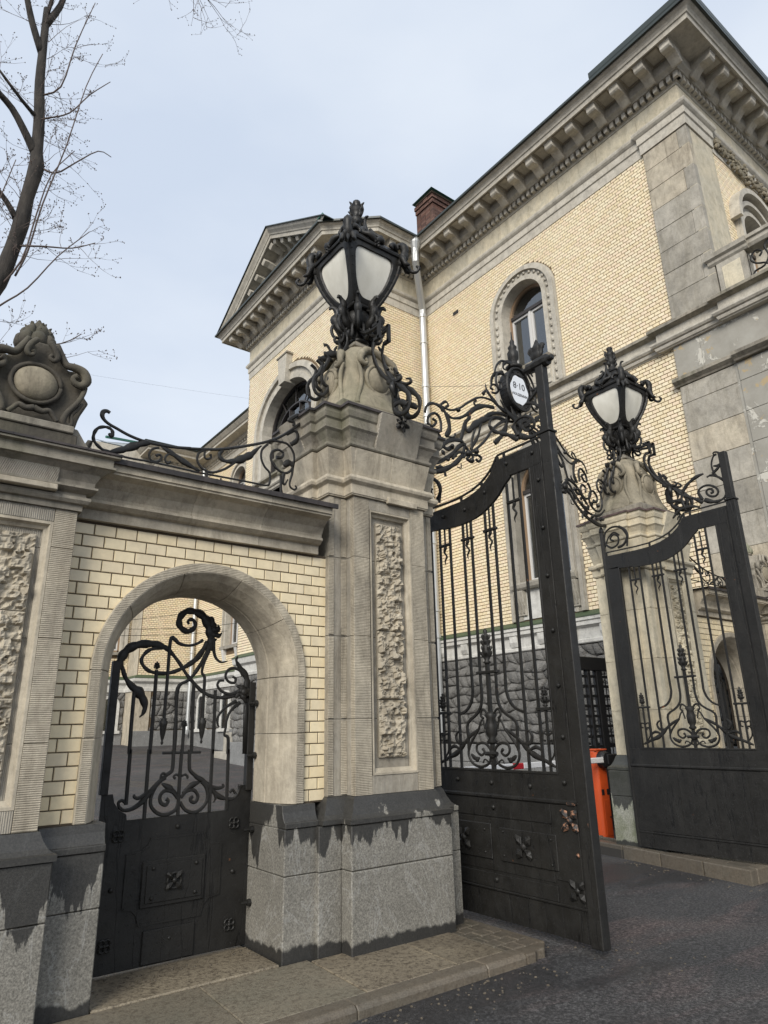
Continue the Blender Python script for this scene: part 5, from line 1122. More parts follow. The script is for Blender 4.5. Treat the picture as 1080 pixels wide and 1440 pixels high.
# ---------------------------------------------------------------- the palace: wall faces as (u along the wall, d outwards, z)
XA, YE, YB, XCc = 12.2, 4.96, 13.8, 9.4
FA = lambda u, d, z: (XA-d, u, z)
FB = lambda u, d, z: (u, YB-d, z)
FC = lambda u, d, z: (XCc-d, u, z)
FE = lambda u, d, z: (u, YE-d, z)
pal = thing('palace', 'yellow brick palace with carved stone cornice, pediment, arched windows and corner quoins behind the gates', 'building', (14, 12, 0))
def fbox(F, u0, u1, d0, d1, z0, z1, mb=None):
    mb = mb or MB(); b = len(mb.v)
    mb.v += [F(u0, d0, z0), F(u1, d0, z0), F(u1, d1, z0), F(u0, d1, z0), F(u0, d0, z1), F(u1, d0, z1), F(u1, d1, z1), F(u0, d1, z1)]
    mb.f += [tuple(b+i for i in q) for q in ((0, 3, 2, 1), (4, 5, 6, 7), (0, 1, 5, 4), (1, 2, 6, 5), (2, 3, 7, 6), (3, 0, 4, 7))]
    return mb
def fprism(F, pts, d0, d1, mb=None):
    """polygon in (u,z) with depth d0..d1"""
    mb = mb or MB(); b = len(mb.v); k = len(pts)
    mb.v += [F(u, d0, z) for u, z in pts]+[F(u, d1, z) for u, z in pts]
    mb.f.append(tuple(range(b, b+k))); mb.f.append(tuple(range(b+2*k-1, b+k-1, -1)))
    for i in range(k): j = (i+1) % k; mb.f.append((b+i, b+k+i, b+k+j, b+j))
    return mb
def fstrip(F, o, i_, d0, d1, mb=None):
    mb = mb or MB()
    for a in range(len(o)-1): fprism(F, [o[a], o[a+1], i_[a+1], i_[a]], d0, d1, mb)
    return mb
def fsec(F, sec, u0, u1, mb=None):
    """section polygon in (d,z) extruded along u"""
    mb = mb or MB(); b = len(mb.v); k = len(sec)
    mb.v += [F(u0, d, z) for d, z in sec]+[F(u1, d, z) for d, z in sec]
    mb.f.append(tuple(range(b, b+k))); mb.f.append(tuple(range(b+2*k-1, b+k-1, -1)))
    for i in range(k): j = (i+1) % k; mb.f.append((b+i, b+k+i, b+k+j, b+j))
    return mb
def arch_pts(uc, zs, a, b, n=24, foot=None):
    p = [(uc+a*cos(pi-pi*i/n), zs+b*sin(pi-pi*i/n)) for i in range(n+1)]
    return ([(uc-a, foot)]+p+[(uc+a, foot)]) if foot is not None else p
def wallface(F, u0, u1, z0, z1, holes, mat, par, name='wall', th=.45):
    """backing wall with arched openings; holes = (uc, half, zsill, zspring, rise) sorted by uc"""
    mb = MB(); u = u0
    for (uc, a, zb, zs, b) in holes:
        a += .02; b += .02; zb -= .02
        fbox(F, u, uc-a, -th, 0, z0, z1, mb); fbox(F, uc-a, uc+a, -th, 0, z0, zb, mb)
        ar = arch_pts(uc, zs, a, b); fstrip(F, [(p[0], z1) for p in ar], ar, -th, 0, mb); u = uc+a
    fbox(F, u, u1, -th, 0, z0, z1, mb); return mb.obj(name, mat, par)
def hole_fn(holes, grow=0, extra=()):
    def f(z0, z1):
        out = []
        for (uc, a, zb, zs, b) in holes:
            if z1 > zb-grow and z0 < zs+b+grow:
                zz = max(0, z0-zs)
                w = a+grow if z0 <= zs else (a+grow)*sqrt(max(0, 1-(zz/(b+grow))**2))
                if w > 0: out.append((uc-w, uc+w))
        for (p, q, za, zc) in extra:
            if z1 > za and z0 < zc: out.append((p, q))
        return out
    return f
# --- backing walls
WA = [(9.83, .70, 10.35, 12.25, .70)]; WAg = [(9.9, .76, 4.85, 7.25, .76)]; WC = [(17.5, 1.62, 8.0, 11.25, 1.3)]; WE = [(14.75, .62, 10.3, 12.2, .62)]
wallface(FA, YE, YB, 9.52, 15.2, WA, 'mortar2', pal); wallface(FA, YE, YB, 3.9, 9.0, WAg, 'mortar2', pal); fbox(FA, YE, YB, -.45, 0, 9.0, 9.52).obj('wall', 'mortar2', pal); fbox(FA, YE, YB, -.45, -.02, 0, 3.9).obj('wall', 'joint', pal)
fbox(FB, 10.15, XA, -.45, 0, 0, 15.2).obj('wall', 'mortar2', pal)
wallface(FC, 14.45, 20.45, 9.52, 15.2, WC, 'mortar2', pal); fbox(FC, 14.45, 20.45, -.45, 0, 0, 9.52).obj('wall', 'mortar2', pal)
mb = MB(); mb.prism([(9.4, 14.45), (10.15, 13.8), (10.5, 14.2), (9.8, 14.8)], 2, 0, 15.2); mb.obj('wall', 'mortar2', pal)
mb = MB(); mb.prism([(9.4, 20.45), (12.5, 20.45), (12.5, 20.0), (9.85, 20.0)], 2, 0, 15.2); mb.obj('wall', 'brick', pal)
wallface(FE, XA+.0, 22, 9.52, 15.2, WE, 'mortar2', pal)
# --- bricks
bw = thing  # alias kept short
kw = dict(course=.0845, ln=.150, joint=.0125, D=.012, ch=.003)
s1 = MB(); up1 = bpy.data.objects.new('upper_brick_wall', None); COL.objects.link(up1); up1.parent = pal; up1.location = (0, 0, 0)
def group_node(name):
    o = bpy.data.objects.new(name, None); COL.objects.link(o); o.parent = pal; return o
bricks(pal, 'brick', 0, XA, 5.93, YB-.02, 9.52, 14.0, hole_fn(WA, .43, [(8.70, 10.96, 9.4, 12.25)]), indiv=300, **kw)
bpy.data.objects.remove(up1)
bricks(pal, 'brick', 0, XA, 6.02, YB-.02, 3.97, 9.0, hole_fn(WAg, .33, [(8.83, 10.98, 3.9, 7.3)]), indiv=0, seed=3, **kw)
bricks(pal, 'brick', 1, YB, 10.17, XA-.02, 3.97, 14.0, lambda a, b: [], indiv=0, seed=4, **kw)
bricks(pal, 'brick', 0, XCc, 14.47, 20.42, 8.0, 14.0, hole_fn(WC, .62, [(15.2, 19.8, 7.9, 11.3)]), indiv=0, seed=5, **kw)
bricks(pal, 'brick', 1, YE, 13.25, 19, 9.6, 14.0, hole_fn(WE, .35), indiv=0, seed=6, **kw)
mb = MB()
n = Vector((-.65, -.75, 0)).normalized()      # chamfered corner between the pedimented bay and the side wall
a_ = Vector((9.4, 14.45, 0)); b_ = Vector((10.15, 13.8, 0)); L_ = (b_-a_).length; e_ = (b_-a_)/L_; nn = Vector((e_.y, -e_.x, 0))
FK = lambda u, d, z: tuple(a_+e_*u+nn*d+Vector((0, 0, z)))
zz = 8.0; j = 0
while zz < 13.98:
    u = -(.075 if j % 2 else 0)
    while u < L_:
        p, q = max(u, 0.0)+.005, min(u+.15, L_)-.005
        if q-p > .03: fbox(FK, p, q, 0, .011, zz+.005, min(zz+.0795, 13.995), mb)
        u += .15
    zz += .0845; j += 1
mb.obj('brickwork', 'brick', pal, kind='stuff', rec=False)

# --- entablature all round
PATH = [(11.3, 20.45), (9.4, 20.45), (9.4, 14.45), (10.15, 13.8), (12.2, 13.8), (12.2, 4.96), (24, 4.96)]
JOG = [(11.3, 20.45), (9.4, 20.45), (9.4, 14.45), (10.15, 13.8), (12.2, 13.8), (12.2, 5.93), (12.13, 5.93), (12.13, 4.89), (13.25, 4.89), (13.25, 4.96), (24, 4.96)]
MB().sweep(JOG, [(-.1, 13.99), (.03, 13.99), (.03, 14.24), (.045, 14.25), (.06, 14.26), (.06, 14.44), (.085, 14.46), (.12, 14.50), (.135, 14.55), (.135, 14.58), (-.1, 14.585)]).obj('architrave', 'stone_band', pal)
# frieze stones one by one
def frieze(F, u0, u1, z0, z1, mat, name='frieze_stone', L=1.15, d0=-.05, d1=.03, bev=.006, rn=random.Random(3)):
    u = u0
    while u < u1-.05:
        v = min(u+L*rn.uniform(.85, 1.15), u1)
        if u1-v < .3: v = u1
        fbox(F, u+.003, v-.003, d0, d1+rn.uniform(-.003, .003), z0+.002, z1-.002).obj(name, mat, pal, bevel=bev); u = v
frieze(FA, YE-.03, YB-.03, 14.586, 15.19, 'stone_cream'); frieze(FB, 10.17, XA-.03, 14.586, 15.19, 'stone_cream'); frieze(FC, 14.47, 20.48, 14.586, 15.19, 'stone_cream'); frieze(FE, XA, 20, 14.586, 15.19, 'stone_cream'); frieze(FK, .02, L_-.02, 14.586, 15.19, 'stone_cream')
MB().sweep(PATH, [(-.1, 15.19), (.045, 15.19), (.06, 15.215), (.06, 15.235), (.09, 15.24), (.09, 15.245), (.02, 15.246), (.02, 15.405), (.20, 15.41), (.215, 15.43), (.25, 15.455), (.29, 15.48), (.30, 15.50), (.31, 15.72), (.80, 15.72), (.80, 15.69), (.835, 15.69), (.84, 15.80), (.85, 15.815), (.87, 15.82), (.875, 15.835), (.885, 15.87), (.92, 15.92), (.97, 15.955), (.985, 15.975), (.985, 16.0), (-.1, 16.0)]).obj('cornice', 'stone_band', pal)
MB().sweep(PATH, [(.80, 16.0), (1.02, 16.0), (1.035, 15.975), (1.05, 15.98), (1.05, 16.045), (.9, 16.10), (-2.6, 17.5)], caps=False).obj('roof_eave', 'roof', pal)
# dentils
def dentils(F, u0, u1):
    mb = MB(); u = u0
    while u+.09 < u1: fbox(F, u, u+.095, .018, .175, 15.25, 15.404, mb); u += .165
    mb.obj('dentils', 'stone_band', pal, kind='stuff')
dentils(FA, 4.80, 13.75); dentils(FB, 10.1, 12.1); dentils(FC, 14.5, 20.6); dentils(FE, 12.1, 20); dentils(FK, .02, L_)
# modillions: scroll brackets under the corona, with coffers between
msec = [(.30, 15.712), (.76, 15.712), (.76, 15.65), (.745, 15.645), (.74, 15.56), (.70, 15.52), (.62, 15.515), (.55, 15.54), (.48, 15.53), (.40, 15.47), (.33, 15.40), (.29, 15.37), (.25, 15.37), (.25, 15.46)]
proto_m = {}
def modillions(F, u0, u1, n, key):
    for i in range(n):
        u = u0+(u1-u0)*i/(n-1) if n > 1 else (u0+u1)/2
        mb = fsec(F, msec, u-.115, u+.115); o = mb.obj('modillion', 'stone_band', pal, bevel=.008)
        fbox(F, u-.135, u+.135, .30, .79, 15.69, 15.713).obj('abacus', 'stone_band', o)
        if i < n-1:
            uu = u+(u1-u0)/(n-1)/2; hw = (u1-u0)/(n-1)/2-.16; mb = MB()
            for a, b, c, d in ((uu-hw, uu+hw, .34, .37), (uu-hw, uu+hw, .73, .76), (uu-hw, uu-hw+.03, .37, .73), (uu+hw-.03, uu+hw, .37, .73)): fbox(F, a, b, c, d, 15.70, 15.722, mb)
            mb.obj('coffer_frame', 'soffit', pal)
modillions(FA, 4.72, 13.05, 14, 'a'); modillions(FB, 10.45, 11.35, 2, 'b'); modillions(FC, 14.75, 20.7, 11, 'c'); modillions(FE, 12.55, 19.4, 12, 'e'); modillions(FK, L_/2, L_/2, 1, 'k')
# the coffer frames are coloured darker than the cornice stone
# --- quoins at the corner, both faces
rq = random.Random(9); z = 9.56; i = 0
while z < 13.95:
    h = .555 if i else .60; z1 = min(z+h, 13.985)
    cut = YE+.16 if i % 2 else YE+.02
    if i % 2: fbox(FA, YE-.07, cut-.004, -.1, .07, z+.003, z1-.003).obj('quoin_block', 'stone_grey', pal, bevel=.008)
    fbox(FA, cut if i % 2 else YE-.07, 5.92, -.1, .07+rq.uniform(-.003, .004), z+.003, z1-.003).obj('quoin_block', rq.choice(['stone_grey', 'stone_grey', 'stone']), pal, bevel=.008)
    z = z1; i += 1
fbox(FE, XA-.068, 13.25, -.1, .068, 9.56, 13.985).obj('corner_pilaster', 'stone_cream', pal, bevel=.01)
z = 3.97; i = 0
while z < 8.05:
    z1 = min(z+.62, 8.07); fbox(FA, 4.90, 6.0, -.1, .075+rq.uniform(-.004, .004), z+.003, z1-.003).obj('quoin_block', rq.choice(['stone_grey', 'stone_grey', 'peeling', 'stone']), pal, bevel=.01); z = z1
fsec(FA, [(.0, 8.08), (.10, 8.08), (.12, 8.11), (.20, 8.17), (.20, 8.24), (.17, 8.26), (.0, 8.27)], 4.84, 6.08).obj('pilaster_cap', 'stone_dark', pal)
for a, b in ((4.88, 5.45), (5.453, 6.0)): fbox(FA, a, b, -.1, .075, 8.275, 9.0).obj('quoin_block', 'peeling', pal, bevel=.01)
z = 0
while z < 3.9: fbox(FA, 4.90, 6.0, -.1, .085, z, z+.64).obj('quoin_block', 'stone_grey', pal, bevel=.012); z += .65
# --- string course
STR = [(9.4, 20.45), (9.4, 14.45), (10.15, 13.8), (12.2, 13.8), (12.2, 6.25), (12.1, 6.25), (12.1, 4.88), (12.02, 4.88), (12.02, 1.2)]
MB().sweep(STR, [(-.2, 8.99), (.03, 8.99), (.04, 9.01), (.07, 9.02), (.085, 9.06), (.085, 9.09), (.12, 9.10), (.15, 9.14), (.15, 9.18), (.04, 9.20), (.04, 9.40), (-.2, 9.40)]).obj('string_course', 'stone_band', pal)
MB().sweep(STR, [(-.2, 9.402), (.05, 9.402), (.12, 9.43), (.17, 9.44), (.17, 9.50), (.15, 9.52), (-.2, 9.56)]).obj('string_ledge', 'stone_dark', pal)
# --- plinth band, green flashing, moulded brackets
MB().sweep([(12.2, 13.8), (12.2, 6.02)], [(-.2, 3.28), (.06, 3.28), (.08, 3.30), (.08, 3.36), (.05, 3.38), (.05, 3.60), (.09, 3.63), (.14, 3.66), (.14, 3.74), (.17, 3.76), (.17, 3.83), (-.2, 3.83)]).obj('plinth_band', 'stone_white', pal)
MB().sweep([(12.2, 13.8), (12.2, 6.02)], [(-.2, 3.831), (.185, 3.831), (.185, 3.86), (.02, 3.965), (-.2, 3.97)]).obj('flashing', 'greenpaint', pal)
for i in range(9): fsec(FA, [(.05, 3.385), (.08, 3.39), (.13, 3.50), (.14, 3.64), (.05, 3.64)], 6.6+i*.85, 6.82+i*.85).obj('band_bracket', 'stone_white', pal, bevel=.01)
# --- rock-faced plinth of irregular stones
def rocks(F, u0, u1, z0, z1, s, par, seed=2, n_ind=300):
    rn = random.Random(seed); nu = int((u1-u0)/s); nz = int((z1-z0)/(s*.8)); P = {}
    for j in range(nz+1):
        for i in range(nu+2):
            x = u0+(i+(.5 if j % 2 else 0)-.25)*(u1-u0)/nu; zq = z0+j*(z1-z0)/nz
            if 0 < j < nz: zq += rn.uniform(-.3, .3)*s*.8
            x += rn.uniform(-.28, .28)*s; P[i, j] = (min(max(x, u0), u1), zq)
    cells = []
    for j in range(nz):
        for i in range(nu+1):
            q = [P[i, j], P[i+1, j], P[i+1, j+1], P[i, j+1]]
            if rn.random() < .5: q = [q[0], ((q[0][0]+q[1][0])/2, (q[0][1]+q[1][1])/2+rn.uniform(-.03, .02)), q[1], q[2], q[3]]
            cells.append(q)
    for q in cells:
        cx_ = sum(p[0] for p in q)/len(q); cz_ = sum(p[1] for p in q)/len(q)
        if max(p[0] for p in q)-min(p[0] for p in q) < .08: continue
        k = len(q); mb = MB(); 
        for (sc, d) in ((.98, -.02), (.95, .035), (.72, .075)): mb.v += [F(cx_+(p[0]-cx_)*sc+(rn.uniform(-.012, .012) if d > 0 else 0), d+rn.uniform(-.012, .012), cz_+(p[1]-cz_)*sc) for p in q]
        mb.v.append(F(cx_, .08+rn.uniform(-.02, .02), cz_))
        for r_ in range(2):
            for a in range(k): b = (a+1) % k; mb.f.append((r_*k+a, r_*k+b, (r_+1)*k+b, (r_+1)*k+a))
        for a in range(k): mb.f.append((2*k+a, 2*k+(a+1) % k, 3*k))
        mb.obj('plinth_stone', 'rock', par, smooth=True)
rocks(FA, 6.1, 13.75, 1.25, 3.27, .27, pal)
for i in range(9):
    for j in range(3): fbox(FA, 6.05+i*.86+(j % 2)*.3, 6.05+i*.86+.85+(j % 2)*.3, -.02, .11, j*.41, j*.41+.40).obj('plinth_block', 'granite_dry', pal, bevel=.012)
bricks(pal, 'brick', 0, XCc, 17.0, 20.42, 3.97, 8.0, lambda a, b: [], indiv=0, seed=8, **kw)
rocks(FC, 17.0, 20.4, 1.3, 3.27, .27, pal, 9)
fbox(FC, 16.5, 20.48, -.1, .12, .5, 1.32).obj('base_course', 'granite_dry', pal, bevel=.01)
MB().sweep([(9.4, 20.45), (9.4, 14.5)], [(-.2, 3.28), (.06, 3.28), (.08, 3.36), (.05, 3.38), (.05, 3.60), (.14, 3.66), (.17, 3.83), (-.2, 3.83)]).obj('plinth_band', 'stone_white', pal)
MB().sweep([(9.4, 20.45), (9.4, 14.5)], [(-.2, 3.831), (.185, 3.831), (.185, 3.86), (.02, 3.965), (-.2, 3.97)]).obj('flashing', 'greenpaint', pal)
# --- windows
def window(F, uc, a, zb, zs, b, style, par, dep=.28):
    """joinery, glass, curtain; openings a half wide"""
    w = MB(); fr = {'brown': 'wframe', 'dark': 'wframe_dark', 'white': 'wframe_white'}[style]
    t = .07; o = arch_pts(uc, zs, a, b, 20, zb); i_ = arch_pts(uc, zs, a-t, b-t, 20, zb)
    node = fstrip(F, o, i_, -dep-.10, -dep).obj('window_frame', fr, par)
    fbox(F, uc-a, uc+a, -dep-.10, -dep, zb, zb+.08).obj('bottom_rail', fr, node)
    fbox(F, uc-a+t, uc+a-t, -dep-.10, -dep+.03, zs-.06, zs+.03).obj('transom', 'wframe_dark' if style == 'brown' else fr, node)
    fprism(F, [(u, z) for u, z in arch_pts(uc, zs, a-t+.01, b-t+.01, 20, zb)], -dep-.075, -dep-.065).obj('glass', 'glass', node)
    if style in ('brown', 'white'):
        fbox(F, uc-.035, uc+.035, -dep-.09, -dep+.01, zb+.08, zs-.06).obj('mullion', 'wframe_white' if style == 'brown' else fr, node)
        for s in (-1, 1):
            x0, x1 = sorted((uc+s*.035, uc+s*(a-t)))
            for q in ((x0, x0+.05, zb+.08, zs-.06), (x1-.05, x1, zb+.08, zs-.06), (x0+.05, x1-.05, zb+.08, zb+.14), (x0+.05, x1-.05, zs-.12, zs-.06)): fbox(F, q[0], q[1], -dep-.085, -dep-.02, q[2], q[3]).obj('sash_bar', 'wframe_white' if style == 'brown' else fr, node)
    return node
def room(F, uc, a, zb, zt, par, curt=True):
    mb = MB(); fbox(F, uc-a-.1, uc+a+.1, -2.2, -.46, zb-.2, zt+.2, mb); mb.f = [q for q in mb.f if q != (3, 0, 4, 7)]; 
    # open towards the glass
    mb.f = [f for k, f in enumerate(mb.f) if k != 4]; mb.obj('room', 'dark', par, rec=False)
def surround(F, uc, a, zb, zs, b, o, par, mat='stone_band', beads=False, foot=None, proud=.10):
    foot = zb if foot is None else foot; K = 24
    A_ = lambda k, d0, d1, k2: fstrip(F, arch_pts(uc, zs, a+k2, b+k2, K, foot), arch_pts(uc, zs, a+k, b+k, K, foot), d0, d1)
    A_(0, -.30, proud*.5, o*.30).obj('window_surround', mat, par)
    A_(o*.30, -.02, proud*.25, o*.62).obj('window_surround', mat, par)
    A_(o*.62, -.02, proud, o*.92).obj('window_surround', mat, par); A_(o*.92, -.02, proud*.6, o).obj('window_surround', mat, par)
    if beads:
        m_ = a+o*.46; n_ = 15
        for i in range(n_):
            t_ = pi*(i+.5)/n_; mb = MB(); mb.ball(F(uc+m_*cos(t_), proud*.3, zs+m_*sin(t_)), .055, 6, 4, (1, 1, .8)); mb.obj('carved_leaf', mat, par)
        z = foot+.15
        while z < zs-.05:
            for s in (-1, 1): mb = MB(); mb.ball(F(uc+s*m_, proud*.3, z), .055, 6, 4, (1, 1, 1.3)); mb.obj('carved_leaf', mat, par)
            z += .21
surround(FA, 9.83, .70, 10.35, 12.25, .70, .43, pal, beads=True, foot=9.56)
fprism(FA, [(9.83-.69, 9.56), (9.83+.69, 9.56), (9.83+.69, 10.22), (9.83-.69, 10.22)], -.2, .04).obj('apron', 'stone_band', pal)
fsec(FA, [(-.35, 10.22), (.16, 10.22), (.20, 10.26), (.22, 10.33), (.22, 10.36), (-.35, 10.38)], 9.0, 10.68).obj('sill', 'stone_dark', pal)
for u in (9.17, 10.49): fsec(FA, [(.03, 9.62), (.07, 9.64), (.08, 9.75), (.13, 9.85), (.10, 9.98), (.17, 10.08), (.19, 10.21), (.03, 10.21)], u-.09, u+.09).obj('sill_console', 'stone_band', pal, bevel=.01)
nd = window(FA, 9.83, .70, 10.38, 12.25, .70, 'brown', pal)
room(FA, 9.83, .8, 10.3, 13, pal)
for u0, u1 in ((9.16, 9.62), (9.98, 10.50)):
    mb = MB(); N = 14
    for i in range(N): fbox(FA, u0+(u1-u0)*i/N, u0+(u1-u0)*(i+1)/N, -.62+.03*(i % 2), -.60+.03*(i % 2), 10.4, 12.2, mb)
    mb.obj('curtain', 'curtain', nd)
surround(FA, 9.9, .76, 4.85, 7.25, .76, .33, pal, mat='stone_grey', foot=3.98)
fprism(FA, [(9.14, 4.0), (10.66, 4.0), (10.66, 4.72), (9.14, 4.72)], -.2, .03).obj('apron', 'stone_white', pal)
fsec(FA, [(-.35, 4.70), (.14, 4.70), (.18, 4.74), (.21, 4.82), (.21, 4.86), (-.35, 4.88)], 8.95, 10.85).obj('sill', 'stone_grey', pal)
for u in (9.12, 10.66):
    o = fsec(FA, [(.03, 4.08), (.08, 4.10), (.09, 4.25), (.15, 4.42), (.19, 4.68), (.03, 4.68)], u-.15, u+.15).obj('sill_console', 'stone_grey', pal, bevel=.01)
    for k in (-.09, 0, .09): fsec(FA, [(.09, 4.14), (.105, 4.16), (.17, 4.42), (.205, 4.64), (.15, 4.64)], u+k-.018, u+k+.018).obj('flute', 'stone_grey', o)
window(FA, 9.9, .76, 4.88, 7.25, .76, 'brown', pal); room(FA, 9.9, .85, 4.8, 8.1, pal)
# big window of the pedimented bay
surround(FC, 17.5, 1.62, 10.0, 11.25, 1.3, .56, pal, mat='stone_band', foot=6.5, proud=.12)
o = fprism(FC, [(17.30, 12.45), (17.70, 12.45), (17.80, 13.45), (17.20, 13.45)], -.2, .24).obj('keystone', 'stone_band', pal, bevel=.01)
fbox(FC, 17.15, 17.85, -.02, .27, 13.45, 13.51).obj('keystone_cap', 'stone_dark', o)
nd = window(FC, 17.5, 1.62, 8.2, 11.25, 1.3, 'dark', pal, dep=.30)
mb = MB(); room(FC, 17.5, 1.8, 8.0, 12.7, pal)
fbox(FC, 16.0, 19.0, -.75, -.72, 8.2, 12.5).obj('curtain', 'curtain', nd)  # curtain added here to stand in for pale sky reflections in the panes
a1 = arch_pts(17.5, 11.25, 1.0, .62, 20, 8.2); a2 = arch_pts(17.5, 11.25, .95, .57, 20, 8.2); fstrip(FC, a1, a2, -.39, -.27).obj('inner_arch_bar', 'wframe_dark', nd)
for k in (-.33, .33): fbox(FC, 17.5+k*1.0-.02, 17.5+k*1.0+.02, -.38, -.27, 8.2, 11.8).obj('glazing_bar', 'wframe_dark', nd)
for ang in (.30, .5, .70): 
    c_, s_ = cos(pi*ang), sin(pi*ang); mb = MB(); mb.tube([FC(17.5+.98*c_, -.32, 11.25+.6*s_), FC(17.5+1.56*c_, -.32, 11.25+1.24*s_)], .022, 4); mb.obj('glazing_bar', 'wframe_dark', nd)
# pediment over the bay
PYc, Pa, Pz0, Pz1 = 17.5, 3.80, 16.02, 18.30
def rake(s, off0, off1, d0, d1, name, mat):
    """raking moulding: off measured down square to the slope"""
    L = Vector((0, s*Pa, Pz0-Pz1)); L.normalize(); nrm = Vector((0, -L.z*s, L.y*s))
    if nrm.z < 0: nrm = -nrm
    apex = Vector((0, PYc, Pz1)); ends = []
    tan = (Pz1-Pz0)/Pa; k = sqrt(1+tan*tan)
    pts = [(PYc, Pz1-off0*k), (PYc+s*(Pa+.05), Pz0-off0*k-.02), (PYc+s*(Pa+.05), Pz0-off1*k-.02), (PYc, Pz1-off1*k)]
    pts = [(u, max(z, 16.0)) for u, z in pts]
    fprism(FC, pts, d0, d1).obj(name, mat, pal)
for s in (-1, 1):
    rake(s, -.03, .0, -3, 1.05, 'pediment_roof', 'roof')
    rp = [(1.0, 0), (1.0, .02), (.985, .05), (.97, .08), (.92, .13), (.885, .17), (.87, .21), (.84, .225), (.835, .34), (.80, .345), (.80, .31), (.31, .31), (.30, .50), (.25, .55), (.20, .60), (.02, .605), (.02, .76), (-.1, .76)]
    tan_ = (Pz1-Pz0)/Pa; kk = sqrt(1+tan_*tan_); mb = MB()
    for (u_, z_) in ((PYc, Pz1), (PYc+s*(Pa+.12), Pz0-.12*tan_)):
        mb.v += [(XCc-d, u_, z_-n_*kk) for d, n_ in rp]
    n0 = len(rp)
    # clip the lower end where the rake dies on the horizontal cornice
    pts2 = []
    for q_ in range(n0):
        a0, b0_ = Vector(mb.v[q_]), Vector(mb.v[n0+q_])
        if b0_.z < 16.0: f_ = (a0.z-16.0)/(a0.z-b0_.z); b0_ = a0.lerp(b0_, max(0, f_))
        mb.v[n0+q_] = tuple(b0_)
    for q_ in range(n0-1): mb.f.append((q_, q_+1, n0+q_+1, n0+q_))
    mb.obj('raking_cornice', 'stone_band', pal)
    L = Vector((0, s*Pa, Pz0-Pz1)); Ln = L.length; L.normalize(); Nn = Vector((0, 0, 1))-L*L.z; Nn.normalize()
    for i in range(6):
        c_ = Vector((0, PYc, Pz1))+L*(.42+i*.62); mb = MB(); b0 = 0
        for du in (-.11, .11):
            for d, h in ((.30, -.325), (.76, -.325), (.76, -.40), (.72, -.48), (.55, -.50), (.40, -.57), (.30, -.60)):
                q = c_+L*du+Nn*h; mb.v.append((XCc-d, q.y, q.z))
        k = 7; mb.f = [tuple(range(k)), tuple(range(2*k-1, k-1, -1))]+[(a, k+a, k+(a+1) % k, (a+1) % k) for a in range(k)]
        if min(v[2] for v in mb.v) > 16.0: mb.obj('modillion', 'stone_band', pal, bevel=.008)
    mb = MB(); 
    for i in range(18):
        c_ = Vector((0, PYc, Pz1))+L*(.9+i*.16)
        q = [c_+Nn*(-.61), c_+L*.09+Nn*(-.61), c_+L*.09+Nn*(-.73), c_+Nn*(-.73)]
        if min(v.z for v in q) > 16.02: fprism(FC, [(v.y, v.z) for v in q], .05, .16, mb)
    mb.obj('dentils', 'stone_band', pal, kind='stuff')
fprism(FC, [(PYc-Pa+.3, 16.0), (PYc+Pa-.3, 16.0), (PYc, Pz1-.3)], -.3, .0).obj('tympanum', 'stone_cream', pal)
fbox(FC, 14.0, 20.9, .3, .99, 16.0, 16.05).obj('pediment_flashing', 'roof', pal)
mb = MB(); mb.lathe((8.5, 13.95, 16.1), [(.18, 0), (.14, .1), (.002, .28)], 4, sq=True); mb.obj('copper_cap', 'copper', pal)
# dark snow guard strip on the roof edge near the corner
MB().sweep([(11.35, 6.4), (11.35, 4.1), (16, 4.1)], [(.0, 16.07), (.16, 16.07), (.18, 16.12), (.18, 16.26), (.12, 16.30), (-.3, 16.45)]).obj('gutter_box', 'roof', pal)
for i in range(10): MB().box(12.0+i*.42, 12.2+i*.42, 3.93, 4.0, 16.08, 16.2).obj('gutter_bracket', 'soffit', pal)
# downpipe in the inner corner
dp = node('downpipe', pal, (12.0, 13.6, 1.2))
MB().lathe((11.23, 12.95, 15.55), [(.11, 0), (.12, .10), (.19, .28), (.20, .30), (.20, .40), (.215, .41), (.215, .46)], 14).obj('funnel', 'zinc', dp, smooth=False)
mb = MB(); mb.tube([(11.23, 12.95, 15.6), (11.23, 12.95, 15.25), (11.95, 13.55, 14.15), (11.98, 13.58, 13.9)], .11, 12); mb.obj('offset_pipe', 'zinc', dp)
mb = MB(); mb.tube([(11.30, 13.02, 15.5), (12.02, 13.62, 14.2)], .02, 5); mb.obj('dark_strip', 'black', dp)
for z0, z1 in ((1.5, 4.0), (4.0, 6.6), (6.6, 9.1), (9.1, 11.5), (11.5, 13.95)):
    MB().lathe((11.98, 13.58, z0), [(.108, 0), (.108, z1-z0-.12), (.128, z1-z0-.10), (.128, z1-z0)], 14).obj('pipe_length', 'zinc', dp)
for z0 in (4.6, 7.9, 10.4, 12.9): MB().lathe((11.98, 13.58, z0), [(.12, 0), (.132, .01), (.132, .05), (.12, .06)], 14).obj('pipe_clamp', 'zinc', dp)
MB().box(XA-.03, XA+.02, 12.2, 12.42, 13.36, 13.46).obj('vent_hole', 'dark', pal)
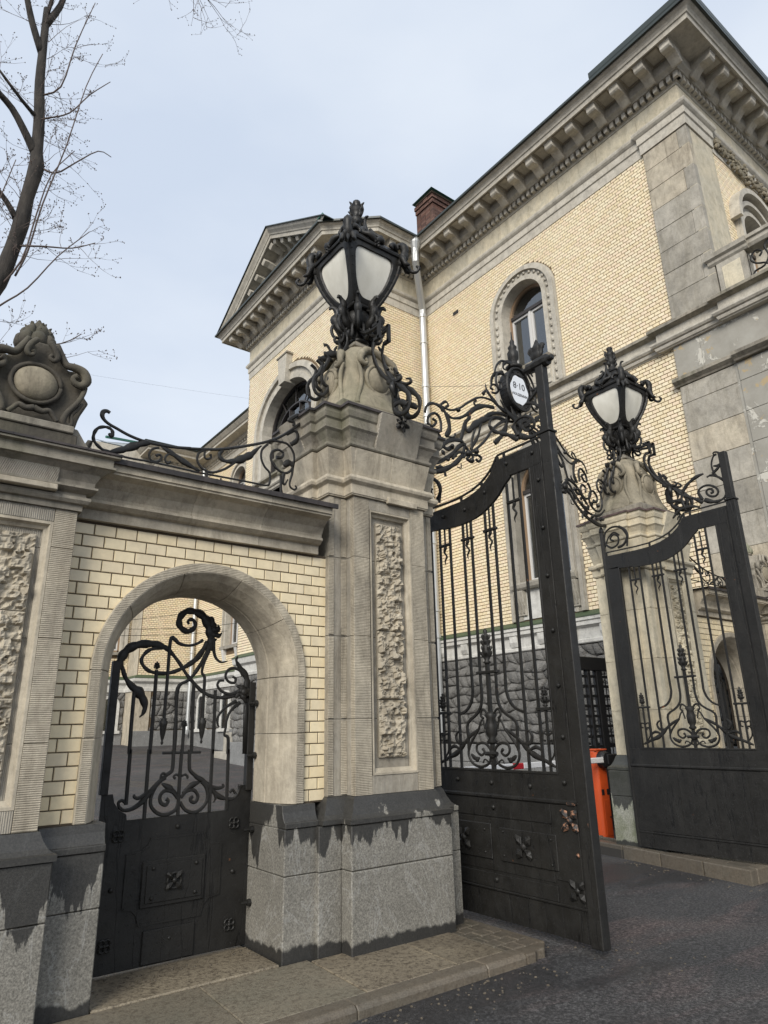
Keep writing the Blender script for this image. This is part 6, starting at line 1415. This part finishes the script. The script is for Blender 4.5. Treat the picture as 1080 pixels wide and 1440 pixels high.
# chimney
ch = node('chimney', pal, (14.2, 15.1, 17))
MB().box(13.80, 15.20, 14.82, 15.5, 16.5, 20.25).obj('stack_core', 'mortar', ch)
def chb(z0, z1, out):
    z = z0; j = 0
    while z < z1-.02:
        x = 13.79-out-(.13 if j % 2 else 0)
        while x < 15.22+out:
            a, b = max(x, 13.79-out), min(x+.25, 15.22+out)
            if b-a > .04: MB().box(a+.006, b-.006, 14.80-out, 14.95, z+.005, min(z+.078, z1)).obj('brick', 'redbrick', ch)
            x += .26
        y = 14.96
        while y < 15.5: MB().box(13.78-out, 13.9, y+.006, y+.24, z+.005, min(z+.078, z1)).obj('brick', 'redbrick', ch); y += .26
        z += .083; j += 1
chb(19.0, 20.25, 0); chb(20.25, 20.42, .05); chb(20.42, 20.58, .10)
MB().box(13.65, 15.38, 14.66, 15.6, 20.58, 20.66).obj('cap_slab', 'mortar', ch)
mb = MB(); b = 0; mb.v = [(13.55, 14.56, 20.66), (15.48, 14.56, 20.66), (15.48, 15.7, 20.66), (13.55, 15.7, 20.66), (13.95, 14.95, 20.9), (15.1, 14.95, 20.9), (15.1, 15.3, 20.9), (13.95, 15.3, 20.9)]; mb.f = [(0, 1, 2, 3), (4, 5, 6, 7), (0, 1, 5, 4), (1, 2, 6, 5), (2, 3, 7, 6), (3, 0, 4, 7)]; mb.obj('copper_cap', 'copper', ch)
# --- street front above the terrace: arched window, garland
surround(FE, 14.75, .62, 10.3, 12.2, .62, .36, pal, mat='stone_band', foot=9.6, proud=.14)
window(FE, 14.75, .62, 10.3, 12.2, .62, 'brown', pal); room(FE, 14.75, .7, 10.2, 13, pal)
fstrip(FE, arch_pts(14.75, 12.25, 1.16, 1.16, 20), arch_pts(14.75, 12.25, 1.03, 1.03, 20), 0, .24).obj('hood_mould', 'stone_band', pal)
rg = random.Random(5)
mb = MB()
for i in range(230):
    t_ = rg.random(); x = 13.45+2.9*t_; z = 14.05+.25*(1-t_)+rg.uniform(-.26, .22)*(.5+.5*sin(pi*t_)); mb.ball((x, 4.90+rg.uniform(-.06, .02), z), rg.uniform(.03, .07), 5, 4, (rg.uniform(.7, 1.5), .8, rg.uniform(.6, 1.2)))
mb.obj('carved_garland', 'stone_mid', pal)
# --- projecting porch with terrace balustrade (only its flank is seen)
MB().box(12.12, 22, 1.2, 4.90, 0, 9.38).obj('porch_wall', 'peeling', pal)
FP = lambda u, d, z: (12.12-d, u, z)
for (a, b) in ((4.24, 4.84),):
    z = 3.97
    while z < 8.05: z1 = min(z+.62, 8.07); fbox(FP, a, b, -.05, .02, z+.003, z1-.003).obj('quoin_block', 'peeling', pal, bevel=.01); z = z1
fsec(FP, [(.0, 8.08), (.10, 8.08), (.12, 8.11), (.20, 8.17), (.20, 8.24), (.0, 8.27)], 1.2, 4.84).obj('pilaster_cap', 'stone_dark', pal)
bl = node('terrace_balustrade', pal, (12.2, 3, 9.5))
MB().box(12.12, 12.42, 4.30, 4.86, 9.53, 10.30).obj('pedestal', 'stone_grey', bl, bevel=.01)
MB().box(12.106, 12.13, 4.40, 4.76, 9.66, 10.18).obj('pedestal_panel', 'stone_cream', bl, bevel=.006)
MB().sweep([(12.3, 4.95), (12.14, 4.95), (12.14, 4.22)], [(-.2, 10.30), (.02, 10.30), (.05, 10.34), (.05, 10.40), (.10, 10.44), (.10, 10.54), (-.2, 10.58)]).obj('coping', 'stone_grey', bl)
MB().sweep([(12.18, 4.22), (12.18, 1.2)], [(-.3, 10.32), (.02, 10.32), (.06, 10.38), (.06, 10.46), (.10, 10.48), (.10, 10.55), (-.3, 10.58)]).obj('coping', 'stone_grey', bl)
MB().box(12.10, 12.4, 1.2, 4.29, 9.53, 9.66).obj('base_rail', 'stone_dark', bl)
for k in range(6):
    yk = 4.1-k*.42
    for pts in ([(-.18, 9.68), (-.10, 9.85), (.08, 9.95), (.16, 10.1), (.05, 10.22), (-.06, 10.14), (0, 10.06)], [(.18, 9.68), (.12, 9.8), (-.05, 9.82), (-.16, 9.98), (-.12, 10.2), (-.18, 10.3)]):
        mb = MB(); mb.axis = Vector((1, 0, 0)); mb.tube([(12.22, yk+u, z) for u, z in pts], .02, 5, 3); mb.obj('scroll', 'iron', bl)
    MB().box(12.20, 12.24, yk+.20, yk+.23, 9.66, 10.32).obj('baluster', 'iron', bl)

# ---------------------------------------------------------------- wings round the courtyard
wg = thing('courtyard_wing', 'lower yellow brick courtyard wing with green hipped roof, seen over and through the arch wall', 'building', (10, 27, 1))
pal_keep = pal; pal = wg
FD = lambda u, d, z: (11.3-d, u, z); FF = lambda u, d, z: (u, 29.0-d, z); FG = lambda u, d, z: (u, 30.4-d, z)
GW = [(8.0, .5, 5.0, 7.4, .5)]; DW = [(22.3, .6, 4.9, 7.3, .6), (25.1, .6, 4.9, 7.3, .6)]
DU = [(22.3, .6, 9.8, 12.0, .5), (25.1, .6, 9.8, 12.0, .5)]
wallface(FD, 20.46, 29.0, 1, 8.9, DW, 'mortar2', wg); wallface(FD, 20.46, 29.0, 8.9, 13.3, DU, 'mortar2', wg)
fbox(FF, 8.9, 11.3, -.45, 0, 1, 13.3).obj('wall', 'mortar2', wg); wallface(FG, 6.6, 8.9, 1, 13.3, GW, 'mortar2', wg)
MB().box(8.89, 9.3, 29.01, 30.9, 1, 13.3).obj('return_wall', 'stone', wg)
k2 = dict(course=.085, ln=.152, joint=.012, D=.012, ch=.003, indiv=0)
bricks(wg, 'brick', 1, 29.0, 8.92, 11.28, 3.95, 9.0, lambda a, b: [], seed=21, **k2)
bricks(wg, 'brick', 1, 29.0, 8.92, 11.28, 9.3, 13.2, lambda a, b: [], seed=22, **k2)
bricks(wg, 'brick', 0, 11.3, 24, 28.98, 3.95, 8.9, hole_fn(DW, .28), seed=23, **k2)
bricks(wg, 'brick', 0, 11.3, 20.5, 28.98, 9.2, 13.2, hole_fn(DU, .28), seed=24, **k2)
bricks(wg, 'brick', 1, 30.4, 6.62, 8.88, 3.95, 9, hole_fn(GW, .28), seed=25, **k2)
WP = [(6.6, 30.4), (8.9, 30.4), (8.9, 29.0), (11.3, 29.0), (11.3, 20.46)]
MB().sweep(WP, [(-.1, 3.3), (.05, 3.3), (.05, 3.42), (.03, 3.44), (.03, 3.6), (.10, 3.65), (.14, 3.70), (.14, 3.82), (-.1, 3.82)]).obj('plinth_band', 'stone_white', wg)
MB().sweep(WP, [(-.1, 3.822), (.155, 3.822), (.15, 3.85), (.01, 3.95), (-.1, 3.95)]).obj('flashing', 'greenpaint', wg)
MB().sweep(WP, [(-.1, 8.85), (.04, 8.85), (.06, 9.0), (.14, 9.04), (.14, 9.15), (-.1, 9.2)]).obj('string_course', 'stone_band', wg)
MB().sweep(WP, [(-.1, 13.15), (.04, 13.15), (.05, 13.40), (.10, 13.44), (.10, 13.5), (.05, 13.51), (.05, 13.62), (.16, 13.64), (.22, 13.70), (.24, 13.80), (.62, 13.80), (.62, 13.90), (.66, 13.92), (.78, 14.05), (.78, 14.10), (-.1, 14.1)]).obj('cornice', 'stone_band', wg)
MB().sweep(WP, [(.6, 14.1), (.84, 14.1), (.86, 14.14), (.8, 14.18), (-1.6, 15.25)], caps=False).obj('roof', 'roof', wg)
mb = MB(); mb.v = [(6.0, 29.7, 14.15), (8.2, 29.7, 14.15), (8.2, 28.2, 14.15), (12.2, 28.2, 14.15), (12.5, 34, 14.15), (6.0, 34, 14.15), (8.9, 31.0, 15.1), (10.4, 30.6, 15.1), (10.2, 32.5, 15.1)]; mb.f = [(0, 1, 6), (1, 2, 6), (2, 3, 7, 6), (3, 4, 8, 7), (4, 5, 6, 8), (5, 0, 6), (6, 7, 8)]; mb.obj('hipped_roof', 'zinc', wg)
mb = MB(); mb.tube([(6.8, 29.95, 14.6), (8.9, 30.98, 15.13), (10.4, 30.58, 15.13), (11.6, 29.0, 14.6)], .07, 4); mb.obj('ridge_flashing', 'copper', wg)
MB().prism([(6.2, 29.5), (8.9, 29.5), (8.9, 34), (6.6, 34)], 2, 13.3, 14.1).obj('attic', 'stone_band', wg)
def dent2(F, u0, u1):
    mb = MB(); u = u0
    while u < u1: fbox(F, u, u+.12, .05, .15, 13.52, 13.62, mb); u += .24
    mb.obj('dentils', 'stone_band', wg, kind='stuff')
dent2(FD, 20.6, 29); dent2(FF, 8.9, 11.3); dent2(FG, 6.7, 8.9)
for F, hs in ((FD, DW+DU), (FG, GW)):
    for h in hs:
        surround(F, *h, .28, wg, mat='stone_band', proud=.10); window(F, *h, 'brown', wg, dep=.2); fsec(F, [(-.3, h[2]-.14), (.16, h[2]-.14), (.18, h[2]-.02), (-.3, h[2])], h[0]-h[1]-.25, h[0]+h[1]+.25).obj('sill', 'stone_grey', wg)
        for s in (-1, 1): fsec(F, [(.0, h[2]-.65), (.06, h[2]-.6), (.15, h[2]-.15), (0, h[2]-.15)], h[0]+s*h[1]-.1, h[0]+s*h[1]+.1).obj('sill_console', 'stone_white', wg)
        room(F, h[0], h[1], h[2], h[3]+.7, wg)
# basement: rock work, pale arched frames
rocks(FF, 9.55, 11.28, 1.75, 3.28, .33, wg, 5); rocks(FD, 20.6, 28.9, 1.75, 3.28, .33, wg, 6); rocks(FG, 6.4, 8.9, 1.75, 3.28, .33, wg, 7)
fbox(FF, 8.86, 9.52, -.1, .06, 1, 3.28).obj('corner_pier', 'stone', wg, bevel=.01)
fbox(FD, 20.46, 29, -.1, .12, 0.9, 1.72).obj('base_course', 'granite_dry', wg, bevel=.01); fbox(FF, 8.86, 11.3, -.1, .12, 0.9, 1.72).obj('base_course', 'granite_dry', wg, bevel=.01); fbox(FG, 6.6, 8.86, -.1, .12, 0.9, 1.72).obj('base_course', 'granite_dry', wg, bevel=.01)
for F, u, zb in ((FD, 27.6, 1.75), (FD, 25.2, 1.75), (FG, 8.25, 1.75), (FG, 7.25, 1.75), (FG, 6.95, 1.75)):
    o = fstrip(F, arch_pts(u, 2.75, .42, .42, 14, zb), arch_pts(u, 2.75, .30, .30, 14, zb), -.1, .14).obj('basement_window', 'stone_white', wg)
    fprism(F, arch_pts(u, 2.75, .31, .31, 14, zb), .085, .105).obj('pane', 'glass', o); fbox(F, u-.02, u+.02, .10, .13, zb, 3.05).obj('bar', 'wframe_dark', o)
    fbox(F, u-.5, u+.5, -.1, .2, zb-.12, zb).obj('sill', 'stone_white', o)
dp2 = node('downpipe', wg, (11.1, 28.8, 1.3))
for z0, z1 in ((1.9, 5.0), (5.0, 8.5), (8.5, 13.6)): MB().lathe((11.12, 28.8, z0), [(.09, 0), (.09, z1-z0-.1), (.11, z1-z0-.08), (.11, z1-z0)], 10).obj('pipe_length', 'zinc', dp2)
mb = MB(); mb.tube([(11.12, 28.8, 1.95), (11.12, 28.75, 1.7), (11.0, 28.6, 1.5)], .09, 8); mb.obj('outlet', 'zinc', dp2)
MB().box(9.9, 10.9, 21.6, 22.3, .7, 1.6).obj('entrance_block', 'stone_grey', wg, bevel=.02); MB().box(9.7, 11.2, 21.4, 22.6, .7, 1.0).obj('entrance_step', 'stone_grey', wg, bevel=.02)
pal = pal_keep
# ---------------------------------------------------------------- barrier and inner lattice gate
bz = gz(8.8, 6.6)
t = thing('road_barrier', 'orange barrier post with a white and red boom beyond the open gates', 'barrier', (8.84, 6.6, bz))
mb = MB(); mb.prism([(8.745, 6.47), (8.925, 6.47), (8.965, 6.52), (8.965, 6.70), (8.705, 6.70), (8.705, 6.52)], 2, .02, 1.26); mb.obj('housing', 'orange', t, bevel=.015)
MB().box(8.695, 8.975, 6.46, 6.71, 1.262, 1.285).obj('lid', 'orange', t, bevel=.008)
MB().box(8.77, 8.90, 6.463, 6.469, .12, .60).obj('service_door', 'orange', t, bevel=.003)
MB().lathe((8.885, 6.456, .36), [(.012, 0), (.012, .008)], 8, ax=1).obj('lock', 'black', t)
MB().box(8.69, 8.98, 6.45, 6.72, .02, .06).obj('foot_plate', 'black', t)
for x in (8.748, 8.868): MB().box(x, x+.055, 6.462, 6.469, .66, .735).obj('black_marking', 'black', t)
MB().lathe((8.82, 6.36, 1.14), [(.02, -.01), (.10, 0), (.12, .03), (.12, .11), (.0, .115)], 12, ax=1).obj('boom_hub', 'black', t)
MB().box(8.80, 9.12, 6.33, 6.45, 1.07, 1.21).obj('boom_clamp', 'black', t, bevel=.01)
x = 8.78; i = 0
for L, m_ in ((.45, 'white'), (.05, 'white'), (1.25, 'white'), (.20, 'red'), (1.3, 'white'), (.2, 'red'), (.9, 'white')):
    MB().box(x-L, x, 6.36, 6.41, 1.10, 1.175).obj('boom_section', m_, t, bevel=.008); x -= L
t = thing('lattice_gate', 'black lattice metal gate standing open in the courtyard behind the orange post', 'gate', (9.75, 7.2, .05))
MB().box(9.15, 10.5, 7.12, 7.24, 2.50, 2.72).obj('top_beam', 'black', t, bevel=.006)
for x, w in ((9.22, .07), (9.62, .07), (9.86, .16), (10.4, .08)): MB().box(x, x+w, 7.13, 7.22, .05, 2.5).obj('post', 'black', t, bevel=.005)
for i in range(14): MB().box(9.2, 10.45, 7.165, 7.185, .30+i*.16, .345+i*.16).obj('cross_bar', 'black', t)
for i in range(9): MB().box(9.30+i*.135, 9.325+i*.135, 7.16, 7.165, .1, 2.5).obj('upright_bar', 'black', t)
# ---------------------------------------------------------------- wires
def wire(a, b, sag, label, r=.012):
    a, b = Vector(a), Vector(b); mb = MB(); mb.tube([a.lerp(b, i/12)-Vector((0, 0, sag*4*(i/12)*(1-i/12))) for i in range(13)], r, 4)
    tag(mb.obj('overhead_cable', 'black', None), label, 'cable')
wire((9.35, 20.4, 13.2), (-6, 20.0, 11.2), .15, 'thin faint cable crossing the sky from the pedimented bay to the left', .002)
wire((4.2, 24, 5.0), (11.25, 24.5, 6.4), .12, 'uppermost dark cable crossing the courtyard seen through the arch')
wire((4.2, 24, 5.1), (11.25, 23.2, 5.6), .25, 'middle dark cable crossing the courtyard seen through the arch')
wire((4.2, 22, 4.5), (11.25, 25.5, 5.5), .10, 'lowest dark cable crossing the courtyard seen through the arch')
wire((11.9, 13.3, 11.3), (12.18, 8.0, 9.2), .05, 'thin cable slanting down the brick wall beside the downpipe', .006)
# ---------------------------------------------------------------- bare tree at the left
tr = thing('bare_tree', 'leafless tree with a dark crooked trunk and fine budding twigs behind the left pillar', 'tree', (-.35, 8.0, gz(0, 8)))
rt_ = random.Random(12)
CR = lambda px, py: None
trunk = [(-.45, 8.2, 0), (-.35, 8.2, 2.4), (-.05, 8.1, 4.6), (.25, 8.0, 6.2), (.42, 8.0, 6.75), (.50, 8.0, 7.25), (.545, 8.0, 7.65), (.56, 8.0, 8.05), (.60, 8.0, 8.55), (.575, 8.0, 8.8), (.54, 8.0, 9.3), (.47, 8.0, 9.9), (.43, 8.0, 10.6), (.40, 8.0, 11.2)]
mb = MB(); mb.tube(trunk, [.17, .145, .12, .102, .10, .086, .094, .078, .092, .072, .068, .06, .05, .044], 12, 3); mb.obj('trunk', 'bark', tr, smooth=True)
limbs = []
def limb(pts, r0, r1, name='branch', mat='bark'):
    n = len(pts); mb = MB(); mb.tube(pts, [r0+(r1-r0)*i/(n-1) for i in range(n)], 7, 3); mb.obj(name, mat, tr, smooth=True); limbs.append([Vector(p) for p in pts])
limb([(.56, 8, 8.75), (.42, 7.95, 8.95), (.22, 7.9, 9.2), (-.05, 7.8, 9.35), (-.5, 7.7, 9.9)], .055, .03)
limb([(.43, 8, 10.4), (.25, 7.95, 10.8), (.08, 7.9, 11.3), (-.2, 7.8, 12)], .05, .03)
limb([(.41, 8, 10.9), (.55, 8.0, 11.4), (.60, 8.05, 12)], .05, .03)
limb([(.54, 8, 9.3), (.30, 7.9, 9.4), (.0, 7.8, 9.6)], .03, .015)
limb([(.48, 8, 7.7), (.35, 7.95, 7.85), (.1, 7.9, 8.1), (-.3, 7.8, 8.7)], .04, .02)
limb([(.40, 8, 11.0), (.44, 7.9, 11.5), (.38, 7.8, 12)], .03, .02)
# long whippy shoots springing from the trunk towards the right
for a in ([(.58, 8, 6.9), (.66, 7.9, 7.25), (.72, 7.8, 7.9), (.86, 7.7, 8.8), (.98, 7.7, 9.9), (1.12, 7.7, 10.6)], [(.57, 8, 8.6), (.80, 7.9, 8.5), (1.0, 7.8, 8.7), (1.25, 7.8, 9.05), (1.42, 7.8, 9.05)],
          [(.48, 8, 9.25), (.62, 7.9, 9.30), (.85, 7.8, 9.45), (1.05, 7.8, 9.9), (1.28, 7.8, 10.3)], [(.3, 8, 6.1), (.45, 7.8, 6.3), (.7, 7.7, 6.6), (.95, 7.6, 7.1), (1.25, 7.6, 7.6)], [(.5, 8, 7.3), (.8, 7.8, 7.3), (1.1, 7.7, 7.35), (1.35, 7.7, 7.55)],
          [(.0, 8, 5.2), (.3, 7.8, 5.5), (.7, 7.6, 5.75), (1.1, 7.5, 5.9), (1.30, 7.5, 6.1)], [(-.1, 8, 4.9), (.4, 7.8, 5.3), (.8, 7.6, 5.5), (1.15, 7.5, 5.75)], [(.4, 8, 6.6), (.6, 7.8, 7.0), (.66, 7.7, 7.6), (.74, 7.6, 8.2), (.95, 7.6, 8.7)], [(.5, 8, 9.7), (.7, 7.8, 9.8), (.78, 7.7, 10.5), (.92, 7.6, 11.3)], [(.1, 8, 5.6), (.2, 7.8, 6.3), (.22, 7.7, 7.2), (.35, 7.6, 8.2)]):
    limb(a, .013, .005, 'shoot', 'twig')
tw = MB(); bd = MB()
def twig(p, d, L, r, dep):
    n = 4; q = [p]; dd = d.copy()
    for i in range(n):
        dd = (dd+Vector((rt_.uniform(-.22, .22), rt_.uniform(-.22, .22), rt_.uniform(-.10, .2)))).normalized(); q.append(q[-1]+dd*L/n)
    tw.tube([tuple(x) for x in q], [r*(1-.75*i/n) for i in range(n+1)], 3)
    bd.ball(tuple(q[-1]), .008, 4, 2, (1, 1, 1.5))
    if dep > 0:
        for k in range(rt_.choice((2, 3, 3))):
            i = rt_.randint(1, n); nd_ = (dd+Vector((rt_.uniform(-1, 1), rt_.uniform(-.8, .8), rt_.uniform(-.6, .9)))*.9).normalized(); twig(q[i], nd_, L*rt_.uniform(.35, .65), r*.6, dep-1)
    else:
        for k in range(2): bd.ball(tuple(q[rt_.randint(1, n)]+Vector((rt_.uniform(-.01, .01), 0, .01))), .006, 4, 2)
for li, lm in enumerate(limbs):
    cnt = 6
    for k in range(cnt):
        i = rt_.randint(0, len(lm)-2); p = lm[i].lerp(lm[i+1], rt_.random())
        d = Vector((rt_.uniform(-.5, 1.0), rt_.uniform(-.6, .6), rt_.uniform(-.4, 1))).normalized(); twig(p, d, rt_.uniform(.18, .5), .0042, 2)
for k in range(36):
    i = rt_.randint(2, len(trunk)-2); p = Vector(trunk[i]).lerp(Vector(trunk[i+1]), rt_.random()); d = Vector((rt_.uniform(-1, .9), rt_.uniform(-.7, .7), rt_.uniform(-.1, 1))).normalized(); twig(p+d*.08, d, rt_.uniform(.35, .7), .005, 2)
tw.obj('twigs', 'twig', tr, kind='stuff', rec=False); bd.obj('buds', 'twig', tr, kind='stuff', rec=False)
# twigs hanging into the top of the picture from a second tree overhead
t2 = thing('bare_tree', 'twigs of a second leafless tree reaching in at the top edge of the sky', 'tree', (.6, 7.0, 12.2))
tr = t2; tw = MB(); bd = MB(); limbs = []
limb([(-.9, 6.6, 13.4), (.5, 6.9, 12.6), (1.5, 7.0, 12.3), (2.6, 7.2, 12.5)], .04, .012)
for (x, z, dx, dz, L) in ((1.55, 12.0, -.3, -1, .55), (1.85, 12.0, .25, -1, .45), (2.15, 12.1, .05, -1, .8), (2.1, 12.0, -.1, -1, .6), (2.6, 11.9, .3, -.7, .5), (2.75, 11.9, .9, -.3, .6), (2.6, 11.9, .7, -.45, .5), (1.3, 12.1, -.5, -.8, .4)):
    for k in range(2): twig(Vector((x-.48+rt_.uniform(-.05, .05), 7.1, z+.08)), Vector((dx, rt_.uniform(-.3, .3), dz)).normalized(), L, .006, 2)
tw.obj('twigs', 'twig', t2, kind='stuff', rec=False); bd.obj('buds', 'twig', t2, kind='stuff', rec=False)

# loose grit and litter along the kerbs
gr = MB(); rr_ = random.Random(31)
for k in range(420):
    if k < 300: x = rr_.uniform(-1, 5.2); y = 3.72-abs(rr_.gauss(0, .16))-(0 if x < 4.2 else rr_.uniform(-.8, .6))
    elif k < 360: x, y = rr_.uniform(1.36, 2.55), rr_.uniform(4.9, 5.2)
    else: y = rr_.uniform(3.6, 6.6); x = 7.62+(y-3.96)*.19-abs(rr_.gauss(0, .1))
    z = .127 if 300 <= k < 360 else gz(x, y); r_ = rr_.uniform(.003, .011)
    gr.ball((x, y, z+r_*.3), r_, 5, 3, (rr_.uniform(.7, 1.5), rr_.uniform(.7, 1.4), .6))
tag(gr.obj('grit', 'kerb', None, kind='stuff', rec=False), 'loose grit and crumbs of stone lying along the kerbs', 'grit')
